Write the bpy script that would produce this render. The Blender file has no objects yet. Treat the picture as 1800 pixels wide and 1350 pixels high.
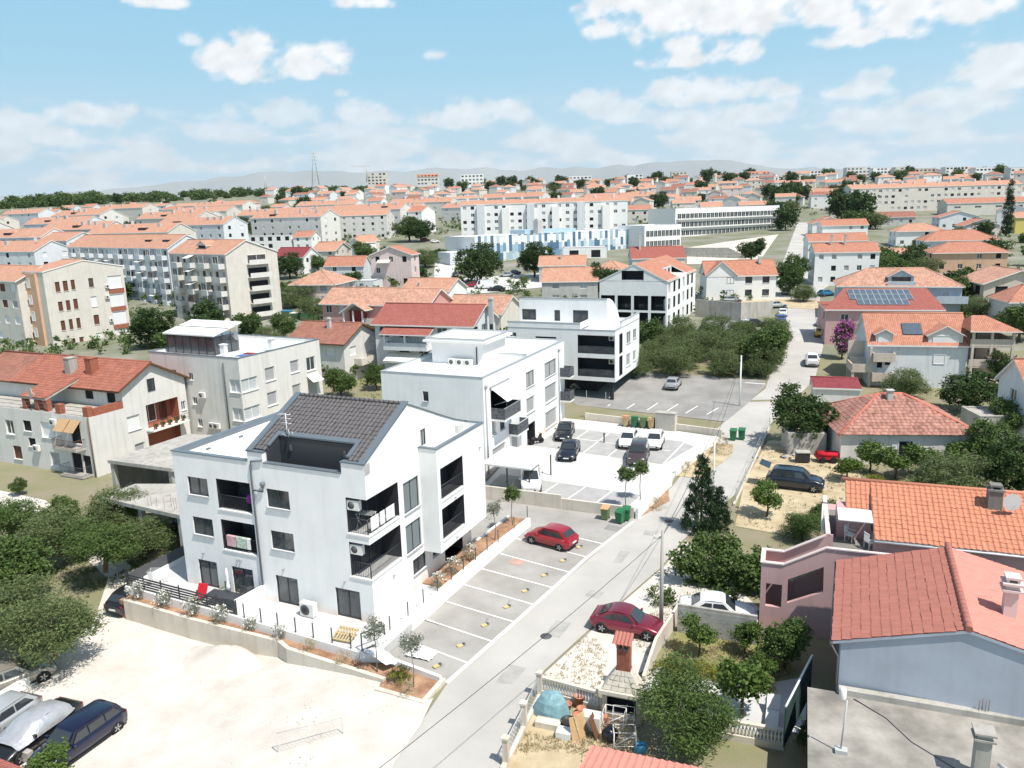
import bpy, bmesh, math, random
from mathutils import Vector, Matrix, noise as mnoise
random.seed(11)
R_ = math.radians
sc = bpy.context.scene
COL = sc.collection
# ---------------------------------------------------------------- camera
H_CAM = 24.2
cam = bpy.data.cameras.new('camera'); cam.sensor_width = 36.0; cam.lens = 36.0*1370/1800
cam.clip_start = 0.5; cam.clip_end = 60000
camo = bpy.data.objects.new('camera', cam); COL.objects.link(camo); sc.camera = camo
_p, _r = R_(12.54), R_(-1.64)
_f = Vector((0, math.cos(_p), -math.sin(_p))); _x = Vector((1, 0, 0)); _u = _x.cross(_f)
_x2 = math.cos(_r)*_x + math.sin(_r)*_u; _u2 = -math.sin(_r)*_x + math.cos(_r)*_u
camo.matrix_world = Matrix(((_x2.x, _u2.x, -_f.x, 0), (_x2.y, _u2.y, -_f.y, 0), (_x2.z, _u2.z, -_f.z, H_CAM), (0, 0, 0, 1)))
# ---------------------------------------------------------------- light
SUN_AZ, SUN_EL = -45.0, 60.0      # azimuth counter-clockwise from +X, elevation
sd = Vector((math.cos(R_(SUN_AZ))*math.cos(R_(SUN_EL)), math.sin(R_(SUN_AZ))*math.cos(R_(SUN_EL)), math.sin(R_(SUN_EL))))
sun = bpy.data.lights.new('sun', 'SUN'); sun.energy = 4.6; sun.angle = R_(0.53); sun.color = (1, .955, .88)
suno = bpy.data.objects.new('sun', sun); COL.objects.link(suno); suno.location = (60, -60, 120)
suno.rotation_euler = (-sd).to_track_quat('-Z', 'Y').to_euler()
W_ = bpy.data.worlds.new('World'); sc.world = W_; W_.use_nodes = True
nt = W_.node_tree; nt.nodes.clear()
def nd(tree, typ, **kw):
    x = tree.nodes.new(typ)
    for k, v in kw.items():
        if k.startswith('i_'):
            s = x.inputs[int(k[2:])] if k[2:].isdigit() else x.inputs[k[2:].replace('_', ' ')]
            if hasattr(v, 'is_output') or isinstance(v, bpy.types.NodeSocket): tree.links.new(v, s)
            else: s.default_value = v
        else: setattr(x, k, v)
    return x
def mth(tree, op, a, b=0.0, c=None):
    x = nd(tree, 'ShaderNodeMath', operation=op, i_0=a, i_1=b)
    if c is not None: x.inputs[2].default_value = c
    return x.outputs[0]
sky = nd(nt, 'ShaderNodeTexSky'); sky.sky_type = 'NISHITA'; sky.sun_disc = False
sky.sun_elevation = R_(SUN_EL); sky.sun_rotation = math.atan2(sd.x, sd.y)
sky.altitude = 30; sky.air_density = 1.0; sky.dust_density = 0.6; sky.ozone_density = 1.6
tn = nd(nt, 'ShaderNodeMix', data_type='RGBA', blend_type='MULTIPLY', i_0=1.0, i_6=sky.outputs[0], i_7=(1.12, 1.0, .88, 1))
bg = nd(nt, 'ShaderNodeBackground', i_Color=tn.outputs[2], i_Strength=.13)
nd(nt, 'ShaderNodeOutputWorld', i_0=bg.outputs[0])
sc.view_settings.view_transform = 'Standard'; sc.view_settings.look = 'None'
sc.view_settings.exposure = 0.34; sc.view_settings.gamma = 1.0; sc.view_settings.use_curve_mapping = False
sc.render.engine = 'CYCLES'; sc.cycles.use_denoising = True; sc.cycles.max_bounces = 5; sc.cycles.diffuse_bounces = 3
sc.cycles.glossy_bounces = 2; sc.cycles.transmission_bounces = 2; sc.cycles.transparent_max_bounces = 6
# ---------------------------------------------------------------- sky with cumulus, a dome 25 km out
CLOUDS = [(-18.28,9.93,2.08,1.56,1), (-18.73,10.69,1.04,0.94,1), (-16.84,10.24,1.88,1.88,1), (-17.46,9.37,1.46,1.04,1), (-14.33,10.02,2.71,1.56,1), (-14.01,9.43,1.88,0.83,1), (-11.72,10.16,1.88,1.25,1), (-20.3,11.12,0.92,0.5,0.75), (-4.59,10.43,0.96,0.42,0.7), (-11.13,8.11,0.62,0.29,0.5), (8.03,13.1,3.12,1.88,1), (6.89,11.73,1.25,1.04,1), (11.43,12.32,4.17,2.29,1), (15.46,12.18,4.58,2.08,1), (18.98,12.35,3.54,1.67,1), (12.21,10.22,1.88,1.25,1), (11.85,9.54,2.5,0.71,1), (15.18,9.77,2.08,1.04,1), (22.74,11.48,3.12,1.67,1), (25.96,11.26,3.96,1.67,1), (22.5,10.05,2.5,0.83,1), (26.05,10.09,1.46,0.73,1), (29.01,11.03,2.92,1.25,1), (-22.31,13.25,2.29,0.54,1), (-9.2,13.76,2.29,0.71,1), (31.11,7.08,3.12,2.5,0.85), (29.45,5.96,3.33,1.46,0.75), (23.37,6.81,2.5,0.94,0.8), (24.3,7.74,1.25,0.58,0.6), (13.02,7.34,4.79,1.25,0.85), (17.08,7.34,3.12,0.83,0.8), (15.68,5.75,6.25,1.04,0.75), (6.88,6.73,2.92,1.46,0.75), (23.8,5.24,3.54,1.25,0.75), (-2.25,6.46,4.79,1.25,0.75), (-9.68,6.94,2.5,1.04,0.7), (-15.37,6.58,3.33,1.25,0.6), (-26.7,6.42,3.12,1.04,0.75), (-28.41,5.21,2.92,0.83,0.75), (-30.72,5.82,1.88,1.25,0.7)]
def sky_at(az, el):
    t = min(1, max(0, el/16.0)); g_ = [(0, (.72,.85,.92)), (.3, (.55,.76,.88)), (.6, (.37,.65,.83)), (1, (.27,.57,.79)), (2.5, (.2,.47,.70))]
    tt = max(0, el/16.0); c = g_[-1][1]
    for (a, ca), (b, cb) in zip(g_, g_[1:]):
        if a <= tt < b: k = (tt-a)/(b-a); c = tuple(ca[q]+(cb[q]-ca[q])*k for q in range(3)); break
    f = mnoise.fractal(Vector((az*.5, el*.75, 0)), .8, 2.1, 7); m_ = 0; rel = 0
    for a, e, ra, re, s_ in CLOUDS:
        da, de = (az-a)/(ra*.92), (el-e)/(re*.92)
        if de < 0: de *= 1.35
        d = da*da+de*de
        if d < 2.6:
            v = sst(-.28, .75, (1-d)+f*1.0)*s_
            if v > m_: m_ = v
            rel = max(rel, (1-d)*s_)
    lowb = sst(8.2, 4.2, el)
    if lowb > 0:
        f2 = mnoise.fractal(Vector((az*.17+7, el*.62, 3)), .9, 2.1, 6); m_ = max(m_, .74*sst(.12, .55, f2*.9+.34*lowb)*lowb**.5)
    hi = sst(14, 20, el)
    if hi > 0:
        f2 = mnoise.fractal(Vector((az*.12+3, el*.2, 8)), .9, 2.1, 6); m_ = max(m_, .9*hi*sst(.25, .75, f2))
    sh = mnoise.fractal(Vector((az*.75+.4, el*1.2-.55, 5)), .9, 2.1, 5)
    br = .91+.09*max(-1, min(1, sh*1.4))+.02*min(1, rel)
    br = max(br, .8)
    w_ = (br*.985, br*1.0, br*1.012); return tuple((c[q]*(1-m_)+w_[q]*m_)/1.23*SKYK for q in range(3))
SKYK = 1.06
def sky_dome():
    az = [-180+6*k for k in range(24)]+[-38+.17*k for k in range(448)]+[38.4+6*k for k in range(24)]+[180]
    el = [-6,-2,-.5]+[.2+.17*k for k in range(104)]+[18.2,19.5,21,23,26,30,34,38]; R = 25000; v = []; colr = []
    for e in el:
        for a in az:
            ce = math.cos(R_(e)); v.append((R*ce*math.sin(R_(a)), R*ce*math.cos(R_(a)), R*math.sin(R_(e)))); q = sky_at(a, max(e, .1)); colr += [*q, 1-sst(26, 38, e)]
    n_ = len(az); f = [(j*n_+i, (j+1)*n_+i, (j+1)*n_+i+1, j*n_+i+1) for j in range(len(el)-1) for i in range(n_-1)]
    me = bpy.data.meshes.new('sky'); me.from_pydata(v, [], f); at_ = me.color_attributes.new('Sky', 'FLOAT_COLOR', 'POINT'); at_.data.foreach_set('color', colr)
    me.polygons.foreach_set('use_smooth', [True]*len(f))
    m = bpy.data.materials.new('sky_light'); m.use_nodes = True; t = m.node_tree; t.nodes.clear(); m.cycles.emission_sampling = 'NONE'
    vc = nd(t, 'ShaderNodeVertexColor', layer_name='Sky'); em = nd(t, 'ShaderNodeEmission', i_0=vc.outputs[0]); mx = nd(t, 'ShaderNodeMixShader', i_0=vc.outputs[1], i_1=nd(t, 'ShaderNodeBsdfTransparent').outputs[0], i_2=em.outputs[0]); nd(t, 'ShaderNodeOutputMaterial', i_0=mx.outputs[0])
    me.materials.append(m); o = bpy.data.objects.new('sky', me); COL.objects.link(o); o['kind'] = 'structure'
# ---------------------------------------------------------------- materials
MAT = {}
def M(name, col, rough=.85, var=.12, scale=1.2, streak=0, bump=0, bscale=20, metal=0, spec=.3, col2=None, isl=0, trans=0, alpha=None, coat=0, scol=None, splash=0):
    """procedural material: base colour broken up by world-space noise, optional rain streaks, fine bump, per-leaf variation"""
    m = bpy.data.materials.new(name); m.use_nodes = True; t = m.node_tree; b = t.nodes['Principled BSDF']
    b.inputs['Roughness'].default_value = rough; b.inputs['Metallic'].default_value = metal; b.inputs['Specular IOR Level'].default_value = spec
    if coat: b.inputs['Coat Weight'].default_value = coat
    c = (*col, 1)
    if var or col2 or isl:
        tc = nd(t, 'ShaderNodeNewGeometry')
        nz = nd(t, 'ShaderNodeTexNoise', i_Vector=tc.outputs['Position'], i_Scale=scale, i_Detail=5.0, i_Roughness=.6)
        lo = tuple(x*(1-var) for x in col); hi = tuple(min(1, x*(1+var)) for x in col) if col2 is None else col2
        fac = nd(t, 'ShaderNodeMapRange', i_0=nz.outputs[0], i_1=.3, i_2=.7).outputs[0]
        if isl: fac = nd(t, 'ShaderNodeMix', i_0=isl, i_2=fac, i_3=mth(t, 'FRACT', mth(t, 'ADD', tc.outputs['Random Per Island'], nd(t, 'ShaderNodeObjectInfo').outputs['Random']))).outputs[0]
        out = nd(t, 'ShaderNodeMix', data_type='RGBA', i_0=fac, i_6=(*lo, 1), i_7=(*hi, 1)).outputs[2]
        if streak:
            mp = nd(t, 'ShaderNodeMapping', i_Vector=tc.outputs['Position'], i_Scale=(1.6, 1.6, .12))
            n2 = nd(t, 'ShaderNodeTexNoise', i_Vector=mp.outputs[0], i_Scale=1.3, i_Detail=4.0)
            f2 = nd(t, 'ShaderNodeMapRange', i_0=n2.outputs[0], i_1=.5, i_2=.75, i_4=streak).outputs[0]
            out = nd(t, 'ShaderNodeMix', data_type='RGBA', i_0=f2, i_6=out, i_7=(*(scol or (.33*col[0], .3*col[1], .26*col[2])), 1)).outputs[2]
        if splash:                                        # red earth washed up against the foot of the wall
            zz_ = nd(t, 'ShaderNodeSeparateXYZ', i_0=tc.outputs['Position']).outputs[2]
            f3_ = nd(t, 'ShaderNodeMapRange', i_0=mth(t, 'ADD', zz_, mth(t, 'MULTIPLY', nz.outputs[0], 1.6)), i_1=1.0, i_2=2.0, i_3=splash, i_4=0.0).outputs[0]
            out = nd(t, 'ShaderNodeMix', data_type='RGBA', i_0=f3_, i_6=out, i_7=(.62, .42, .31, 1)).outputs[2]
        t.links.new(out, b.inputs['Base Color'])
        if bump:
            nb = nd(t, 'ShaderNodeTexNoise', i_Vector=tc.outputs['Position'], i_Scale=bscale, i_Detail=4.0)
            bp = nd(t, 'ShaderNodeBump', i_Strength=bump, i_Distance=.05, i_Height=nb.outputs[0])
            t.links.new(bp.outputs[0], b.inputs['Normal'])
    else: b.inputs['Base Color'].default_value = c
    if trans:
        tr = nd(t, 'ShaderNodeBsdfTranslucent'); 
        t.links.new(b.inputs['Base Color'].links[0].from_socket, tr.inputs[0])
        mx = nd(t, 'ShaderNodeMixShader', i_0=trans, i_1=b.outputs[0], i_2=tr.outputs[0])
        t.links.new(mx.outputs[0], t.nodes['Material Output'].inputs[0])
    if alpha is not None: b.inputs['Alpha'].default_value = alpha
    MAT[name] = m; return m
def TILE(name, ca, cb, cc, cu=.24, cv=.38, bump=.8, dirt=.35):
    """tiled roof: courses and pans from the roof's own UV (metres), tile to tile colour differences, lichen"""
    m = bpy.data.materials.new(name); m.use_nodes = True; t = m.node_tree; b = t.nodes['Principled BSDF']
    b.inputs['Roughness'].default_value = .85; b.inputs['Specular IOR Level'].default_value = .2
    uv = nd(t, 'ShaderNodeUVMap'); s = nd(t, 'ShaderNodeSeparateXYZ', i_0=uv.outputs[0])
    u = mth(t, 'DIVIDE', s.outputs[0], cu); v = mth(t, 'DIVIDE', s.outputs[1], cv)
    cell = nd(t, 'ShaderNodeCombineXYZ', i_0=mth(t, 'FLOOR', u), i_1=mth(t, 'FLOOR', v))
    wn = nd(t, 'ShaderNodeTexWhiteNoise', i_0=cell.outputs[0]); wn.noise_dimensions = '2D'
    geo_ = nd(t, 'ShaderNodeNewGeometry')
    nz = nd(t, 'ShaderNodeTexNoise', i_Vector=geo_.outputs['Position'], i_Scale=.7, i_Detail=6.0, i_Roughness=.65)
    c1 = nd(t, 'ShaderNodeMix', data_type='RGBA', i_0=wn.outputs[0], i_6=(*ca, 1), i_7=(*cb, 1)).outputs[2]
    f2 = nd(t, 'ShaderNodeMapRange', i_0=nz.outputs[0], i_1=.48, i_2=.72, i_4=dirt).outputs[0]
    c2 = nd(t, 'ShaderNodeMix', data_type='RGBA', i_0=f2, i_6=c1, i_7=(*cc, 1)).outputs[2]
    t.links.new(c2, b.inputs['Base Color'])
    hu = mth(t, 'ABSOLUTE', mth(t, 'SINE', mth(t, 'MULTIPLY', u, math.pi)))
    hv = mth(t, 'SUBTRACT', 1.0, mth(t, 'FRACT', v))
    hh = mth(t, 'ADD', mth(t, 'MULTIPLY', hu, .05), mth(t, 'MULTIPLY', hv, .05))
    bp = nd(t, 'ShaderNodeBump', i_Strength=bump, i_Distance=1.0, i_Height=hh)
    t.links.new(bp.outputs[0], b.inputs['Normal']); MAT[name] = m; return m
# ---------------------------------------------------------------- mesh builder
class MB:
    def __init__(s): s.v = []; s.f = []; s.m = []; s.uv = {}; s.sm = set()
    def face(s, pts, m=0, uv=None, smooth=False):
        i = len(s.v); s.v += [tuple(p) for p in pts]; s.f.append(tuple(range(i, i+len(pts)))); s.m.append(m)
        if uv: s.uv[len(s.f)-1] = uv
        if smooth: s.sm.add(len(s.f)-1)
        return s
    def box(s, x0, x1, y0, y1, z0, z1, m=0):
        if x0 > x1: x0, x1 = x1, x0
        if y0 > y1: y0, y1 = y1, y0
        i = len(s.v)
        s.v += [(x0,y0,z0),(x1,y0,z0),(x1,y1,z0),(x0,y1,z0),(x0,y0,z1),(x1,y0,z1),(x1,y1,z1),(x0,y1,z1)]
        for q in ((0,3,2,1),(4,5,6,7),(0,1,5,4),(1,2,6,5),(2,3,7,6),(3,0,4,7)): s.f.append(tuple(i+k for k in q)); s.m.append(m)
        return s
    def prism(s, pts, z0, z1, m=0, mt=None):
        """vertical prism over a CCW polygon; z0, z1 number or per-vertex list"""
        n = len(pts); a = z0 if isinstance(z0, (list, tuple)) else [z0]*n; b = z1 if isinstance(z1, (list, tuple)) else [z1]*n
        i = len(s.v); s.v += [(p[0], p[1], a[k]) for k, p in enumerate(pts)] + [(p[0], p[1], b[k]) for k, p in enumerate(pts)]
        s.f.append(tuple(i+k for k in reversed(range(n)))); s.m.append(m)
        s.f.append(tuple(i+n+k for k in range(n))); s.m.append(m if mt is None else mt)
        for k in range(n):
            j = (k+1) % n; s.f.append((i+k, i+j, i+n+j, i+n+k)); s.m.append(m)
        return s
    def extr(s, pts, vec, m=0):
        """closed solid: planar polygon swept along vec"""
        n = len(pts); vec = Vector(vec); i = len(s.v)
        s.v += [tuple(p) for p in pts] + [tuple(Vector(p)+vec) for p in pts]
        s.f.append(tuple(i+k for k in range(n))); s.m.append(m); s.f.append(tuple(i+n+k for k in reversed(range(n)))); s.m.append(m)
        for k in range(n):
            j = (k+1) % n; s.f.append((i+j, i+k, i+n+k, i+n+j)); s.m.append(m)
        return s
    def ring(s, rings, m=0, cap=True, smooth=True, closed=True):
        """loft through rings of equal point count"""
        i = len(s.v); n = len(rings[0])
        for r in rings: s.v += [tuple(p) for p in r]
        for a in range(len(rings)-1):
            for k in range(n if closed else n-1):
                j = (k+1) % n
                if smooth: s.sm.add(len(s.f))
                s.f.append((i+a*n+k, i+a*n+j, i+(a+1)*n+j, i+(a+1)*n+k)); s.m.append(m)
        if cap:
            s.f.append(tuple(i+k for k in reversed(range(n)))); s.m.append(m)
            s.f.append(tuple(i+(len(rings)-1)*n+k for k in range(n))); s.m.append(m)
        return s
    def tube(s, path, r, n=6, m=0, r1=None):
        rings = []; P = [Vector(p) for p in path]; r1 = r if r1 is None else r1
        for k, p in enumerate(P):
            d = (P[min(k+1, len(P)-1)]-P[max(k-1, 0)]).normalized()
            a = d.cross(Vector((0, 0, 1)) if abs(d.z) < .9 else Vector((1, 0, 0))).normalized(); b = d.cross(a)
            rr = r+(r1-r)*k/max(1, len(P)-1)
            rings.append([p+a*rr*math.cos(t)-b*rr*math.sin(t) for t in (2*math.pi*q/n for q in range(n))])
        return s.ring(rings[::-1], m)
    def lathe(s, cx, cy, prof, n=10, m=0):
        return s.ring([[(cx+r*math.cos(2*math.pi*q/n), cy+r*math.sin(2*math.pi*q/n), z) for q in range(n)] for r, z in prof], m)
    def mesh(s, name, mats):
        me = bpy.data.meshes.new(name); me.from_pydata(s.v, [], s.f)
        if not isinstance(mats, (list, tuple)): mats = [mats]
        for x in mats: me.materials.append(MAT[x])
        me.polygons.foreach_set('material_index', s.m)
        if s.sm: me.polygons.foreach_set('use_smooth', [k in s.sm for k in range(len(s.f))])
        if s.uv:
            ul = me.uv_layers.new(name='UVMap')
            for k, uvs in s.uv.items():
                p = me.polygons[k]
                for q, li in enumerate(p.loop_indices): ul.data[li].uv = uvs[q]
        me.update(); return me
    def build(s, name, mats, parent=None, loc=(0, 0, 0), rz=0): return put(name, s.mesh(name, mats), parent, loc, rz)
def put(name, me, parent=None, loc=(0, 0, 0), rz=0):
    o = bpy.data.objects.new(name, me); COL.objects.link(o); o.location = loc
    if rz: o.rotation_euler = (0, 0, rz)
    if parent: o.parent = parent
    return o
def tag(o, label, cat, group=None):
    o['label'] = label; o['category'] = cat
    if group: o['group'] = group
    return o
def struct(o): o['kind'] = 'structure'; return o
def stuff(o): o['kind'] = 'stuff'; return o
def T(name, label, cat, loc, yaw=0, group=None):
    """an Empty at a thing's base; yaw in degrees"""
    o = bpy.data.objects.new(name, None); COL.objects.link(o); o.empty_display_size = .2
    o.location = loc; o.rotation_euler = (0, 0, R_(yaw)); return tag(o, label, cat, group)
def dup(o, loc=None, yaw=None, label=None, group=None, scale=None, parent=None):
    c = o.copy(); COL.objects.link(c); c.parent = parent
    if loc is not None: c.location = loc
    if yaw is not None: c.rotation_euler = (0, 0, R_(yaw))
    if label: c['label'] = label
    if group: c['group'] = group
    if scale: c.scale = scale if isinstance(scale, (tuple, list)) else (scale,)*3
    for ch in o.children: dup(ch, parent=c)
    return c
# the street grid's own frame: origin at the front corner of the white house, u along its front, v along the street
_NA = Vector((-8.506, 42.044, 0)); _c, _s = math.cos(R_(-24.5)), math.sin(R_(-24.5))
def L(u, v, z=0): return (_NA.x+u*_c-v*_s, _NA.y+u*_s+v*_c, z)
def _noop(): pass
def uvof(x, y): dx, dy = x-_NA.x, y-_NA.y; return dx*_c+dy*_s, -dx*_s+dy*_c
NY = -24.5
def sst(a, b, x):
    t = min(1, max(0, (x-a)/(b-a))); return t*t*(3-2*t)
_TP = [(0,0),(95,0),(130,2.2),(180,3.6),(290,10),(400,15.5),(600,28),(900,49),(1400,58),(6000,30)]
def ter(x, y):
    """terrain height: flat near the street, a low rise towards the skyline, the gravel lot a metre lower"""
    r = y
    z = 0
    for (a, za), (b, zb) in zip(_TP, _TP[1:]):
        if r >= a: z = za+(zb-za)*min(1, (r-a)/(b-a))
    u, v = uvof(x, y)
    return z - 1.25*sst(4.5, -9, u)*sst(9, -1, v)
# ---------------------------------------------------------------- walls and windows
def wallface(mb, o, ax, L_, z0, z1, ops=(), m=0, top=None):
    """one wall face with real openings; o start (x,y), ax direction; ops (u0,z0,u1,z1,depth,reveal material)"""
    n = (ax[1], -ax[0])
    P = lambda u, z, d=0: (o[0]+ax[0]*u-n[0]*d, o[1]+ax[1]*u-n[1]*d, z)
    us = sorted({0, L_} | {min(L_, max(0, q)) for p in ops for q in (p[0], p[2])}); zs = sorted({z0, z1} | {min(z1, max(z0, q)) for p in ops for q in (p[1], p[3])})
    for a, b in zip(us, us[1:]):
        for c, d in zip(zs, zs[1:]):
            mu, mz = (a+b)/2, (c+d)/2
            if any(p[0] < mu < p[2] and p[1] < mz < p[3] for p in ops): continue
            mb.face([P(a, c), P(b, c), P(b, d), P(a, d)], m)
    for p in ops:
        u0, a, u1, b, dp = p[:5]; mr = p[5] if len(p) > 5 else m
        mb.face([P(u0, a), P(u1, a), P(u1, a, dp), P(u0, a, dp)], mr); mb.face([P(u1, b), P(u0, b), P(u0, b, dp), P(u1, b, dp)], mr)
        mb.face([P(u0, b), P(u0, a), P(u0, a, dp), P(u0, b, dp)], mr); mb.face([P(u1, a), P(u1, b), P(u1, b, dp), P(u1, a, dp)], mr)
        if len(p) > 6: mb.face([P(u0, a, dp), P(u1, a, dp), P(u1, b, dp), P(u0, b, dp)], p[6])
    if top: mb.face([P(u, z) for u, z in top], m)
_wc = {}
WSTY = {  # frame material, pane material, mullions, frame width
 'd': ('anthracite', 'glass_dark', 1, .06), 'w': ('white_frame', 'glass_dark', 1, .07), 's': ('white_frame', 'shutter_white', 0, .06),
 'g': ('anthracite', 'shutter_grey', 1, .05), 'b': ('brown_wood', 'shutter_brown', 1, .05), 'l': ('white_frame', 'shutter_grey', 0, .06),
 'e': ('anthracite', 'shutter_slate', 1, .05), 'k': ('anthracite', 'opening', 0, .03), 'c': ('white_frame', 'curtain', 1, .07), 'r': ('brown_wood', 'glass_dark', 2, .06)}
def wmesh(w, h, sty, lod):
    k = (round(w, 2), round(h, 2), sty, lod)
    if k in _wc: return _wc[k]
    fm, pm, nm, fw = WSTY[sty]
    f = MB(); p = MB(); fw = min(fw, w/5)
    for a in ((0, w, 0, fw), (0, w, h-fw, h), (0, fw, fw, h-fw), (w-fw, w, fw, h-fw)): f.box(a[0], a[1], -.02, .05, a[2], a[3])
    for q in range(nm):
        x = w*(q+1)/(nm+1); f.box(x-fw*.45, x+fw*.45, -.015, .045, fw, h-fw)
    if 'shutter' in pm and not lod:                      # roller shutter: slats are real ribs
        k_ = max(3, int(h/.16)); dz = (h-2*fw)/k_
        for q in range(k_):
            z = fw+q*dz; p.face([(fw, .022, z), (w-fw, .022, z), (w-fw, .03, z+dz*.8), (fw, .03, z+dz*.8)]); p.face([(fw, .03, z+dz*.8), (w-fw, .03, z+dz*.8), (w-fw, .022, z+dz), (fw, .022, z+dz)])
    else: p.face([(fw*.5, .03, fw*.5), (w-fw*.5, .03, fw*.5), (w-fw*.5, .03, h-fw*.5), (fw*.5, .03, h-fw*.5)])
    if lod:
        off = len(f.v); f.v += p.v; f.f += [tuple(i+off for i in q) for q in p.f]; f.m += [1]*len(p.f)
        r = (f.mesh('window', [fm, pm]), None)
    else: r = (f.mesh('window', fm), p.mesh('pane', pm))
    _wc[k] = r; return r
_sc = {}
def window(parent, o, ax, u0, z0, u1, z1, sty='w', dep=.14, lod=False, sill=None, name='window'):
    """window in the opening: frame, pane and (near ones) sill; local -y is outwards"""
    n = (ax[1], -ax[0]); fr, pa = wmesh(u1-u0, z1-z0, sty, lod)
    w = put(name, fr, parent, (o[0]+ax[0]*u0-n[0]*(dep-.03), o[1]+ax[1]*u0-n[1]*(dep-.03), z0), math.atan2(ax[1], ax[0]))
    if pa: put('pane', pa, w)
    if sill:
        k = (round(u1-u0, 2), sill, dep)
        if k not in _sc: _sc[k] = MB().box(-.05, u1-u0+.05, -dep-.07, .0, -.05, -.002).mesh('sill', sill)
        put('sill', _sc[k], w)
    return w
FACES = {'F': lambda xa, xb, d: ((xa, 0), (1, 0), xb-xa, lambda c: c-xa), 'R': lambda xa, xb, d: ((xb, 0), (0, 1), d, lambda c: c),
         'B': lambda xa, xb, d: ((xb, d), (-1, 0), xb-xa, lambda c: xb-c), 'L': lambda xa, xb, d: ((xa, d), (0, -1), d, lambda c: d-c)}
def slab(mb, q, th, m=0, mu=1):
    """roof slab: q four top corners (eave l, eave r, ridge r, ridge l) with UV in metres"""
    q = [Vector(p) for p in q]; e = (q[1]-q[0]); e.normalize(); up = (q[3]-q[0]); up -= e*up.dot(e); up.normalize()
    uv = [((p-q[0]).dot(e), (p-q[0]).dot(up)) for p in q]; nrm = e.cross(up)
    mb.face(q, m, uv); lo = [p-Vector((0, 0, th)) for p in q]; mb.face(lo[::-1], mu)
    for k in range(len(q)):
        j = (k+1) % len(q); mb.face([lo[k], lo[j], q[j], q[k]], mu)
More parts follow.
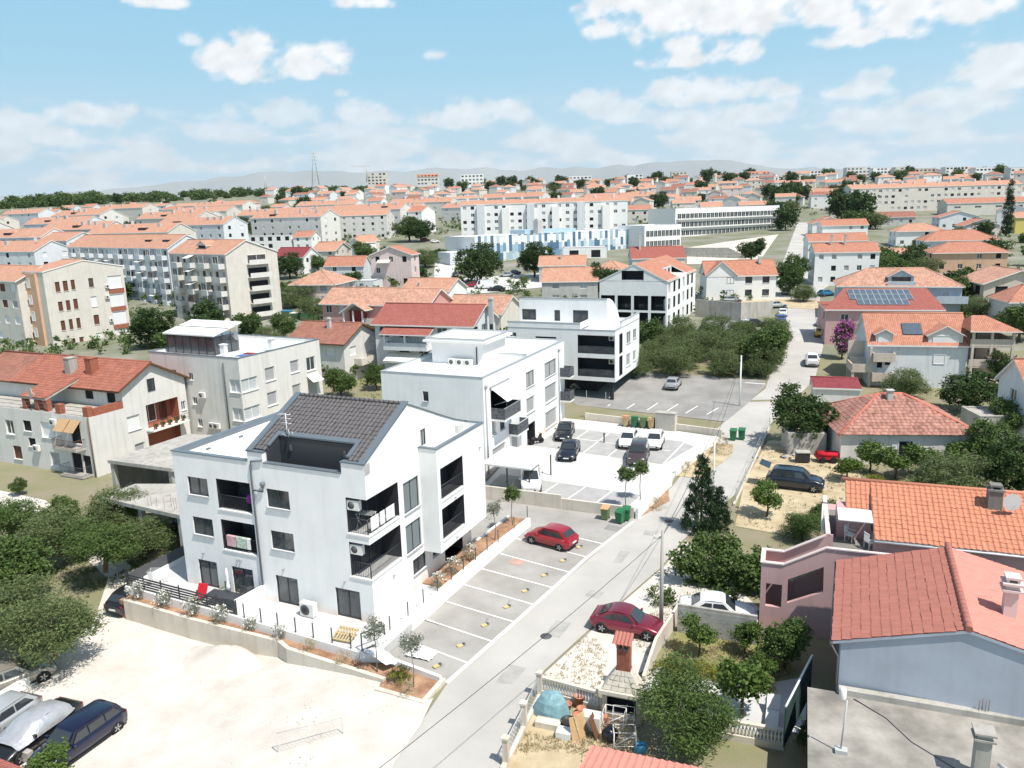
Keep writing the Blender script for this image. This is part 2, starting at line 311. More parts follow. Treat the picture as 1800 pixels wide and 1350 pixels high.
def house(name, label, A, yaw, xr, d, z0, z1, roof, wall='render_white', rmat='tile_red', wins=None, lod=False, group=None, cat='house', base=1.0, cap='cap_grey', chim=(), deck='deck_white', trim='trim_white', sill=None, dep=.14):
    """building on its own frame (x along the front, y into the depth): walls with openings, windows, roof, chimneys"""
    t = T(name, label, cat, (A[0], A[1], 0), yaw, group); xa, xb = xr; mb = MB(); wins = wins or {}
    zb = z0-base; kind = roof[0]; ztop = z1
    for fc in 'FRBL':
        o, ax, L_, cv = FACES[fc](xa, xb, d); ops = []
        for wv in wins.get(fc, ()):
            a, b = cv(wv[0]), cv(wv[2]); u0, u1 = min(a, b), max(a, b); sty = wv[4] if len(wv) > 4 else 'w'; dd = wv[5] if len(wv) > 5 else dep
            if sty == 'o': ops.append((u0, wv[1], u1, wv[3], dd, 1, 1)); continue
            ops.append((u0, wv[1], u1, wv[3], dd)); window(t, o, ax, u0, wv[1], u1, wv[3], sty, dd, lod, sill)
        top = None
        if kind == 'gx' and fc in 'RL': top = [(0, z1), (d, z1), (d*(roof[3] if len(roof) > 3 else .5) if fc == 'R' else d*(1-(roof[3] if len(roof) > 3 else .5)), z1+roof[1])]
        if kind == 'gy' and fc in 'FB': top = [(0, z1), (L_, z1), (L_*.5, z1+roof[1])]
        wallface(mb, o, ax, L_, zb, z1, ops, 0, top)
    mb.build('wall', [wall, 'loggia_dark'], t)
    if kind == 'flat':
        ph = roof[1]; th = .28; r = MB(); r.face([(xa+th, th, z1-ph), (xb-th, th, z1-ph), (xb-th, d-th, z1-ph), (xa+th, d-th, z1-ph)])
        for a in (((xa, 0), (xb, 0), (xb-th, th), (xa+th, th)), ((xb, 0), (xb, d), (xb-th, d-th), (xb-th, th)), ((xb, d), (xa, d), (xa+th, d-th), (xb-th, d-th)), ((xa, d), (xa, 0), (xa+th, th), (xa+th, d-th))):
            r.face([(*a[3], z1), (*a[2], z1), (*a[2], z1-ph), (*a[3], z1-ph)][::-1], 1)
        rf = r.build('roof', [deck, wall], t)
        c = MB(); w2 = .04
        for a in ((xa-w2, xb+w2, -w2, th), (xa-w2, xb+w2, d-th, d+w2), (xa-w2, xa+th, th, d-th), (xb-th, xb+w2, th, d-th)): c.box(a[0], a[1], a[2], a[3], z1-.02, z1+.05)
        c.build('parapet_cap', cap, rf)
    else:
        r = MB(); ov = roof[2]; h = roof[1]; th = .2
        if kind == 'gx':
            k = roof[3] if len(roof) > 3 else .5; yr = d*k; s1 = h/yr; s2 = h/(d-yr); zr = z1+h+.1
            slab(r, [(xa-ov, -ov, zr-s1*(yr+ov)), (xb+ov, -ov, zr-s1*(yr+ov)), (xb+ov, yr, zr), (xa-ov, yr, zr)], th)
            slab(r, [(xb+ov, d+ov, zr-s2*(d-yr+ov)), (xa-ov, d+ov, zr-s2*(d-yr+ov)), (xa-ov, yr, zr), (xb+ov, yr, zr)], th)
            rid = [((xa-ov, yr, zr+.02), (xb+ov, yr, zr+.02))]
        elif kind == 'gy':
            xm = (xa+xb)/2; s1 = h/(xm-xa); zr = z1+h+.1; e = zr-s1*(xm-xa+ov)
            slab(r, [(xa-ov, d+ov, e), (xa-ov, -ov, e), (xm, -ov, zr), (xm, d+ov, zr)], th)
            slab(r, [(xb+ov, -ov, e), (xb+ov, d+ov, e), (xm, d+ov, zr), (xm, -ov, zr)], th)
            rid = [((xm, -ov, zr+.02), (xm, d+ov, zr+.02))]
        else:                                             # hip
            w = xb-xa; zr = z1+h+.1; k = min(w, d)/2; s1 = h/k; e = zr-s1*(k+ov)
            if w >= d: a, b = (xa+k, d/2, zr), (xb-k, d/2, zr)
            else: a, b = ((xa+xb)/2, k, zr), ((xa+xb)/2, d-k, zr)
            c = [(xa-ov, -ov, e), (xb+ov, -ov, e), (xb+ov, d+ov, e), (xa-ov, d+ov, e)]
            if w >= d: fs = ([c[0], c[1], b, a], [c[1], c[2], b], [c[2], c[3], a, b], [c[3], c[0], a])
            else: fs = ([c[0], c[1], a], [c[1], c[2], b, a], [c[2], c[3], b], [c[3], c[0], a, b])
            for q in fs:
                if len(q) == 4: slab(r, q, th)
                else:
                    q = [Vector(p) for p in q]; ee = (q[1]-q[0]).normalized(); up = (q[2]-q[0]); up -= ee*up.dot(ee); up.normalize()
                    r.face(q, 0, [((p-q[0]).dot(ee), (p-q[0]).dot(up)) for p in q]); lo = [p-Vector((0, 0, th)) for p in q]; r.face(lo[::-1], 1)
                    r.face([lo[0], lo[1], q[1], q[0]], 1)
            rid = [(a, b)] + [(c[i], a if i in ((0, 3) if w >= d else (0, 1)) else b) for i in range(4)]
        rf = r.build('roof', [rmat, trim], t)
        if not lod:
            g = MB()
            for a, b in rid: g.tube([a, b], .11, 6)
            g.build('ridge', rmat if rmat+'_ridge' not in MAT else rmat+'_ridge', rf)
    for cx, cy, zt, s_ in chim:
        c = MB().box(cx-s_/2, cx+s_/2, cy-s_/2, cy+s_/2, z1-.5, zt).box(cx-s_/2-.08, cx+s_/2+.08, cy-s_/2-.08, cy+s_/2+.08, zt, zt+.1).box(cx-s_/2+.05, cx+s_/2-.05, cy-s_/2+.05, cy+s_/2-.05, zt+.1, zt+.3)
        c.build('chimney', 'render_grey', t)
    return t
_mc = {}
def cached(key, fn):
    if key not in _mc: _mc[key] = fn()
    return _mc[key]
def aircon(parent, loc, rz):
    """outdoor unit hung on a wall; local -y outwards"""
    def mk():
        b = MB().box(-.42, .42, -.36, -.06, 0, .6); b.box(-.36, -.3, -.06, 0, .05, .12); b.box(.3, .36, -.06, 0, .05, .12)
        return b.mesh('air_conditioner', 'ac_white')
    def mg():
        g = MB(); g.ring([[(-.1+.23*math.cos(t)*k, -.365-.01*(k < 1), .3+.23*math.sin(t)*k) for t in (2*math.pi*q/12 for q in range(12))] for k in (1, .25)], 0); return g.mesh('fan_grille', 'grey_dark')
    a = put('air_conditioner', cached('ac', mk), parent, loc, rz); put('fan_grille', cached('acg', mg), a); return a
def balcony(parent, x0, x1, y0, y1, z, rail='wall', mat='render_white', h=1.0, rm=None, name='balcony'):
    """slab plus parapet or railing on the three outer sides (y0 is the outer edge)"""
    b = put(name, MB().box(x0, x1, y0, y1, z-.18, z).mesh('slab', mat), parent)
    if rail == 'wall':
        r = MB().box(x0, x1, y0, y0+.12, z, z+h).box(x0, x0+.12, y0+.12, y1, z, z+h).box(x1-.12, x1, y0+.12, y1, z, z+h); r.build('parapet', rm or mat, b)
    elif rail == 'bars':
        r = MB()
        for a, c in (((x0+.04, y0+.04), (x1-.04, y0+.04)), ((x0+.04, y0+.04), (x0+.04, y1)), ((x1-.04, y0+.04), (x1-.04, y1))):
            r.tube([(*a, z+h), (*c, z+h)], .025, 4); r.tube([(*a, z+.08), (*c, z+.08)], .018, 4)
            n_ = max(2, int((Vector(c)-Vector(a)).length/.14))
            for k in range(n_+1):
                p = (a[0]+(c[0]-a[0])*k/n_, a[1]+(c[1]-a[1])*k/n_); r.box(p[0]-.008, p[0]+.008, p[1]-.008, p[1]+.008, z+.08, z+h)
        r.build('railing', rm or 'anthracite', b)
    return b
def awning(parent, x0, x1, y0, y1, z0, z1, mat='awning_cream'):
    """sloped awning from the wall (y1,z1) down to its front bar (y0,z0) with a scalloped valance"""
    m = MB(); k = max(3, int((x1-x0)/.35))
    for q in range(k):
        a, b = x0+(x1-x0)*q/k, x0+(x1-x0)*(q+1)/k; sag = -.03 if q % 2 else 0
        m.face([(a, y0, z0+sag), (b, y0, z0+sag), (b, y1, z1), (a, y1, z1)]); m.face([(a, y0, z0+sag), (a+.02, y0, z0-.22), (b-.02, y0, z0-.22), (b, y0, z0+sag)])
    w = m.build('awning', mat, parent); MB().tube([(x0, y0, z0), (x1, y0, z0)], .03, 5).tube([(x0+.1, y0, z0), (x0+.1, y1, z0-.25)], .02, 4).tube([(x1-.1, y0, z0), (x1-.1, y1, z0-.25)], .02, 4).build('awning_arm', 'white_frame', w)
    return w
def dish(parent, loc, rz, r=.4, mat='dish_grey'):
    d = MB(); n = 14
    d.ring([[(r*k*math.cos(2*math.pi*q/n), -.25+.25*(1-k*k)*r*1.2, r*k*math.sin(2*math.pi*q/n)) for q in range(n)] for k in (1, .66, .3, .02)], 0)
    d.tube([(0, .2, -.5), (0, -.02, 0)], .025, 5); d.tube([(0, -.25, -r*.9), (0, -.62, 0)], .012, 4)
    return put('satellite_dish', d.mesh('satellite_dish', mat), parent, loc, rz)
# ---------------------------------------------------------------- palette
M('render_white', (.80, .79, .77), .9, .03, .8, bump=.05, bscale=60); M('trim_white', (.76, .75, .72), .7, .04)
M('render_new', (.82, .82, .805), .85, .045, .6, streak=.1, bump=.06, bscale=70, splash=.55)
M('render_cool', (.66, .68, .70), .9, .05, .8, streak=.25)
M('render_cream', (.645, .605, .54), .9, .06, .7, streak=.18); M('render_beige', (.58, .50, .42), .9, .06, .8, streak=.25)
M('render_grey', (.50, .49, .47), .9, .1, .8, streak=.2); M('render_pale', (.68, .66, .625), .9, .05, .7, streak=.2)
M('render_pinkpale', (.68, .56, .53), .9, .05, .7, streak=.2); M('render_pink', (.56, .36, .35), .9, .06, .9, streak=.15)
M('render_rose', (.60, .33, .30), .9, .06, .9); M('render_bluegrey', (.40, .44, .50), .9, .08, .6, streak=.12); M('render_blue', (.50, .56, .61), .9, .06, .7, streak=.2)
M('render_peach', (.62, .40, .27), .9, .06, .7, streak=.2); M('render_yellow', (.62, .52, .16), .9, .05)
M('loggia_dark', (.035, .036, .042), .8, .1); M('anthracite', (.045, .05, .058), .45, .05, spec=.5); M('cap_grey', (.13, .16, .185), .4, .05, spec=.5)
M('cap_light', (.36, .38, .39), .45, .05); M('deck_white', (.80, .80, .79), .8, .03, .5); M('deck_grey', (.45, .45, .44), .9, .12, .6)
M('white_frame', (.78, .78, .76), .5, .02); M('shutter_white', (.74, .74, .73), .6, .03); M('shutter_grey', (.36, .36, .36), .6, .05); M('shutter_slate', (.17, .20, .205), .5, .05)
M('shutter_brown', (.13, .055, .035), .65, .15); M('brown_wood', (.16, .075, .04), .65, .2, 4); M('curtain', (.50, .52, .53), .3, .12, 3, spec=.5)
M('opening', (.015, .015, .017), .8, 0); M('grey_dark', (.10, .10, .105), .6, .1); M('ac_white', (.72, .71, .67), .5, .03); M('dish_grey', (.55, .56, .57), .45, .05)
M('awning_cream', (.74, .72, .66), .9, .04); M('brick_red', (.34, .12, .075), .9, .2, 5, bump=.3, bscale=30)
M('glass_dark', (.028, .034, .040), .04, .25, .5, spec=.9, col2=(.085, .10, .11)); M('concrete', (.42, .40, .36), .95, .16, .6, streak=.45, bump=.1)
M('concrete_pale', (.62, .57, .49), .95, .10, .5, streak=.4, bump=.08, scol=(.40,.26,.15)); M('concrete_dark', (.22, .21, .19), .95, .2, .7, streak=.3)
M('metal_grey', (.42, .44, .45), .45, .06, spec=.5); M('metal_white', (.78, .78, .76), .45, .03); M('galv', (.48, .49, .48), .5, .08, 3)
TILE('tile_red', (.42, .175, .115), (.51, .245, .17), (.29, .15, .11)); TILE('tile_salmon', (.47, .235, .155), (.57, .325, .23), (.33, .205, .15), dirt=.55)
TILE('tile_mottled', (.45, .225, .155), (.60, .355, .26), (.26, .175, .13), dirt=.7); TILE('tile_crimson', (.31, .098, .078), (.38, .135, .108), (.27, .095, .075), cu=.2, cv=.34, dirt=.2)
TILE('tile_brown', (.29, .125, .088), (.37, .17, .125), (.16, .09, .07), dirt=.6); TILE('tile_dark', (.085, .078, .078), (.12, .11, .108), (.07, .065, .065)); TILE('tile_maroon', (.22, .045, .055), (.28, .065, .07), (.18, .05, .05), dirt=.3)
M('tile_one', (.56, .17, .12), .8, .18, 2, isl=.5); M('tile_one_red', (.39, .15, .115), .75, .12, 2, isl=.5); M('tile_one_orange', (.52, .215, .13), .8, .14, 2, isl=.5)
M('tile_one_mott', (.27, .125, .098), .85, .35, 1.1, isl=.55, col2=(.54, .275, .215)); M('tile_one_dark', (.115, .105, .105), .55, .15, 2, isl=.5, spec=.45); M('tile_one_brown', (.33, .125, .085), .85, .35, 1.3, isl=.4)
# ground
M('soil', (.40, .335, .25), .97, .3, .3, bump=.5, bscale=9, col2=(.20, .21, .10)); M('gravel', (.565, .515, .455), .97, .07, .5, bump=.5, bscale=16, col2=(.67, .63, .575))
M('asphalt', (.325, .31, .285), .95, .12, .35, bump=.2, bscale=50, col2=(.40, .385, .36)); M('asphalt_dark', (.275, .265, .25), .95, .2, .25, bump=.2, bscale=50, col2=(.34, .33, .315)); M('road', (.43, .415, .385), .95, .1, .16, bump=.15, bscale=50, col2=(.51, .49, .455))
M('road_white', (.58, .565, .54), .95, .06, .3, col2=(.64, .625, .60)); M('paver', (.54, .535, .525), .9, .06, 1.5); M('paver_grey', (.38, .375, .365), .9, .1, 1.2); M('paint', (.82, .81, .78), .8, .08, 2)
M('redsoil', (.32, .165, .10), .97, .3, 1.2, bump=.6, bscale=12, col2=(.47, .30, .19)); M('drygrass', (.50, .39, .24), .97, .25, .6, bump=.5, bscale=14, col2=(.58, .49, .33)); M('lawn', (.16, .19, .06), .95, .3, .8, bump=.6, bscale=18, col2=(.34, .30, .13))
M('town_ground', (.36, .34, .295), .97, .2, .09, col2=(.13, .15, .07))
# leaves
def leaf(n, c, c2, tr=.25): M(n, c, .6, 0, .9, isl=.55, col2=c2, spec=.25, trans=tr)
leaf('leaf_green', (.042, .083, .02), (.14, .205, .058)); leaf('leaf_dark', (.024, .054, .016), (.088, .138, .04)); leaf('leaf_olive', (.075, .112, .038), (.19, .235, .095)); leaf('leaf_pine', (.014, .036, .016), (.045, .085, .032), .1)
leaf('leaf_yellow', (.16, .18, .03), (.34, .33, .07)); leaf('leaf_grey', (.13, .15, .11), (.27, .29, .22)); leaf('leaf_bright', (.045, .10, .018), (.16, .23, .055)); leaf('petal_white', (.7, .68, .6), (.85, .84, .8)); leaf('petal_magenta', (.42, .07, .32), (.62, .2, .5)); leaf('leaf_dry', (.36, .30, .17), (.54, .47, .31))
M('bark', (.13, .095, .07), .95, .3, 4, bump=.6, bscale=25); M('bark_grey', (.26, .23, .20), .95, .25, 4)
# ---------------------------------------------------------------- trees
def scatter(mb, lobes, nclump, per, cr, size, asp=.55, droop=0, m=0, rng=random, shell=.55, up=False):
    """leaf-sized faces in clumps spread through ellipsoid lobes, so gaps, light and dark clumps appear"""
    tot = sum((l[3]*l[4]*l[5])**(2/3) for l in lobes)
    for l in lobes:
        k = max(1, int(nclump*(l[3]*l[4]*l[5])**(2/3)/tot))
        for _ in range(k):
            a = rng.uniform(0, 2*math.pi); cz = rng.uniform(-1, 1); s_ = math.sqrt(1-cz*cz); r = rng.uniform(shell, 1.0)**.7
            c = Vector((l[0]+l[3]*r*s_*math.cos(a), l[1]+l[4]*r*s_*math.sin(a), l[2]+l[5]*r*cz)); q = cr*rng.uniform(.6, 1.3)
            for _ in range(per):
                p = c+Vector((rng.gauss(0, .45), rng.gauss(0, .45), rng.gauss(0, .38)))*q
                d = Vector((rng.gauss(0, 1), rng.gauss(0, 1), rng.gauss(0, .6)-droop+(1.6 if up else 0))).normalized()
                e = d.cross(Vector((rng.gauss(0, 1), rng.gauss(0, 1), rng.gauss(0, 1)))).normalized(); z = size*rng.uniform(.7, 1.35)
                mb.face([p, p+d*z*.5+e*z*asp*.5, p+d*z, p+d*z*.5-e*z*asp*.5], m)
    return mb
def limbs(h, r, spread, n, rng, top=.6, stems=1):
    t = MB()
    for s_ in range(stems):
        a0 = rng.uniform(0, 6.28); lean = (0 if stems == 1 else .35*spread)
        tp = Vector((lean*math.cos(a0+s_*2.2), lean*math.sin(a0+s_*2.2), h)); md = tp*.5+Vector((rng.uniform(-.1, .1), rng.uniform(-.1, .1), 0))
        t.tube([(0, 0, -.3), md, tp], r, 7, 0, r*.65)
        for k in range(n):
            a = a0+k*6.28/n+rng.uniform(-.4, .4); e = tp+Vector((spread*math.cos(a), spread*math.sin(a), h*top*rng.uniform(.6, 1.3)))
            t.tube([tp-Vector((0, 0, .2)), (tp+e)/2+Vector((0, 0, .25)), e], r*.5, 5, 0, r*.15)
    return t
TREE = {}
def proto(name, trunk, crown, cm, bark='bark'):
    TREE[name] = (trunk.mesh('trunk', bark) if trunk else None, crown.mesh('crown', cm))
_g = random.Random(3)
def lobes_of(R, h0, h1, n, g, fl=.6):
    c = (h0+h1)/2; out = [(0, 0, c, R*.75, R*.75, (h1-h0)*.46)]
    for k in range(n):
        a = 6.28*k/n+g.uniform(-.3, .3); q = R*g.uniform(.42, .62)
        out.append((q*math.cos(a), q*math.sin(a), c+g.uniform(-.3, .35)*(h1-h0), R*g.uniform(.38, .55), R*g.uniform(.38, .55), (h1-h0)*g.uniform(.2, .33)))
    return out
for nm, R, h0, h1, k, per, cr, sz, asp, cm, tr, spread, stems in (
    ('broad', 2.6, 1.0, 5.0, 330, 26, .42, .22, .7, ['leaf_green'], 1.3, 1.3, 1), ('broad_dark', 3.0, .7, 5.4, 380, 28, .42, .22, .75, ['leaf_dark'], 1.2, 1.5, 1),
    ('olive', 2.4, .55, 3.9, 420, 32, .5, .2, .3, ['leaf_olive'], .9, 1.3, 2), ('olive_green', 2.3, .5, 3.9, 400, 32, .5, .2, .3, ['leaf_green'], .8, 1.2, 2),
    ('citrus', 1.1, .8, 2.4, 110, 22, .28, .17, .6, ['leaf_bright'], .8, .5, 1), ('lolly', .62, 1.75, 2.85, 90, 20, .17, .12, .6, ['leaf_green'], 1.8, .2, 1), ('lolly_pale', .55, 1.6, 2.7, 70, 16, .2, .11, .4, ['leaf_grey'], 1.7, .2, 1),
    ('far_a', 3.4, .6, 6.2, 130, 16, .9, .62, .7, ['leaf_dark'], 1, 1, 1), ('far_b', 3.2, .4, 5.0, 120, 16, .9, .6, .7, ['leaf_green'], 1, 1, 1), ('far_c', 3.0, .3, 4.2, 120, 16, .9, .5, .5, ['leaf_olive'], 1, 1, 1)):
    c = MB(); scatter(c, lobes_of(R, h0, h1, 6, _g), k, per, cr, sz, asp, rng=_g)
    thin = nm.startswith('lolly')
    proto(nm, limbs(h0+.25*(h1-h0), .035 if thin else .07*R, spread*.7, 4, _g, .5, stems), c, cm, 'bark_grey' if thin else 'bark')
c = MB()
for k in range(22):
    z = .3+k*.3; r = 1.75*(1-k/22)**.8+.12
    for q in range(max(4, int(r*8))):
        a = _g.uniform(0, 6.28); scatter(c, [(r*.72*math.cos(a), r*.72*math.sin(a), z, r*.3, r*.3, .22)], 1, 44, .34, .3, .25, -.2, rng=_g, up=True)
proto('conifer', MB().tube([(0, 0, -.3), (0, 0, 6.6)], .14, 7, 0, .03), c, ['leaf_pine'])
c = MB(); scatter(c, [(0, 0, 1.6, .72, .72, 1.5), (0, 0, 4.2, .66, .66, 2.4), (0, 0, 7.0, .42, .42, 2.1)], 300, 22, .28, .24, .3, rng=_g, up=True, shell=.8); proto('cypress', MB().tube([(0, 0, -.3), (0, 0, 8)], .16, 7, 0, .03), c, ['leaf_pine'])
c = MB(); scatter(c, [(0, 0, .42, .62, .62, .45), (.3, .2, .35, .4, .4, .35)], 55, 22, .2, .13, .4, rng=_g, up=True); proto('shrub', None, c, ['leaf_green'])
c = MB(); scatter(c, [(0, 0, .4, .62, .62, .45), (.3, .2, .35, .4, .4, .35)], 50, 22, .2, .13, .3, rng=_g, up=True); proto('shrub_yellow', None, c, ['leaf_yellow'])
c = MB(); scatter(c, [(0, 0, .45, .42, .42, .5)], 26, 12, .2, .15, .25, rng=_g, up=True); scatter(c, [(0, 0, .62, .42, .42, .4)], 12, 7, .1, .09, .9, m=1, rng=_g); proto('oleander', None, c, ['leaf_grey', 'petal_white'])
c = MB(); scatter(c, [(0, 0, .25, .3, .3, .28)], 14, 14, .16, .16, .15, rng=_g, up=True); proto('tuft', None, c, ['leaf_dry'])
c = MB(); scatter(c, [(0, 0, 2.2, .9, .9, 1.6), (.3, .2, 3.4, 1.0, .9, .9)], 120, 18, .35, .22, .5, -.3, rng=_g); scatter(c, [(0, 0, 2.4, 1.0, 1.0, 1.7), (.3, .1, 3.5, 1.1, 1., .9)], 120, 16, .3, .17, .9, m=1, rng=_g); proto('bougainvillea', MB().tube([(0, 0, -.2), (.1, .1, 2.5)], .09, 6), c, ['leaf_green', 'petal_magenta'])
def tree(kind, loc, label, s=1.0, sz=None, name=None, group=None, cat='tree', mat=None, yaw=None):
    t = T(name or ('shrub' if TREE[kind][0] is None else 'tree'), label, cat, (loc[0], loc[1], loc[2] if len(loc) > 2 else ter(loc[0], loc[1])), _g.uniform(0, 360) if yaw is None else yaw, group)
    t.scale = (s, s, s if sz is None else sz)
    if TREE[kind][0]: put('trunk', TREE[kind][0], t)
    put('crown' if TREE[kind][0] else 'foliage', TREE[kind][1], t); return t
# ---------------------------------------------------------------- cars
for n_, c_ in dict(red=(.30, .012, .022), crimson=(.22, .02, .04), black=(.012, .012, .014), navy=(.006, .009, .032), white=(.78, .78, .77), silver=(.50, .52, .53), brown=(.055, .038, .038), grey=(.20, .21, .22), beige=(.34, .31, .26), blue=(.03, .10, .30), teal=(.02, .16, .30), yellow=(.75, .45, .03), darkblue=(.012, .016, .028)).items():
    M('paint_'+n_, c_, .28, .03, 3, metal=.35 if n_ in ('silver', 'grey', 'beige', 'crimson') else 0, spec=.55, coat=.6)
M('tyre', (.018, .018, .019), .9, .1); M('rim', (.45, .46, .47), .35, .05, metal=.7); M('car_glass', (.035, .042, .047), .06, 0, spec=.8); M('car_glass_pale', (.30, .42, .40), .1, .3, 2, spec=.8); M('lamp_white', (.72, .73, .74), .15, 0, spec=.7); M('lamp_red', (.34, .012, .012), .2, 0, spec=.6); M('plate', (.7, .71, .72), .5, 0); M('plastic_black', (.022, .022, .024), .7, 0)
CARK = {  # length, width, height, cowl x, windscreen top x, roof rear x, tail-window base x, hood z nose, hood z cowl, belt z, boot z
 'hatch': (4.0, 1.70, 1.45, .95, .30, -1.30, -1.78, .70, .93, .92, .98), 'sedan': (4.6, 1.80, 1.45, .98, .30, -.95, -1.62, .68, .92, .92, .98), 'coupe': (4.25, 1.75, 1.38, .85, .15, -.95, -1.75, .64, .86, .86, .92),
 'suv': (4.75, 1.90, 1.74, 1.15, .55, -1.72, -2.12, .93, 1.12, 1.08, 1.12), 'wagon': (4.7, 1.78, 1.48, 1.12, .45, -1.85, -2.2, .68, .92, .92, .95), 'van': (4.4, 1.83, 1.85, 1.35, .75, -2.02, -2.12, .90, 1.08, 1.02, 1.0), 'bigvan': (5.2, 2.0, 2.35, 1.95, 1.45, -2.5, -2.58, .95, 1.2, 1.2, 1.2)}
def car_meshes(kind, col, glass):
    Ln, Wd, Ht, xc, xt, xr, xb, zn, zc, zb, zbt = CARK[kind]; w = Wd/2; h = Ln/2; pm = 'paint_'+col
    b = MB(); st = []
    for x, ws, lo, zt in ((-h, .80, .42, zbt*.80), (-h+.06, .90, .34, zbt*.93), (-h+.3, .97, .22, zbt), (xb, .985, .2, zbt), (xr, 1, .19, zb+.03), (-.3, 1, .19, zb), (xt, 1, .19, zb), (xc, .985, .2, zc), (h-.75, .965, .2, (zc+zn)/2+.05), (h-.28, .91, .22, zn), (h-.07, .82, .30, zn-.12), (h, .70, .40, zn-.24)):
        W2 = w*ws; pts = [(W2*.80, lo), (W2*.97, lo+.10), (W2, lo+(zt-lo)*.5), (W2*.975, zt-.10), (W2*.90, zt-.015), (W2*.6, zt+.012)]
        st.append([(x, y, z) for y, z in pts]+[(x, -y, z) for y, z in reversed(pts)])
    b.ring(st[::-1], 0)
    # cabin
    rw, bw = w*.72, w*.91; zr = Ht; g = .035
    sec = [(xb, bw*.97, zbt-.03), (xr, rw*.97, zr-.05), (xr+.25, rw, zr-.01), ((xr+xt)/2, rw*1.02, zr+.02), (xt-.1, rw, zr-.015), (xt+.05, rw*.96, zr-.06), (xc+.02, bw*.96, zc-.03)]
    rings = []
    for x, y, z in sec: rings.append([(x, y, z), (x, y*.75, z+.02), (x, -y*.75, z+.02), (x, -y, z)])
    n0 = len(b.v)
    b.ring(rings[::-1], 0, cap=False, closed=False)
    sidez = zb-.04
    for s_ in (1, -1):
        pts = [(xb, s_*bw*.97, zbt-.06)]+[(x, s_*y, z) for x, y, z in sec[1:-1]]+[(xc+.02, s_*bw*.96, zc-.05)]
        b.face(pts if s_ < 0 else pts[::-1], 0)
    body = b.mesh('body', pm)
    gl = MB()
    def lerp(a, b_, t): return tuple(a[k]+(b_[k]-a[k])*t for k in range(3))
    def pane(q, off):
        gl.face([tuple(p[k]+off[k] for k in range(3)) for p in q])
    fB, fT = (xc+.02, bw*.96, zc-.03), (xt+.05, rw*.96, zr-.06)
    a, t_ = lerp(fB, fT, .08), lerp(fB, fT, .93); pane([(a[0], -a[1]*.9, a[2]), (a[0], a[1]*.9, a[2]), (t_[0], t_[1]*.88, t_[2]), (t_[0], -t_[1]*.88, t_[2])], (.035, 0, .035))
    rB, rT = (xb, bw*.97, zbt-.03), (xr, rw*.97, zr-.05); a, t_ = lerp(rB, rT, .18), lerp(rB, rT, .9); pane([(a[0], a[1]*.86, a[2]), (a[0], -a[1]*.86, a[2]), (t_[0], -t_[1]*.86, t_[2]), (t_[0], t_[1]*.86, t_[2])], (-.03, 0, .035))
    x0, x1 = xb+(xr-xb)*.25+.12, xc-.30; nwin = 3 if kind in ('wagon', 'suv', 'van') else 2
    if kind == 'bigvan': x0 = xt-.55; nwin = 1
    zlo, zhi = zb+.05, zr-.13
    def side(x, z, s_):  # point on the leaning side plane
        k = (z-zb)/(zr-zb); return (x, s_*(bw*.965+(rw*1.0-bw*.965)*k+.018), z)
    for s_ in (1, -1):
        for q in range(nwin):
            a = x0+(x1-x0)*q/nwin+.04; c = x0+(x1-x0)*(q+1)/nwin-.04
            at_, ct_ = a, c
            if q == 0: at_ = max(a, xr+.22)
            if q == nwin-1: ct_ = min(c, xt-.02)
            P = [side(a, zlo, s_), side(c, zlo, s_), side(ct_, zhi, s_), side(at_, zhi, s_)]
            gl.face(P if s_ < 0 else P[::-1])
    glass_m = gl.mesh('windows', glass)
    tr = MB()
    for s_ in (1, -1):
        for x in (h-.80, -h+.78): tr.ring([[(x+.375*math.cos(t)*k, s_*(w*.985+.012*(k < 1)), .31+.375*math.sin(t)*k) for t in (s_*-2*math.pi*q/14 for q in range(14))] for k in (1, .5)], 0)
        tr.box(-h+1.15, h-1.18, s_*w*.90, s_*(w*.985), .19, .27)
    tr.box(h-.03, h+.012, -.42, .42, .34, .50); tr.box(-h-.012, -h+.03, -.55, .55, .34, .46)
    trim = tr.mesh('trim', 'plastic_black')
    return body, glass_m, trim
def wheel_m():
    t = MB(); n = 16
    t.ring([[(r*math.cos(2*math.pi*q/n), y, r*math.sin(2*math.pi*q/n)) for q in range(n)] for r, y in ((.2, -.09), (.29, -.10), (.315, -.06), (.315, .06), (.29, .10), (.2, .09))], 0)
    r = MB(); r.ring([[(q_*math.cos(2*math.pi*q/n), y, q_*math.sin(2*math.pi*q/n)) for q in range(n)] for q_, y in ((.205, -.088), (.19, -.07), (.05, -.075))], 1)
    for k in range(5):
        a = 2*math.pi*k/5; c_, s_ = math.cos(a), math.sin(a); r.extr([(c_*.04-s_*.035, -.094, s_*.04+c_*.035), (c_*.2-s_*.03, -.094, s_*.2+c_*.03), (c_*.2+s_*.03, -.094, s_*.2-c_*.03), (c_*.04+s_*.035, -.094, s_*.04-c_*.035)], (0, .03, 0), 0)
    return t.mesh('tyre', 'tyre'), r.mesh('rim', ['rim', 'plastic_black'])
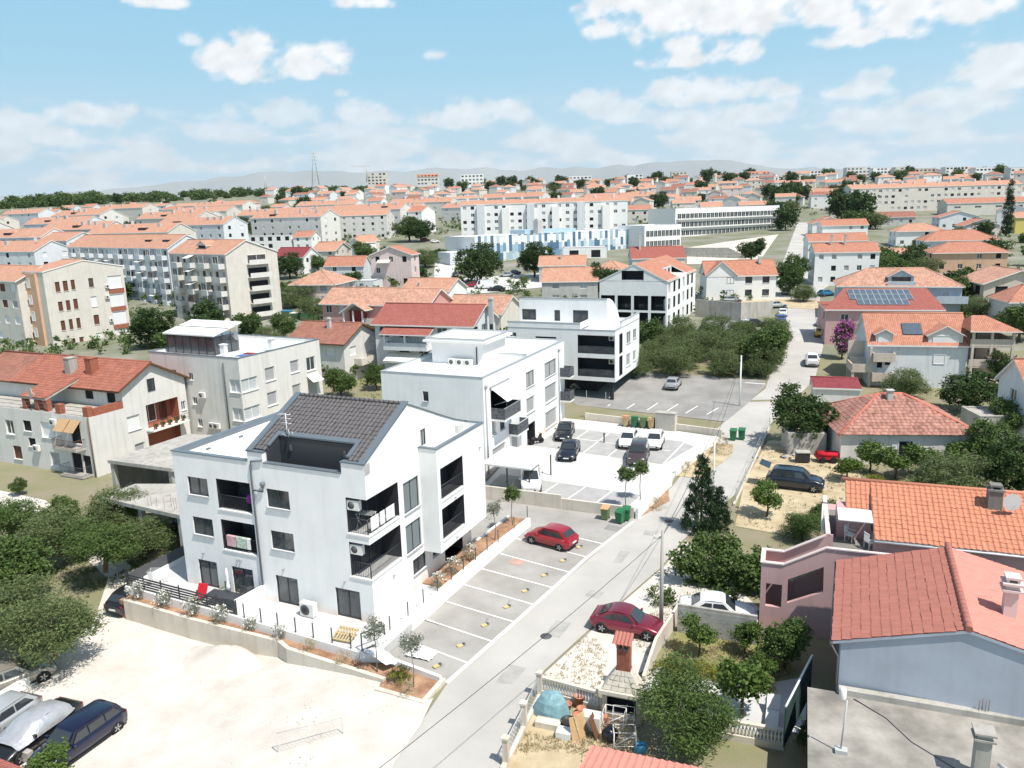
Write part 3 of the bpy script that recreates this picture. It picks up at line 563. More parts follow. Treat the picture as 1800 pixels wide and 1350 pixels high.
def car(kind, col, loc, yaw, label, group=None, name='parked_car', glass='car_glass', z=None):
    Ln, Wd, Ht = CARK[kind][:3]; h, w = Ln/2, Wd/2; zn = CARK[kind][7]; zbt = CARK[kind][10]
    t = T(name, label, 'van' if 'van' in kind else 'car', (loc[0], loc[1], (ter(loc[0], loc[1])+.035) if z is None else z), yaw, group)
    bo, gl, tr = cached(('car', kind, col, glass), lambda: car_meshes(kind, col, glass))
    put('body', bo, t); put('windows', gl, t); put('trim', tr, t)
    ty, ri = cached('wheel', wheel_m); k = 1.12 if kind in ('suv', 'bigvan') else 1.0
    for x in (h-.80, -h+.78):
        for s_ in (1, -1):
            q = put('wheel', ty, t, (x, s_*(w-.09), .315*k), 0 if s_ < 0 else math.pi); q.scale = (k, 1, k); put('rim', ri, q)
    hl = cached('hl', lambda: MB().prism([(-.14, -.16), (.06, -.13), (.07, .10), (-.16, .16)], 0, .15).mesh('headlight', 'lamp_white'))
    tl = cached('tl', lambda: MB().box(-.03, .05, -.10, .10, 0, .26).mesh('taillight', 'lamp_red'))
    pl = cached('pl', lambda: MB().box(-.015, .015, -.26, .26, 0, .11).mesh('number_plate', 'plate')); mi = cached('mi'+col, lambda: MB().box(-.05, .07, -.09, .09, 0, .13).mesh('mirror', 'paint_'+col))
    for s_ in (1, -1):
        q = put('headlight', hl, t, (h-.17, s_*w*.66, zn-.22)); q.scale = (1, s_, 1)
        put('taillight', tl, t, (-h+.07, s_*w*.76, zbt-.34)); put('mirror', mi, t, (CARK[kind][3]-.28, s_*(w+.04), CARK[kind][9]+.02))
    put('number_plate', pl, t, (h+.022, 0, .36)); put('number_plate', pl, t, (-h-.022, 0, .56)); return t
# ---------------------------------------------------------------- ground
def sheet(name, pts, mat, dz=.02, step=6.0, parent=None, flat=None):
    """flat or draped sheet over a world-space polygon"""
    bm = bmesh.new(); vs = [bm.verts.new((p[0], p[1], 0)) for p in pts]; bm.faces.new(vs); bm.normal_update()
    if flat is None:
        for ax in (0, 1):
            lo, hi = min(p[ax] for p in pts), max(p[ax] for p in pts); st_ = max(step, (hi-lo)/60); k = math.floor(lo/st_)+1
            while k*st_ < hi:
                co = [0, 0, 0]; no = [0, 0, 0]; co[ax] = k*st_; no[ax] = 1
                bmesh.ops.bisect_plane(bm, geom=bm.verts[:]+bm.edges[:]+bm.faces[:], plane_co=co, plane_no=no); k += 1
    bmesh.ops.triangulate(bm, faces=bm.faces[:])
    for f_ in bm.faces:
        if f_.normal.z < 0: f_.normal_flip()
    for v_ in bm.verts: v_.co.z = (ter(v_.co.x, v_.co.y) if flat is None else flat)+dz
    me = bpy.data.meshes.new(name); bm.to_mesh(me); bm.free(); me.materials.append(MAT[mat])
    o = bpy.data.objects.new(name, me); COL.objects.link(o)
    if parent: o.parent = parent
    return o
def lwall(name, label, pts, z0, z1, th, mat, frame=L, cat='wall', group=None, capm=None):
    """low wall along a polyline in the street frame, thickness to the left of travel; z1 may vary per point"""
    t = T(name, label, cat, frame(*pts[0]), 0, group); o = Vector(frame(*pts[0])); m = MB(); cp = MB()
    zt = z1 if isinstance(z1, (list, tuple)) else [z1]*len(pts); zl = z0 if isinstance(z0, (list, tuple)) else [z0]*len(pts)
    W = [Vector(frame(*p))-o for p in pts]
    for k in range(len(W)-1):
        a, b = W[k], W[k+1]; d = (b-a).normalized(); nn = Vector((-d.y, d.x, 0))*th
        q = [a, b, b+nn, a+nn]; q = q[::1]
        m.prism([(p.x, p.y) for p in q], [zl[k], zl[k+1], zl[k+1], zl[k]], [zt[k], zt[k+1], zt[k+1], zt[k]])
        if capm: e = d*.0; cp.prism([(p.x, p.y) for p in (a-nn*.15, b-nn*.15, b+nn*1.15, a+nn*1.15)], [zt[k]+.002, zt[k+1]+.002]+[zt[k+1]+.002, zt[k]+.002], [zt[k]+.05, zt[k+1]+.05, zt[k+1]+.05, zt[k]+.05])
    m.build('wall', mat, t)
    if capm: cp.build('coping', capm, t)
    return t
# ---------------------------------------------------------------- terrain
xs = [-6000,-3000,-1500,-900,-600,-450,-330,-250,-190,-150,-120,-100,-85]+list(range(-72, 73, 3))+[85,100,120,150,190,250,330,450,600,900,1500,3000,6000]
ys = [-200,-60,-20,0,9]+list(range(15, 112, 3))+[116,122,130,140,150,165,180,200,225,255,290,330,365,400,450,500,550,600,700,800,900,1100,1400,2200,4000,6500]
gm = MB(); gm.v = [(x, y, ter(x, y)) for y in ys for x in xs]; nx = len(xs)
for j in range(len(ys)-1):
    for i in range(nx-1): gm.f.append((j*nx+i, j*nx+i+1, (j+1)*nx+i+1, (j+1)*nx+i)); gm.m.append(0 if ys[j] < 112 and abs(xs[i]) < 80 else 1)
struct(gm.build('ground', ['soil', 'town_ground']))
# gravel lot, lane, road
struct(sheet('gravel_lot', [L(6.45,-4.4), (-4.92,33.12), (-5.8,30.62), (-6.9,22), (-7,18), (-60,14), (-62,40), (-27.84,41.19), (-27.67,46.35), (-29.81,52.49), (-38.81,61.07), (-48.68,65.23), (-52.89,71.57), (-42.1,66.18), (-32.27,57.13), L(-19,1), L(-17.9,-2.7), L(-11.4,-3.0), L(-4.6,-3.0), L(-3.4,-3.45), L(3.4,-4.0), L(3.5,-4.8), L(6.2,-4.85)], 'gravel', .07, 3))
road = struct(sheet('road', [(-5.86,30.55), (-3.86,36.58), (7.94,56.31), (13.74,64.81), (21.85,81.64), (27.67,92.04), (33.34,99.91), (46.27,130.88), (59.4,165.5), (64.1,184.5), (60,195), (82,196), (72.8,182.5), (58.37,146.06), (49.62,121.9), (41.34,103.71), (31.94,89.89), (28.12,82.8), (18.74,62.73), (12.31,53.77), (9.75,49.24), (5.11,43), (0.91,37.01), (-0.87,30.34), (-1.5,22), (-7,22)], 'road', .03, 5))
struct(sheet('upper_road', [(53.77,163.38), (62.21,160.36), (100,235), (150,380), (140,383), (84,240)], 'road', .06, 8))
# parking strip beside the white house
park = struct(sheet('parking_strip', [L(1.9,-3.0), L(6.4,-3.05), L(9.7,21.5), L(9.5,22), L(-3.3,21.8), L(-14,21), L(-14,14.2), L(-.2,13.2), L(2.3,17.6), L(2.2,10)], 'asphalt', .045, 4))
def marks(parent, segs, w=.11, name='stall_line', z=.055, mat='paint'):
    for a, b in segs:
        A_, B_ = Vector(L(*a)), Vector(L(*b)); d = (B_-A_).normalized(); n_ = Vector((-d.y, d.x, 0))*w/2
        MB().face([A_-n_+Vector((0,0,z)), B_-n_+Vector((0,0,z)), B_+n_+Vector((0,0,z)), A_+n_+Vector((0,0,z))]).build(name, mat, parent)
marks(park, [((1.9,-.1),(6.63,-.94)), ((2,2.3),(6.89,1.54)), ((2.1,4.7),(7.18,3.98)), ((2.2,7.16),(7.55,6.35)), ((2.25,9.7),(7.81,8.87)), ((2.4,12.36),(8.17,11.34)), ((2.4,15.2),(8.49,14)), ((6.3,17.0),(8.72,16.57))])
marks(park, [((6.45,-3.05),(7.6,6.4)), ((7.6,6.4),(8.45,14)), ((8.45,14),(9.75,21.5))], .3, 'kerb_line', .058, 'road_white')
MB().face([L(3.55,11.2,.056), L(4.5,11.0,.056), L(4.6,11.9,.056), L(3.65,12.05,.056)]).build('repair_patch', M('patch_red', (.46,.30,.26), .95, .15, 2) and 'patch_red', park)
MB().face([L(8.0,19.2,.056), L(9.3,19.0,.056), L(9.45,19.9,.056), L(8.1,20.2,.056)]).build('drain_patch', 'asphalt_dark', park)
# raised court of the second white block, and the lot beyond it
CZ = .3
court = struct(MB().prism([L(*p)[:2] for p in ((-4.6,22.9),(3.3,23.0),(9.6,22.3),(10.6,30.6),(10.3,35),(11.8,41.5),(12.2,46),(6,47.2),(-3,48),(-6.5,48),(-6.5,36))], -.6, CZ).build('court', 'road_white'))
marks(court, [((-5,41.0),(8.5,39.5)), ((-1.6,44.3),(-2.1,36.2)), ((.9,44),(.5,36)), ((3.6,43.8),(3.2,35.6)), ((6.4,43.4),(6.0,35.2)), ((9.2,43),(8.8,35.4))], .12, 'stall_line', CZ+.02)
for q in ([(-5.2,36.8),(8.8,35.2),(10.4,41.8),(8.7,43.2),(-4.6,44.4)], [(-4.2,23.2),(3.2,23.3),(8.6,22.9),(8.9,26.6),(-4.6,27.6)]):
    MB().face([L(*p, CZ+.008) for p in q]).build('paving', 'paver_grey', court)
marks(court, [((.9,23.3),(1.3,27)), ((3.4,23.3),(3.9,26.9)), ((5.9,23.2),(6.4,26.7))], .12, 'stall_line', CZ+.02)
lot = struct(sheet('back_lot', [(7.97,95.49), (24.18,85.6), (33.76,101.2), (34.63,103.87), (17.39,110.7), (6.51,102.62)], 'asphalt_dark', .045, 5))
for a, b in (((1142,672),(1123,690)), ((1190,690),(1205,674)), ((1157,690),(1168,676)), ((1223,694),(1238,680)), ((1257,698),(1271,682)), ((1294,700),(1302,690)), ((1068,714),(1092,702)), ((1103,716),(1124,704)), ((1140,716),(1160,705)), ((1172,722),(1192,711)), ((1207,726),(1226,715)), ((1244,730),(1261,718))):
    pass
LM = (((19.48,107.48),(17.15,102.37)),((20.93,104.35),(19.46,101.21)),((24,105.1),(21.81,100.17)),((26.42,104.32),(23.99,98.85)),((28.62,103.12),(26.25,97.85)),((30.21,100.71),(28.59,96.76)),((13.83,97.75),(11.87,94.4)),((16.27,96.76),(14.03,92.77)),((18.5,95.52),(16.34,91.79)),((20.67,94.31),(18.51,90.92)),((22.84,93.12),(20.58,89.81)),((25.08,91.95),(22.88,88.96)))
for a, b in LM:
    d = (Vector(b)-Vector(a)).normalized(); n_ = Vector((-d.y, d.x))*.07
    MB().face([(a[0]+n_.x, a[1]+n_.y, .055), (b[0]+n_.x, b[1]+n_.y, .055), (b[0]-n_.x, b[1]-n_.y, .055), (a[0]-n_.x, a[1]-n_.y, .055)][::-1]).build('stall_line', 'paint', lot)
# yards on the far side of the road
struct(sheet('dry_yard', [(16.85,56.11), (20.33,65.43), (26.54,77.94), (33.95,77.21), (30.64,64.57), (26.46,58.28), (20.71,53.7)], 'drygrass', .03, 4))
struct(sheet('verge', [(0.9,36.75), (5.15,42.8), (9.7,48.98), (10.76,45.91), (9.13,42.44), (6.55,37.25), (4.51,35.58)], 'gravel', .035, 3))
struct(sheet('garden_lawn', [(8.17,38.53), (9.78,43.08), (13.92,40.89), (14.61,36.85), (12.65,35.93), (7.4,37.74)], 'lawn', .03, 4))
struct(sheet('garden_path', [(7.47,37.63), (12.6,35.78), (15.01,36.32), (13.19,31.86), (10.97,31.96), (5.2,34.37)], 'paver', .04, 4))
struct(sheet('junk_yard', [(-0.74,30.33), (1.02,35.99), (4.7,34.86), (5.83,30.06), (8,24), (0,22)], 'drygrass', .035, 4))
struct(sheet('driveway_right', [(9.94,49.22), (12.52,53.76), (14.81,43.13), (10.42,45.18)], 'gravel', .04, 4))
sky_dome()
M('patch_grey', (.37,.36,.335), .95, .15, 1.5); rp = random.Random(14)
for k in range(9):
    u, v = rp.uniform(8.6,10.6)+k*.35, -2+k*5.3; a, b = rp.uniform(.4,1.1), rp.uniform(.7,2.4)
    MB().face([L(u,v,.036), L(u+a,v+rp.uniform(-.1,.2),.036), L(u+a+.1,v+b,.036), L(u+rp.uniform(-.1,.1),v+b,.036)]).build('repair_patch', 'patch_grey', road)
for u, v in ((9.6,3.2),(12.3,22.5),(16.5,41)): MB().lathe(*L(u,v)[:2], [(.34,.032),(.34,.04),(.02,.041)], 14).build('manhole_cover', 'grey_dark', road)
# ---------------------------------------------------------------- the white house in the middle
b1 = T('apartment_house', 'white three storey house with dark tiled roof, roof terrace and corner balconies', 'apartment house', L(0,0,0), NY)
w = MB(); ZB = -1.9
Fops = [(-13.8,6.9,-12.1,8.12),(-7.33,6.9,-5.6,8.1),(-13.78,4.17,-12.06,5.39),(-7.32,4.16,-5.56,5.38),(-13.76,.52,-12.13,2.4),(-10.87,.52,-9.12,2.39),(-7.29,.52,-5.57,2.4),(-2.74,.52,-.96,2.4)]
LOG = [(-11.34,6.22,-8.6,8.26),(-11.32,3.46,-8.56,5.54)]; COR = [(6.06,8.29),(3.32,5.53)]
X0 = -14.9
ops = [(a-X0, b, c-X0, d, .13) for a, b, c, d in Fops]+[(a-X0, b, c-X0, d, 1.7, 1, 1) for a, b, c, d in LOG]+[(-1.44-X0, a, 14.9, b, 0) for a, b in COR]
def wf(mb, o, ax, Ln, z0, z1, ops, m=0, top=None): wallface(mb, o, ax, Ln, z0, z1, [p for p in ops], m, top)
wf(w, (X0,0), (1,0), 14.9, ZB, 9.7, ops)
for a, b, z in ((-8.56,-7.38,10.33),(-1.6,0,10.37)): w.box(a, b, .0, .55, 9.7, z)
Rops = [(3.87,5.9,5.7,7.95,.13),(3.87,3.2,5.69,5.15,.13),(4.49,1.5,6.12,2.57,.13),(8.6,.5,11.2,2.45,2.0,1,1),(7.0,1.7,8.2,2.35,.13)]+[(0,a,3.3,b,0) for a, b in COR]
wf(w, (0,0), (0,1), 12.55, ZB, 9.7, Rops)
prof = [(0,10.37),(4.9,12.73),(5.23,12.62),(6.71,11.99),(9.08,10.98),(10.62,10.35),(12.26,9.79),(12.55,9.71)]
for k in range(len(prof)-1):       # gable above the eaves, with the terrace door left open
    (a, za), (b, zb_) = prof[k], prof[k+1]
    if a == 5.23: w.face([(0,a,9.7),(0,6.23,9.7),(0,6.23,12.2),(0,a,za)]); w.face([(0,6.23,10.74),(0,b,10.74),(0,b,zb_),(0,6.23,12.2)])
    elif a == 6.71: w.face([(0,6.82,9.7),(0,b,9.7),(0,b,zb_),(0,6.82,11.94)]); w.face([(0,a,10.74),(0,6.82,10.74),(0,6.82,11.94),(0,a,za)])
    else: w.face([(0,a,9.7),(0,b,9.7),(0,b,zb_),(0,a,za)])
    w.face([(-.35,a,za),(-.35,a,9.7),(-.35,b,9.7),(-.35,b,zb_)][::-1])
    w.face([(-8.5,a,9.4),(-8.5,a,za-.05),(-8.5,b,zb_-.05),(-8.5,b,9.4)])
wf(w, (0,12.55), (-1,0), 14.9, ZB, 9.7, [])
wf(w, (X0,12.55), (0,-1), 12.55, ZB, 9.7, [(3.2,6.9,4.6,8.1,.13),(7.5,4.1,9,5.4,.13)])
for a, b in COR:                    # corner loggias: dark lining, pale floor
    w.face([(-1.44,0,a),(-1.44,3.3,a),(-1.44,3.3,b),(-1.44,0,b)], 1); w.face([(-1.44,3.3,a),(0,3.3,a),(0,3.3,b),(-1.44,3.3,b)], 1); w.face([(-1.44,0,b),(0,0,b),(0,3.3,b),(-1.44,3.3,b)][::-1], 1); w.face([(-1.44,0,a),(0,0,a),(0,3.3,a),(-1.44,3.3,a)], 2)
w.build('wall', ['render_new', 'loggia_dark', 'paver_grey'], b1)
for k, (a, b, c, d) in enumerate(Fops): window(b1, (X0,0), (1,0), a-X0, b, c-X0, d, 'd', .13, sill='cap_light' if k < 4 else None)
for a, b, c, d, dp in Rops[:3]+Rops[4:5]: window(b1, (0,0), (0,1), a, b, c, d, 'e' if b > 3 else 'd', .13, sill='cap_light')
for a, b, c, d in LOG:              # loggia: patio window at the back, ledge, bar railing
    window(b1, (X0,1.55), (1,0), a-X0+.3, b+.05, c-X0-.5, b+1.95, 'd', .02, name='patio_door')
    MB().box(a-.04, c+.04, -.06, .25, b-.06, b+.03).build('ledge', 'trim_white', b1)
    r = MB().tube([(a,.12,b+.95),(c,.12,b+.95)], .025, 5)
    for q in range(22): x = a+(c-a)*(q+.5)/22; r.box(x-.008, x+.008, .11, .13, b+.03, b+.95)
    r.build('railing', 'anthracite', b1)
for k, (a, b) in enumerate(COR):
    MB().prism([(-1.5,-.06),(.06,-.06),(.06,3.34),(-.2,3.34),(-.2,.2),(-1.5,.2)], a-.06, a+.03).build('ledge', 'trim_white', b1)
    r = MB().tube([(-1.44,.1,a+.95),(-.1,.1,a+.95),(-.1,3.3,a+.95)], .025, 5); r.tube([(-.1,.1,a),(-.1,.1,a+.95)], .025, 5)
    for q in range(11): x = -1.4+1.25*q/10; r.box(x-.008, x+.008, .09, .11, a+.03, a+.95)
    for q in range(27): y = .15+3.1*q/26; r.box(-.108, -.092, y-.008, y+.008, a+.03, a+.95)
    r.build('railing', 'anthracite', b1)
    aircon(b1, (-1.05,.42,b-.78), 0); window(b1, (-1.44,0), (0,1), 1.0, a+.08, 2.9, a+2.0, 'd', .0, name='patio_door')
# bay with two loggias and a roof terrace
y = MB(); bo = [(6.25-5.87,6.12,9.3-5.87,8.29,1.25,1,1),(6.23-5.87,3.38,9.27-5.87,5.57,1.25,1,1)]
wallface(y, (1.3,5.87), (0,1), 6.68, 2.68, 9.7, bo); wallface(y, (0,5.87), (1,0), 1.3, 2.68, 9.7); wallface(y, (1.3,12.55), (-1,0), 1.3, 2.68, 9.7)
y.face([(0,5.87,2.68),(1.3,5.87,2.68),(1.3,12.55,2.68),(0,12.55,2.68)][::-1]); y.face([(0,6.1,8.75),(1.05,6.1,8.75),(1.05,12.3,8.75),(0,12.3,8.75)])
for q in ([(1.05,6.1),(1.05,12.3)], [(0.003,6.1),(1.05,6.1)], [(1.05,12.3),(0.003,12.3)]): y.face([(*q[0],8.75),(*q[0],9.7),(*q[1],9.7),(*q[1],8.75)])
y.build('bay', ['render_new','loggia_dark'], b1)
MB().box(1.05,1.36,5.81,12.61,9.7,9.76).box(.003,1.05,5.81,6.12,9.7,9.76).box(.003,1.05,12.3,12.61,9.7,9.76).build('parapet_cap', 'cap_grey', b1)
for a, b in ((6.12,8.29),(3.38,5.57)):
    MB().box(1.12,1.36,6.2,9.33,a-.06,a+.03).build('ledge', 'trim_white', b1); r = MB().tube([(1.2,6.25,a+.95),(1.2,9.3,a+.95)], .025, 5)
    for q in range(25): yy = 6.3+2.95*q/24; r.box(1.192,1.208,yy-.008,yy+.008,a+.03,a+.95)
    r.build('railing', 'anthracite', b1)
window(b1, (0,6.23), (0,1), 0, 8.78, .59, 10.74, 'g', .08, name='terrace_door')
# roofs: white flat part, tiled slope with the terrace cut into it, curved back slope
MB().face([(X0+.3,.3,9.42),(-8.5,.3,9.42),(-8.5,12.2,9.42),(X0+.3,12.2,9.42)]).build('flat_roof', 'deck_white', b1)
MB().box(X0-.06,-8.56,-.06,.3,9.7,9.76).box(X0-.06,X0+.3,.3,12.6,9.7,9.76).box(X0+.3,-8.5,12.25,12.6,9.7,9.76).box(X0+.3,X0+.32,.3,12.25,9.42,9.7).build('parapet_cap', 'cap_grey', b1)
MB().box(-12.6,-12.56,.3,12.2,9.425,9.44).build('roof_seam', 'cap_light', b1)
for v_ in (1.6,4.6,7.6): MB().box(-13.6,-13.45,v_,v_+.3,9.43,9.53).build('roof_vent', 'cap_grey', b1)
sl = (12.68-10.42)/4.55; zs_ = lambda v_: 10.30+sl*v_
rb = MB()
for a, b, c, d in ((-8.2,.3,-7.2,4.9),(-1.4,.3,-.35,4.9),(-7.2,1.42,-1.4,4.9)): rb.face([(a,b,zs_(b)),(c,b,zs_(b)),(c,d,zs_(d)),(a,d,zs_(d))])
rb.box(-7.3,-1.3,0.003,.3,9.2,9.699)
back = [(4.9,zs_(4.9)+.02)]+[(a,b-.06) for a, b in prof[2:]]
for (a, za), (b, zb_) in zip(back, back[1:]): rb.face([(-8.45,b,zb_),(-8.45,a,za),(-.35,a,za),(-.35,b,zb_)])
roof1 = rb.build('roof', 'anthracite', b1)
nt_ = MB(); nt_.face([(-7.2,1.42,9.1),(-1.4,1.42,9.1),(-1.4,1.42,zs_(1.42)),(-7.2,1.42,zs_(1.42))]); nt_.face([(-7.2,.3,9.1),(-7.2,1.42,9.1),(-7.2,1.42,zs_(1.42)),(-7.2,.3,zs_(.3))]); nt_.face([(-1.4,1.42,9.1),(-1.4,.3,9.1),(-1.4,.3,zs_(.3)),(-1.4,1.42,zs_(1.42))]); nt_.face([(-7.2,.3,9.1),(-1.4,.3,9.1),(-1.4,1.42,9.1),(-7.2,1.42,9.1)])
nt_.build('terrace_recess', 'anthracite', b1)
for x in (-6.3,-2.3): MB().box(x-.06,x+.06,1.3,1.42,10.2,10.55).build('wall_light', 'grey_dark', b1)
c = MB(); cap = lambda a, b, v0, v1: c.extr([(a,v0,zs_(v0)+.10),(b,v0,zs_(v0)+.10),(b,v1,zs_(v1)+.10),(a,v1,zs_(v1)+.10)], (0,0,.10))
cap(-8.56,-8.15,-.06,4.95); cap(-.38,.06,-.06,4.95); c.box(-8.62,-7.34,-.06,.5,10.34,10.42); c.box(-1.64,-.38,-.06,.35,10.38,10.46); c.box(-7.34,-1.64,-.06,.3,9.70,9.77)
cap(-1.45,-1.2,.35,1.5); cap(-7.4,-7.15,.5,1.5); c.extr([(-7.4,1.36,zs_(1.36)+.1),(-1.2,1.36,zs_(1.36)+.1),(-1.2,1.62,zs_(1.62)+.12),(-7.4,1.62,zs_(1.62)+.12)], (0,0,.1))
for (a, za), (b, zb_) in zip(prof[1:], prof[2:]): c.extr([(-.4,a,za),(.06,a,za),(.06,b,zb_),(-.4,b,zb_)], (0,0,.07))
c.build('flashing', 'cap_grey', b1)
def tiles(parent, rect, O, eu, ev, nv, tu, tv, mat, keep=300, inside=None, th=.03, cam_near=True, roll=.5, name='tile'):
    """single overlapping tiles on a slope: O origin, eu along the eave, ev up the slope, nv normal (parent frame)"""
    O, eu, ev, nv = Vector(O), Vector(eu), Vector(ev), Vector(nv); u0, u1, v0, v1 = rect; nu = max(1, int((u1-u0)/tu+.5)); tu = (u1-u0)/nu; nvn = max(1, int((v1-v0)/tv+.5)); tv = (v1-v0)/nvn
    sec = [(0,0),(.12,.9),(.34,1),(.5,.25),(.62,0),(.86,0),(1,.55)] if roll == .5 else [(0,.35),(.2,1),(.5,1.15),(.8,1),(1,.0)]
    k = MB(); pr = [(tu*1.03*a, th*1.1*b) for a, b in sec]
    def P(u, v, h): return tuple(eu*u+ev*v+nv*h)
    for (a, ha), (b, hb) in zip(pr, pr[1:]):
        k.face([P(a,-.03,ha+th),P(b,-.03,hb+th),P(b,tv,hb+.004),P(a,tv,ha+.004)], smooth=True); k.face([P(a,-.03,ha),P(b,-.03,hb),P(b,-.03,hb+th),P(a,-.03,ha+th)])
    me = k.mesh(name, mat); spots = []
    for j in range(nvn):
        for i in range(nu):
            u, v = u0+i*tu, v0+j*tv
            if inside is None or inside(u+tu/2, v+tv/2): spots.append((u, v))
    pm = parent.matrix_basis if parent.parent is None else parent.parent.matrix_basis @ parent.matrix_basis
    spots.sort(key=lambda s_: (pm @ (O+eu*s_[0]+ev*s_[1])-Vector((0,0,H_CAM))).length)
    for s_ in spots[:keep]: q_t = put(name, me, parent, O+eu*s_[0]+ev*s_[1]+nv*random.uniform(0,.02)+eu*random.uniform(-.012,.012)+ev*random.uniform(-.02,.02)); q_t.rotation_euler = (random.uniform(-.012,.012), random.uniform(-.012,.012), random.uniform(-.015,.015))
    if spots[keep:]:
        b = MB(); base = list(k.v); nf = len(k.f)
        for s_ in spots[keep:]:
            o_ = O+eu*s_[0]+ev*s_[1]+nv*random.uniform(0,.008); i0 = len(b.v); b.v += [(p[0]+o_.x,p[1]+o_.y,p[2]+o_.z) for p in base]
            f0 = len(b.f); b.f += [tuple(i0+q for q in f_) for f_ in k.f]; b.m += [0]*nf; b.sm |= {f0+q for q in k.sm}
        stuff(b.build('more_tiles', mat, parent))
cs = math.hypot(1, sl); ev1 = (0, 1/cs, sl/cs); nv1 = (0, -sl/cs, 1/cs)
tiles(roof1, (0, 7.8, 0, 4.6*cs), (-8.17,.3,zs_(.3)+.02), (1,0,0), ev1, nv1, .30, .36, 'tile_one_dark', inside=lambda u, v: not (.75 < u < 7.0 and v/cs < 1.3))
g_ = MB()
for q in range(22): g_.tube([(-8.2+q*.36,4.9,zs_(4.9)+.05),(-8.2+q*.36+.38,4.9,zs_(4.9)+.09)], .12, 7)
g_.build('ridge', 'tile_one_dark', roof1)
# rain pipe with hopper, wall lamps, antenna, roof AC
p = MB().tube([(-7.38,-.07,9.9),(-8.25,-.08,9.75),(-8.3,-.1,9.5),(-8.3,-.1,.55)], .06, 6).tube([(-8.3,-.1,7.9),(-7.5,-.1,7.9),(-7.45,-.12,8.2)], .05, 5); p.lathe(-7.45,-.14,[(.06,8.15),(.16,8.35),(.16,8.5)], 8); p.build('rain_pipe', 'cap_grey', b1)
for x in (-13.1,-10.2,-9.95,-6.5,-1.9): MB().box(x-.05,x+.05,-.16,0,2.95,3.0).box(x-.04,x+.04,-.18,-.1,2.86,2.95).build('wall_lamp', 'cap_light', b1)
for yy, z_ in ((2.2,2.6),(8,2.95),(11.8,8.1),(8,5.75)): MB().box(0 if yy < 5 else 1.3,.16 if yy < 5 else 1.46,yy-.05,yy+.05,z_,z_+.06).build('wall_lamp', 'cap_light', b1)
an = MB().tube([(-6.6,1.5,10.9),(-6.6,1.5,12.5)], .03, 5)
for z_ in (11.9,12.2,12.45): an.tube([(-7.1,1.5,z_),(-6.2,1.5,z_)], .015, 4)
for x in (-7.0,-6.8,-6.4): an.tube([(x,1.25,12.45),(x,1.75,12.45)], .01, 4)
an.build('antenna', 'metal_white', b1); dish(b1, (-6.2,1.5,11.35), R_(-40), .3)
MB().box(.75,1.0,9.4,10.2,9.76,10.3).build('roof_unit', 'ac_white', b1)
# ---------------------------------------------------------------- terrace, planting strip and walls in front of it
struct(MB().prism([L(*p)[:2] for p in ((-18.2,-1.95),(1.0,-2.85),(1.9,-2.0),(1.95,1),(2.05,5.5),(.02,5.5),(.02,12.6),(-14.9,12.6),(-17.8,12.6))], -2.2, .5).build('terrace', 'paver'))
lwall('retaining_wall', 'stained concrete retaining wall above the gravel lot', [(-17.5,-3.0),(-11.4,-3.25),(-4.6,-3.25),(-3.6,-3.7),(3.3,-4.25)], -2.2, [.2,.2,.2,.2,.25], .25, 'concrete_pale')
lwall('retaining_wall', 'low concrete wall at the road end of the planting bed', [(3.3,-5.0),(6.25,-5.05),(6.4,-3.0)], -1.4, [.15,.12,.3], .25, 'concrete_pale')
lwall('planter_wall', 'white rim wall between planting bed and parking strip', [(6.1,-2.9),(2.4,-2.45),(1.0,-2.9)], -1, [.35,.45,.6], .2, 'render_white')
lwall('terrace_wall', 'white kerb wall along the front edge of the terrace', [(-18.3,-2.15),(-8.5,-2.5),(1.0,-3.05)], -2, .62, .2, 'render_white')
lwall('terrace_wall', 'short white wall on the left side of the terrace', [(-17.85,8),(-18.1,-2.0)], -2, .8, .2, 'render_white')
lwall('terrace_wall', 'white dividing wall between the two terraces beside the rain pipe', [(-8.45,-2.3),(-8.2,-.02)], .4, 1.55, .18, 'render_white')
lwall('parking_wall', 'long white wall between the white house and the parking strip', [(1.8,-2.2),(2.0,2),(2.15,7),(2.3,12),(2.5,17.8)], -1, [.95,.95,.95,.9,.7], .28, 'render_white')
bed = struct(MB().prism([L(*p)[:2] for p in ((-18.0,-2.9),(-11.4,-3.05),(-4.6,-3.05),(-3.4,-3.5),(3.1,-4.05),(3.4,-4.85),(6.1,-4.85),(6.1,-3.0),(2.4,-2.6),(1.0,-3.05),(-8.5,-2.5),(-18,-2.15))], -2, .08).build('planting_bed', 'redsoil'))
struct(MB().prism([L(*p)[:2] for p in ((.05,5.45),(1.95,5.45),(2.2,12),(2.4,17.7),(.6,17.7),(.35,12),(.05,12))], -1, .62).build('side_bed', 'redsoil'))
lwall('bed_rim', 'pale low rim on the driveway side of the sapling bed', [(.6,17.7),(.32,12.6)], -.5, .72, .15, 'render_white')
for k, (u, v) in enumerate(((-16.8,-2.55),(-14.2,-2.75),(-11.7,-2.8),(-9.3,-2.8))): tree('oleander', L(u,v,.08), 'white flowering oleander below the slat fence, number %s from its left end' % ('one','two','three','four')[k], 1.25, name='oleander', group='oleanders in the bed below the terrace', cat='shrub')
for k, (u, v) in enumerate(((-7.0,-2.85),(-4.7,-2.95))): tree('oleander', L(u,v,.08), ('small oleander in the bed right of the slat fence corner', 'small oleander in the bed midway along the thin posts')[k], .95, name='oleander', group='oleanders in the bed below the terrace', cat='shrub')
for k, (u, v) in enumerate(((-2.3,-3.4),(.2,-3.6))): tree('tuft', L(u,v,.08), ('dry grass tuft in the bed below the wooden pallet', 'dry grass tuft in the bed below the black gate frame')[k], 1.3, name='grass_tuft', cat='plant')
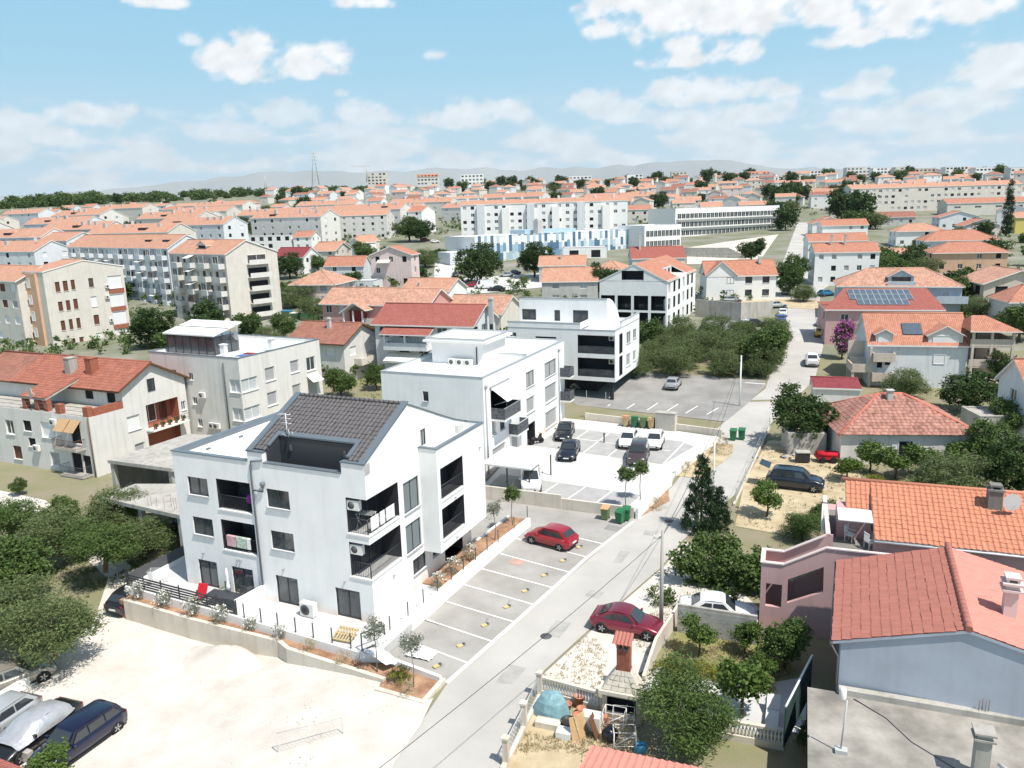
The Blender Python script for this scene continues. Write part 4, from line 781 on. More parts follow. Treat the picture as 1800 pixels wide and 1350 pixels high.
for k, (u, v, s_) in enumerate(((1.4,5.3,1.1),(1.35,7.4,1.2),(1.4,9.7,1.2))): tree('oleander', L(u,v,.6), 'white oleander beside the parking wall, %s one from the street corner' % ('first','second','third')[k], s_, name='oleander', group='oleanders along the parking wall', cat='shrub')
def posts(name, label, pts, z, h, r=.03, mat='anthracite', frame=L, rails=()):
    t = T(name, label, 'fence', frame(*pts[0]), 0); o = Vector(frame(*pts[0])); me = MB().box(-r,r,-r,r,0,h).mesh('post', mat)
    for p in pts: q = Vector(frame(*p))-o; put('post', me, t, (q.x,q.y,z))
    for rz_ in rails:
        m = MB(); W2 = [Vector(frame(*p))-o for p in pts]; m.tube([(q.x,q.y,z+rz_) for q in W2], .012, 4); m.build('wire', mat, t)
    return t
posts('post_fence', 'row of thin black fence posts on the terrace kerb', [(-7.75,-2.45),(-6.4,-2.5),(-5.05,-2.6),(-3.7,-2.65),(-2.35,-2.75),(-1.0,-2.8),(.35,-2.9)], .62, .95)
posts('post_fence', 'row of thin dark posts on the parking wall beside the white house', [(1.65,-.9),(1.75,.9),(1.8,2.6),(1.9,4.2),(1.95,5.9),(2.0,7.5),(2.1,9.1),(2.15,10.8),(2.25,12.4),(2.35,15),(2.4,17.4)], .9, .95)
fn = T('slat_fence', 'black horizontal slat fence screening the left terrace', 'fence', L(-18.2,-2.0,.62), math.degrees(math.atan2(*reversed([L(-8.4,-2.35)[k]-L(-18.2,-2.0)[k] for k in (0,1)]))))
pm_ = MB().box(-.03,.03,-.03,.03,0,1.0).mesh('post','anthracite'); sm_ = MB().box(0,1.63,-.035,-.015,0,.11).mesh('slat','anthracite')
for q in range(7): put('post', pm_, fn, (q*1.63,0,0))
for q in range(6):
    for z_ in (.04,.22,.40,.58,.76): put('slat', sm_, fn, (q*1.63,0,z_))
fs = T('screen_fence', 'dark mesh screen fence on the left side of the terrace', 'fence', L(-17.95,8,.8), NY-90)
MB().box(0,10,-.02,.0,0,.75).build('screen', 'grey_dark', fs)
for q in range(6): MB().box(q*2-.03,q*2+.03,-.06,-.02,-.05,.85).build('post', 'anthracite', fs)
gt = T('gate', 'small black steel gate frame at the terrace corner', 'gate', L(.95,-2.75,.5), NY+62); MB().box(0,1.5,-.03,.03,.05,.11).box(0,1.5,-.03,.03,1.04,1.1).box(0,.06,-.03,.03,.11,1.04).box(1.44,1.5,-.03,.03,.11,1.04).build('frame', 'anthracite', gt)
# ---------------------------------------------------------------- second white block
M('panel_dark', (.06,.065,.075), .5, .5, 5, col2=(.16,.17,.185)); M('awning_white', (.80,.79,.77), .85, .02)
b2 = house('apartment_block', 'white flat-roofed block with striped windows, dark balconies and a roof hut', (-2.62,68.48), -24, (-10.8,0), 21.4, CZ, 9.6, ('flat',.42), 'render_new', cat='apartment house', cap='cap_light', sill='cap_light', base=1.5, wins={
 'F': [(-6.3,7.0,-5.7,7.95,'d'),(-6.3,4.2,-5.7,5.1,'d')],
 'R': [(1.5,5.45,5.0,8.0,'o',1.5),(9.95,6.42,12.15,8.04,'g'),(9.95,3.67,12.15,5.29,'l'),(15.2,6.34,18.65,8.03,'g'),(15.2,3.52,18.65,5.4,'l'),(15.2,.6,18.7,2.5,'l'),(1.55,3.75,2.5,5.2,'l'),(3.4,3.75,4.5,4.75,'d'),(1.55,1.5,4.5,2.4,'l'),(6.0,.5,7.6,2.4,'l'),(9.9,.35,12.1,2.5,'o',1.5)]})
for v0, v1, u, z in ((1.5,5.2,1.4,5.4),(5.4,8.1,.95,2.85)):
    s_ = MB().box(0.003,u,v0,v1,z-.2,z).build('balcony', 'trim_white', b2); MB().box(u-.06,u,v0,v1,z,z+1.05).box(.003,u-.06,v0,v0+.06,z,z+1.05).box(.003,u-.06,v1-.06,v1,z,z+1.05).build('balcony_panel', 'panel_dark', s_)
    MB().box(u-.09,u+.03,v0-.03,v1+.03,z+1.052,z+1.1).build('handrail', 'cap_light', s_)
for z in (2.85,5.6):
    s_ = MB().box(0.003,1.2,19.9,21.3,z-.2,z).build('balcony', 'trim_white', b2); MB().box(1.14,1.2,19.9,21.3,z,z+1.05).box(.003,1.14,19.9,19.96,z,z+1.05).box(.003,1.14,21.24,21.3,z,z+1.05).build('balcony_panel', 'panel_dark', s_)
a_ = MB(); 
for q in range(8): a_.face([(.05,1.4+q*.5,8.35),(1.75,1.4+q*.5,7.2-.02*(q%2)),(1.75,1.9+q*.5,7.2-.02*((q+1)%2)),(.05,1.9+q*.5,8.35)])
a_ = a_.build('awning', 'awning_white', b2); MB().box(0.003,.16,1.3,5.5,8.33,8.5).build('awning_case', 'cap_light', a_); MB().tube([(1.75,1.4,7.2),(1.75,5.4,7.2)], .035, 5).tube([(.1,2.0,6.6),(1.75,2.2,7.2)], .025, 4).tube([(.1,5,6.6),(1.75,4.9,7.2)], .025, 4).build('awning_arm', 'white_frame', a_)
h_ = MB(); h_.box(-9.2,-3.4,7.2,12.6,9.15,11.4); h_.build('roof_hut', 'render_white', b2)
MB().box(-9.9,-2.8,6.6,13.2,11.4,11.62).box(-9.7,-9.4,6.8,13,11.62,11.8).box(-3.3,-3.0,6.8,13,11.62,11.8).box(-9.4,-3.3,6.8,7.1,11.62,11.8).box(-9.4,-3.3,12.7,13,11.62,11.8).build('hut_roof', 'render_white', b2)
MB().box(-9.74,-2.96,6.76,7.12,11.8,11.85).box(-9.74,-2.96,12.68,13.04,11.8,11.85).box(-9.74,-9.38,7.12,12.68,11.8,11.85).box(-3.32,-2.96,7.12,12.68,11.8,11.85).build('parapet_cap', 'cap_light', b2)
MB().box(-4.15,-4.05,7.1,7.2,9.3,11.0).build('wall_slot', 'anthracite', b2); MB().box(-3.4,-.3,11.0,11.25,9.2,9.75).build('roof_divider', 'render_white', b2); MB().box(-3.4,-.3,10.95,11.3,9.75,9.79).build('divider_cap', 'cap_light', b2)
for q in range(3): aircon(b2, (-6.6+q*.9,6.9,9.2), 0)
for v_, z in ((.4,8.5),(19.4,8.6)):
    p = MB().tube([(.1,v_,.3),(.1,v_,z)], .06, 6); p.lathe(.12,v_,[(.07,z),(.17,z+.2),(.17,z+.38)], 8); p.build('rain_pipe', 'metal_grey', b2)
# ---------------------------------------------------------------- third white block, raised on a dark ground floor
b3 = house('apartment_block', 'white block raised over a dark parking level, curved penthouse roof, beside the back lot', (13.09,96.34), -24, (-14.75,0), 11.7, 3.6, 9.2, ('flat',.25), 'render_new', cat='apartment house', cap='cap_light', sill='cap_light', base=1.0, wins={
 'F': [(-4.97,6.15,-.1,8.5,'o',1.6),(-5,3.15,-.1,5.58,'o',1.6),(-10.8,7.85,-7.9,8.1,'k'),(-14.6,7.9,-13.5,8.5,'w')],
 'R': [(1.75,5.9,3.3,8.45,'o',.3),(1.75,3.0,3.3,5.55,'o',.3),(5.15,6.63,7.15,8.15,'g'),(8.45,6.8,10,8.05,'g'),(5.15,3.6,7.15,5.2,'l'),(8.45,3.7,10,5.1,'l')]})
MB().box(-14.75,-4.9,.003,.26,9.25,9.95).box(-.26,-.003,2.8,11.7,9.25,9.95).box(-4.9,-4.64,.003,4,9.25,9.95).build('parapet', 'render_new', b3); MB().box(-14.8,-4.6,-.04,.3,9.95,10.0).box(-.3,.04,2.76,11.74,9.95,10.0).build('parapet_cap', 'cap_light', b3)
pw = MB(); wallface(pw, (-14.7,4), (1,0), 12.4, 8.9, 12.65, [(a+14.7,b,c+14.7,d,.12) for a, b, c, d in ((-14.3,9.64,-12.25,11.1),(-9.62,9.6,-8.79,11.06),(-6.98,9.23,-4.87,11.12))])
pr = [(4,12.65),(5.2,12.6),(6.5,12.2),(7.8,11.5),(9,10.5),(9.9,9.3)]
for (a, za), (b, zb_) in zip(pr, pr[1:]): pw.face([(-2.3,a,8.9),(-2.3,b,8.9),(-2.3,b,zb_),(-2.3,a,za)]); pw.face([(-14.7,a,za),(-2.3,a,za),(-2.3,b,zb_),(-14.7,b,zb_)], smooth=True); pw.face([(-14.7,b,8.9),(-14.7,a,8.9),(-14.7,a,za),(-14.7,b,zb_)])
pw.build('penthouse', 'render_new', b3)
for a, b, c, d in ((-14.3,9.64,-12.25,11.1),(-9.62,9.6,-8.79,11.06),(-6.98,9.23,-4.87,11.12)): window(b3, (-14.7,4), (1,0), a+14.7, b, c+14.7, d, 'd', .1)
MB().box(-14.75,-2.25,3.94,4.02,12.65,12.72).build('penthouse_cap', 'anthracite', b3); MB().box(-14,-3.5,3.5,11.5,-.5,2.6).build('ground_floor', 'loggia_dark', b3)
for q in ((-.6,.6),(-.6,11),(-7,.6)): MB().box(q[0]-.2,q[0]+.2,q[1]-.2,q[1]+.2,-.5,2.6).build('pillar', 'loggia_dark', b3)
for z in (3.15,6.15): MB().tube([(-4.95,.15,z+.95),(-.1,.15,z+.95)], .025, 5).box(-4.95,-.1,.14,.16,z+.06,z+.9).build('glass_railing', 'glass_dark', b3); aircon(b3, (-.7,1.2,z+1.6), 0)
# ---------------------------------------------------------------- fourth white block under red tiles, open galleries
cols = (-12.3,-9.2,-6.2,-3.1,0)
b4 = house('apartment_block', 'white gabled block with open column galleries and a cut-out gable balcony', (27.6,136.5), -24, (-12.3,0), 26, 2.4, 11.4, ('gx',.01,0), 'render_new', 'deck_white', cat='apartment house', base=2, wins={
 'F': [(a+.25,z+.3,b-.25,z+2.9,'o',2.0) for a, b in zip(cols, cols[1:]) for z in (5.9,2.9)],
 'R': [(1.0+4.1*k,z,2.7+4.1*k,z+2.0,'o' if (k+int(z)) % 3 else 'd',.8) for k in range(6) for z in (3.2,6.2,9.0)]})
wg = MB(); wallface(wg, (-12.3,0), (1,0), 12.3, 9.0, 11.4, []); wg = MB()
wg.face([(-12.3,-.004,11.4),(-8.2,-.004,11.4),(-8.2,-.004,13.2)]); wg.face([(-8.2,-.004,13.4),(-8.2,-.004,13.2),(-4.2,-.004,13.2),(-4.2,-.004,13.65),(-6,-.004,14.35)]); wg.face([(-4.2,-.004,11.4),(0,-.004,11.4),(-4.2,-.004,13.65)]); wg.face([(-8.2,2.2,11.2),(-4.2,2.2,11.2),(-4.2,2.2,13.6),(-8.2,2.2,13.6)], 1); wg.face([(-8.2,0,11.4),(-8.2,2.2,11.4),(-8.2,2.2,13.2),(-8.2,0,13.2)],1); wg.face([(-4.2,0,11.4),(-4.2,2.2,11.4),(-4.2,2.2,13.4),(-4.2,0,13.4)][::-1], 1)
wg.build('gable', ['render_new','loggia_dark'], b4); MB().face([(-12.3,26,11.4),(-6,26,14.35),(0,26,11.4)]).build('rear_gable', 'render_new', b4)
rf = MB(); e = .5; slab(rf, [(-12.5,26,11.35),(-12.5,-.1,11.35),(-6,-.1,14.42),(-6,26,14.42)], .15); slab(rf, [(.2,-.1,11.35),(.2,9,11.35),(-6,9,14.42),(-6,-.1,14.42)], .15); slab(rf, [(.2,17,11.35),(.2,26,11.35),(-6,26,14.42),(-6,17,14.42)], .15); slab(rf, [(-3.2,9,12.9),(-3.2,17,12.9),(-6,17,14.42),(-6,9,14.42)], .15)
rf.build('tiled_roof', ['tile_red','trim_white'], b4); MB().box(-3.2,-3.0,9,17,11.4,12.9).build('terrace_wall', 'render_grey', b4)
for v_ in (11,14): MB().box(-2.99,-2.95,v_,v_+1.2,11.45,12.6).build('terrace_door', 'glass_dark', b4)
for q in range(4): MB().box(-12.3,0,1.9,2.0,3.2+3*(q%2),4.1+3*(q%2)).build('balustrade_glass','glass_dark', b4) if q < 2 else None
# white house with red roof across the lane
wh = house('house', 'white two storey house with red roof, six dark windows facing the lane', (58.4,171), -5, (-15,0), 9, 3.6, 9.0, ('gx',2.8,.35), 'render_white', 'tile_red', sill='trim_white', wins={'F': [(x,z,x+1.5,z+1.4,'d') for x in (-10.6,-6.6,-2.9) for z in (7.2,4.4)], 'R': [(2,7,3.5,8.3,'d'),(5,7,6.5,8.3,'d')]})
g2 = MB(); g2.face([(-15,-.3,3.6),(-8.7,-.3,3.6),(-8.7,-.3,9.1),(-11.8,-.3,11.9),(-15,-.3,9.1)]); 
g2.build('gable', 'render_white', wh); r2_ = MB(); slab(r2_, [(-15.4,4.5,9.0),(-15.4,-.7,9.0),(-11.8,-.7,12.1),(-11.8,4.5,12.1)], .15); slab(r2_, [(-8.3,-.7,9.0),(-8.3,4.5,9.0),(-11.8,4.5,12.1),(-11.8,-.7,12.1)], .15); r2_.build('cross_roof', ['tile_red','trim_white'], wh)
for z in (7.2,4.4): window(wh, (-15,-.3), (1,0), 4.4, z, 5.9, z+1.4, 'd', .02)
MB().box(-3.2,-2.6,3,3.6,11.2,12.8).build('chimney', 'render_grey', wh)
# ---------------------------------------------------------------- court furniture
lwall('court_wall', 'grey concrete wall below the paved court, stepped in the middle', [(9.6,22.0),(3.5,21.95),(3.5,21.9),(-6,21.7)], -.4, [.95,.95,1.25,1.25], -.22, 'concrete_pale')
lwall('court_wall', 'white side wall of the court beside the red soil bed', [(10.5,30.6),(9.75,22.0)], -.4, [.7,.95], .22, 'render_white')
lwall('court_wall', 'pale wall between the court and the back lot', [(12.4,46.6),(6,47.6),(-3.4,48.4)], -.4, [1.0,1.0,1.1], .25, 'concrete_pale')
lwall('kerb_wall', 'white kerb wall beside the weedy strip along the road', [(12.0,44.8),(10.3,33)], -.3, [.75,.6], .22, 'render_white')
struct(sheet('weedy_strip', [L(10.4,33), L(12.9,33.2), L(14.2,41), L(14,44.6), L(12.1,44.6)], 'drygrass', .06, 4)); struct(sheet('soil_bed', [L(9.9,22.3), L(11.4,26.8), L(11.0,28), L(10.6,29.8)], 'redsoil', .06, 4))
for k, (u, v) in enumerate(((11.2,34.5),(11.9,37),(12.6,41.5),(13,43.6),(11,24.5))): tree('tuft', L(u,v,.05), 'dry grass tuft on the roadside strip, %s' % ('beside the court entrance','left of the lone street post','above the middle of the kerb wall','at the bin end of the strip','in the small red soil bed')[k], 1.6, name='grass_tuft', cat='plant')
cp = T('carport', 'white flat carport roof on thin posts over a van', 'carport', L(-4.6,23.6,CZ), NY); MB().box(0,4.7,0,5.4,2.15,2.3).build('roof', 'metal_white', cp)
for x, y_ in ((.15,.15),(4.5,.15),(4.5,5.2),(2.4,.15)): MB().box(x-.05,x+.05,y_-.05,y_+.05,0,2.15).build('post', 'anthracite', cp)
def bin_(loc, yaw, label, body='bin_green', lid=None, name='wheelie_bin', s=1.0, grp=None):
    t = T(name, label, 'waste bin', loc, yaw, grp); t.scale = (s,)*3
    MB().ring([[(-a,-b,z),(a,-b,z),(a,b,z),(-a,b,z)] for a, b, z in ((.24,.27,.08),(.29,.34,.95))], 0, smooth=False).build('body', body, t)
    MB().prism([(-.32,-.40),(.32,-.40),(.32,.36),(-.32,.36)], [.95,.95,1.0,1.0], [1.0,1.0,1.1,1.1]).build('lid', lid or body, t); MB().box(-.27,.27,.36,.42,.93,.99).build('handle', body, t)
    for x in (-.25,.2): MB().tube([(x,.3,.1),(x+.06,.3,.1)], .1, 10).build('wheel', 'tyre', t)
M('bin_green', (.03,.16,.07), .5, .1); M('bin_olive', (.14,.22,.10), .6, .1); M('lid_orange', (.62,.32,.17), .6, .1); M('bin_tan', (.50,.36,.2), .6, .1)
bin_(L(7.55,21.1,.05), NY, 'bin with faded orange lid beside the court wall corner', 'bin_olive', 'lid_orange'); bin_(L(8.85,20.75,.05), NY-10, 'dark green wheelie bin nearest the road by the court wall'); bin_(L(9.15,21.5,.05), NY+8, 'dark green wheelie bin in front of the court wall end')
for k, (u, c1, c2) in enumerate(((1.6,'bin_tan','lid_orange'),(2.6,'bin_green','bin_green'),(3.6,'bin_olive','bin_olive'),(4.5,'bin_tan','bin_tan'))): bin_(L(u+.2,47.0,CZ), NY+180, ('tan bin at the left end of the row by the cabinet', 'green bin second in the row by the cabinet', 'olive bin third in the row by the cabinet', 'tan bin touching the grey cabinet')[k], c1, c2, s=1.15, grp='bins by the cabinet')
bin_(L(13.6,46.2,.05), NY, 'left green bin by the road behind the court', s=1.1); bin_(L(14.4,46.7,.05), NY, 'right green bin by the road behind the court', s=1.1)
cb = T('utility_cabinet', 'tall beige double door utility cabinet by the court wall', 'cabinet', L(5.2,46.6,CZ), NY); MB().box(0,2.2,0,.9,0,1.9).build('body', 'concrete_pale', cb); MB().box(-.06,2.26,-.06,.96,1.9,1.98).build('lid', 'concrete', cb)
for x in (.08,1.13): MB().box(x,x+.98,-.03,-.002,.1,1.82).build('door', 'concrete', cb)
sp = T('service_post', 'small grey service post between the parked cars in the court', 'post', L(1.4,40.2,CZ), NY); MB().box(-.06,.06,-.06,.06,0,.9).build('post', 'grey_dark', sp); MB().box(-.1,.1,-.1,.1,.9,1.0).build('head', 'grey_dark', sp)
for u, v, s_, lb in ((8.6,23.4,1.25,'ball-headed sapling nearest the court wall corner'),(9.2,25.6,1.2,'ball-headed sapling behind the first one in the court corner')): tree('lolly', L(u,v,CZ), lb, s_, name='sapling', cat='tree')
for u, v, k, lb in ((1.55,13.2,'lolly_pale','pale sapling in the bed beside the parking wall end'),(1.7,16.2,'lolly','green sapling at the far end of the sapling bed'),(2.5,-3.6,'lolly_pale','grey-leaved sapling above the planting bed near the gate'),(5.0,-4.0,'lolly_pale','grey-leaved sapling in the planting bed nearest the road')): tree(k, L(u,v,.1 if v < 0 else .6), lb, 1.12, name='sapling', cat='tree')
tree('shrub_yellow', L(4.2,-3.9,.1), 'scrubby bush between the two saplings in the planting bed', .9, name='bush', cat='shrub')
tree('tuft', L(5.2,-4.7,.1), 'green weed at the road corner of the planting bed', 1.2, name='weed', cat='plant')
M('barrier_yellow', (.55,.45,.22), .6, .2, 4)
for k, (u, v) in enumerate(((5.25,-1.8),(5.5,.5),(5.8,3.03),(6.12,5.5),(6.35,7.84),(6.7,10.33),(7.08,12.89),(7.4,15.4))):
    t = T('parking_barrier', 'fold-down yellow parking barrier, %s stall from the planting bed' % ('first','second','third','fourth','fifth','sixth','seventh','eighth')[k], 'parking barrier', L(u,v,.06), NY+60, 'fold-down barriers in the stalls')
    MB().box(-.3,.05,-.14,.14,0,.05).build('base', 'barrier_yellow', t); up = .30 if k in (2,3) else .05
    MB().tube([(.04,-.15,.03),(.26,-.15,up+.03),(.26,.15,up+.03),(.04,.15,.03)], .02, 5).build('hoop', 'metal_grey', t); MB().box(.06,.2,-.08,.08,0,.09).build('lock', 'grey_dark', t)
# ---------------------------------------------------------------- cars near the white blocks
car('hatch', 'red', L(5.2,15.25), 144.5, 'red hatchback parked in the strip beside the white house')
cY = NY-90
car('sedan', 'black', (5.54,80.77), cY+14, 'black saloon nearest the far white wall in the court', z=CZ+.03)
car('sedan', 'darkblue', (5.48,73.99), cY+12, 'black saloon parked in front of another black saloon', z=CZ+.03)
car('hatch', 'white', (11.81,77.05), cY+8, 'white hatchback left of the other white one in the court', z=CZ+.03)
car('hatch', 'white', (14.45,76.46), cY+8, 'white hatchback nearest the road in the court', z=CZ+.03)
car('suv', 'brown', (12.01,71.93), cY+10, 'dark brown crossover parked in front of the white hatchbacks', z=CZ+.03)
car('van', 'white', (1.45,65.4), cY+22, 'white van with its nose under the carport', name='parked_van', z=CZ+.03)
car('hatch', 'silver', (21.61,101.83), 68, 'silver hatchback alone in the back lot')
car('coupe', 'crimson', (6.38,41.4), -23.83, 'dark red coupe parked on the verge by the concrete pole')
t = car('suv', 'darkblue', (24.32,64.03), -26.13, 'dark blue SUV with raised tailgate in the dry yard'); MB().extr([(-2.1,-.75,1.72),(-2.1,.75,1.72),(-2.95,.7,2.0),(-2.95,-.7,2.0)], (0,0,.06)).build('tailgate', 'paint_darkblue', t)
car('wagon', 'navy', (-21.97,33.93), -113.02, 'navy estate car in the gravel lot')
t = car('sedan', 'black', (-24.47,34.58), -109.02, 'black car under a silver cover between two cars')
cv = MB(); rr_ = []
for x, hw, zt in ((-1.75,.72,1.06),(-1.45,.80,1.32),(-.8,.84,1.52),(0,.84,1.54),(.5,.82,1.48),(1.15,.84,1.05),(1.6,.83,.98)): rr_.append([(x,-hw-.12,.86+random.uniform(-.05,.03)),(x,-hw,zt-.18),(x,-hw*.6,zt+random.uniform(-.02,.03)),(x,0,zt+.02),(x,hw*.6,zt+random.uniform(-.02,.03)),(x,hw,zt-.18),(x,hw+.12,.86+random.uniform(-.05,.03))])
M('foil', (.55,.56,.58), .35, .12, 2.5, metal=.5, bump=.6, bscale=5); cv.ring(rr_[::-1], 0, cap=False, closed=False); cv.build('cover', 'foil', t)
car('hatch', 'silver', (-26.85,35.49), -109.02, 'silver hatchback at the left edge of the gravel lot')
car('sedan', 'beige', (-28.74,39.34), 44.14, 'beige pickup partly cut by the left picture edge behind the low wall')
# ---------------------------------------------------------------- houses around
def AW(xr, d, z0, z1, faces='FR', fl=2, sp=3.2, w=1.2, h=1.25, sty='wsls', off=.9, seed=1, skip=.12, fh=None):
    """window grid: floors x columns with mixed shutters"""
    g = random.Random(seed); out = {}; fh = fh or (z1-z0)/fl
    for fc in faces:
        a, b = (xr[0], xr[1]) if fc in 'FB' else (0, d); k = max(1, int((b-a-1.2)/sp)); st = (b-a)/k; o = []
        for f_ in range(fl):
            for q in range(k):
                if g.random() < skip: continue
                x = a+st*(q+.5); zz_ = z0+fh*f_+off; o.append((x-w/2, zz_, x+w/2, min(zz_+h, z1-.15), g.choice(sty)))
        out[fc] = o
    return out
def H(name, label, A, yaw, xr, d, z0, z1, roof, wall, rmat, aw=None, **k):
    if aw is not None: k['wins'] = AW(xr, d, z0, z1, **aw)
    return house(name, label, A, yaw, xr, d, z0, z1, roof, wall, rmat, **k)
m1 = H('house', 'pale house with brown tiled roof and gable balcony, behind the flat-roofed one', (-23.40,107.68),-24.5,(-9.65,0.00),8.67,0.80,6.83, ('gx',2.1,.5), 'render_pale', 'tile_brown', {'faces':'FR','sty':'s','sp':3.6,'w':1.5}, chim=((-4.5,3.0,9.6,.5),), trim='brown_wood')
balcony(m1, .003, 1.3, 2.2, 5.4, 3.4, 'wall', 'render_cream') if 0 else MB().box(.003,1.3,2.2,5.6,3.2,3.4).box(1.2,1.3,2.2,5.6,3.4,4.2).box(.003,1.2,2.2,2.3,3.4,4.2).box(.003,1.2,5.5,5.6,3.4,4.2).build('balcony', 'render_cream', m1)
m2 = H('house', 'grey and white house with crimson roof, veranda and cream awnings', (-5.32,106.13),-20.0,(-15.07,0.00),9.00,0.70,9.02, ('gx',2.2,.5), 'render_cool', 'tile_crimson', {'faces':'FR','fl':3,'sty':'wk','sp':2.6,'w':1.6,'h':1.6,'off':.7}, chim=((2.2-1.2,5,12.0,.6),))
X2 = -13
balcony(m2, X2, -6.2, -1.6, -.003, 5.6, 'wall', 'render_cool', .9); awning(m2, X2+.2, -7.6, -2.4, -.02, 4.0, 4.9); awning(m2, -6.4, -3.8, -1.9, -.02, 4.2, 4.9); balcony(m2, X2, -6.2, -1.5, -.003, 2.8, 'wall', 'render_cool', .9)
r = MB(); slab(r, [(X2-.4,-2.0,7.75),(-5.6,-2.0,7.75),(-5.6,1.5,9.25),(X2-.4,1.5,9.25)], .15); r.build('porch_roof', ['tile_crimson','trim_white'], m2)
for x in (X2+.2,-9.6,-6.2): MB().box(x-.12,x+.12,-1.6,-1.36,6.5,7.9).build('veranda_post', 'render_white', m2)
m3 = H('house', 'long salmon-pink house with mottled roof, red porch and small dormer', (-14.68,139.75),-23.0,(-22.93,0.00),9.03,2.47,8.09, ('gx',2.4,.5), 'render_rose', 'tile_mottled', {'faces':'FR','sty':'cwl','sp':2.6,'w':1.3,'h':1.4})
balcony(m3, -13, -4, -1.4, -.003, 4.6, 'wall', 'render_pinkpale', .9)
pr_ = MB(); 
for x in (-16.5,-14.4,-12.4): pr_.box(x-.12,x+.12,-2.6,-2.36,1.5,7.0)
pr_.box(-16.6,-12.2,-2.6,-2.4,4.2,4.9); pr_.build('porch', 'render_white', m3); r = MB(); slab(r, [(-17.2,2,6.6),(-17.2,-3,6.6),(-14.0,-3,8.6),(-14.0,2,8.6)], .15); slab(r, [(-11.4,-3,7.2),(-11.4,2,7.2),(-14.0,2,8.6),(-14.0,-3,8.6)], .15); r.build('porch_roof', ['tile_mottled','trim_white'], m3); MB().box(-16.2,-12.5,-1.0,-.9,1.5,6.9).build('porch_wall', M('red_wall', (.25,.03,.03), .8) and 'red_wall', m3)
def dormer(parent, x, y0, w, z0, h, rm, sty='s', wall='render_white', back=3.0, wm=.75):
    """gabled dormer whose front stands at y0"""
    d = MB(); d.face([(x-w/2,y0,z0),(x+w/2,y0,z0),(x+w/2,y0,z0+h),(x,y0,z0+h+w*.28),(x-w/2,y0,z0+h)]); d.face([(x+w/2,y0,z0),(x+w/2,y0+back,z0),(x+w/2,y0+back,z0+h),(x+w/2,y0,z0+h)]); d.face([(x-w/2,y0+back,z0),(x-w/2,y0,z0),(x-w/2,y0,z0+h),(x-w/2,y0+back,z0+h)])
    o = d.build('dormer', wall, parent); r = MB(); e = .3; zr = z0+h+w*.28+.08; sl_ = .56
    slab(r, [(x-w/2-e,y0+back,zr-sl_*(w/2+e)),(x-w/2-e,y0-e,zr-sl_*(w/2+e)),(x,y0-e,zr),(x,y0+back,zr)], .12); slab(r, [(x+w/2+e,y0-e,zr-sl_*(w/2+e)),(x+w/2+e,y0+back,zr-sl_*(w/2+e)),(x,y0+back,zr),(x,y0-e,zr)], .12); r.build('dormer_roof', [rm,'trim_white'], o)
    ww = w*wm; wn_ = window(o, (x-ww/2,y0), (1,0), 0, z0+.15, ww, z0+h-.1, sty, -.02, True); return o
dormer(m3, -8.2, .6, 1.7, 7.0, .9, 'tile_mottled', 'k')
H('house', 'low house with mottled salmon roof behind the third white block', (-1.69,140.33),-24.0,(-11.67,0.00),10.00,2.49,6.11, ('gx',2.6,.4), 'render_cream', 'tile_mottled', {'faces':'F','fl':1,'sty':'ls'})
H('house', 'square house with mottled hipped roof and pale pink walls', (-40.46,180.64),-12.0,(-10.68,0.00),11.93,3.64,8.96, ('hip',2.6,.6), 'render_pinkpale', 'tile_mottled', {'faces':'FR','sty':'ls','w':1.8,'h':1.5})
m6 = H('house', 'house with plain red roof over a shaded ground floor, white gable', (-39.92,216.13),-14.0,(-11.51,0.00),5.14,5.70,10.71, ('gx',2.3,.3), 'render_cool', 'tile_red', {'faces':'FR','sty':'kw','sp':4})
m7 = H('house', 'tall pale pink gabled house with arched windows and terrace awning', (-25.49,206.69),-16.0,(-11.55,0.00),5.30,5.15,13.76, ('gy',2.1,.4), 'render_pinkpale', 'tile_red', {'faces':'FR','fl':3,'sty':'wk','sp':3.0,'h':1.5})
awning(m7, -9.5, -5.8, -1.3, -.02, 14.0-2.2, 14.6-2.2)
H('house', 'white house with maroon roof beside the grey apartment block', (-62.27,239.29),-22.0,(-11.03,0.00),8.86,7.05,12.28, ('gx',2.6,.3), 'render_white', 'tile_maroon', {'faces':'FR','sty':'wk','sp':3.4})
H('house', 'cream house with salmon roof behind the maroon-roofed house', (-57.21,261.38),-16.0,(-8.03,0.00),11.00,8.34,12.94, ('gx',2.4,.4), 'render_cream', 'tile_salmon', {'faces':'FR','sty':'wl'})
H('house', 'small white gable house with salmon roof left of the pink tall house', (-52.49,281.81),-40.0,(-6.13,0.00),7.00,9.52,14.55, ('gy',1.6,.3), 'render_white', 'tile_salmon', {'faces':'FR','sty':'w','sp':3})
H('house', 'low house with orange tiled roof and white gable beside the parked van', (-13.43,169.90),-24.0,(-11.70,0.00),9.12,3.32,7.52, ('gx',2.3,.4), 'render_white', 'tile_salmon', {'faces':'FR','fl':1,'sty':'l'}, chim=((-8,1.6,9.0,.4),))
H('shed', 'grey flat-roofed annex below the tall pink house', (-34.83,201.13),-14.0,(-6.79,0.00),6.00,4.83,7.65, ('flat',.2), 'render_cool', 'tile_red', {'faces':'F','fl':1,'sty':'l'}, cat='shed')
H('house', 'house with orange roof in front of the blue-panelled hall, nearer the dark trees', (20.13,206.50),-8.0,(-12.24,0.00),8.00,5.14,9.77, ('gx',2.2,.3), 'render_grey', 'tile_salmon', {'faces':'FR','sty':'kl'}, chim=((-6.5,2.5,12.9,.4),))
H('house', 'grey house with orange roof, dish and two shuttered windows left of the gallery block', (19.48,172.35),-9.0,(-12.38,0.00),9.00,3.39,8.60, ('gx',2.6,.3), 'render_grey', 'tile_salmon', {'faces':'FR','sty':'cl','sp':4,'w':1.6})
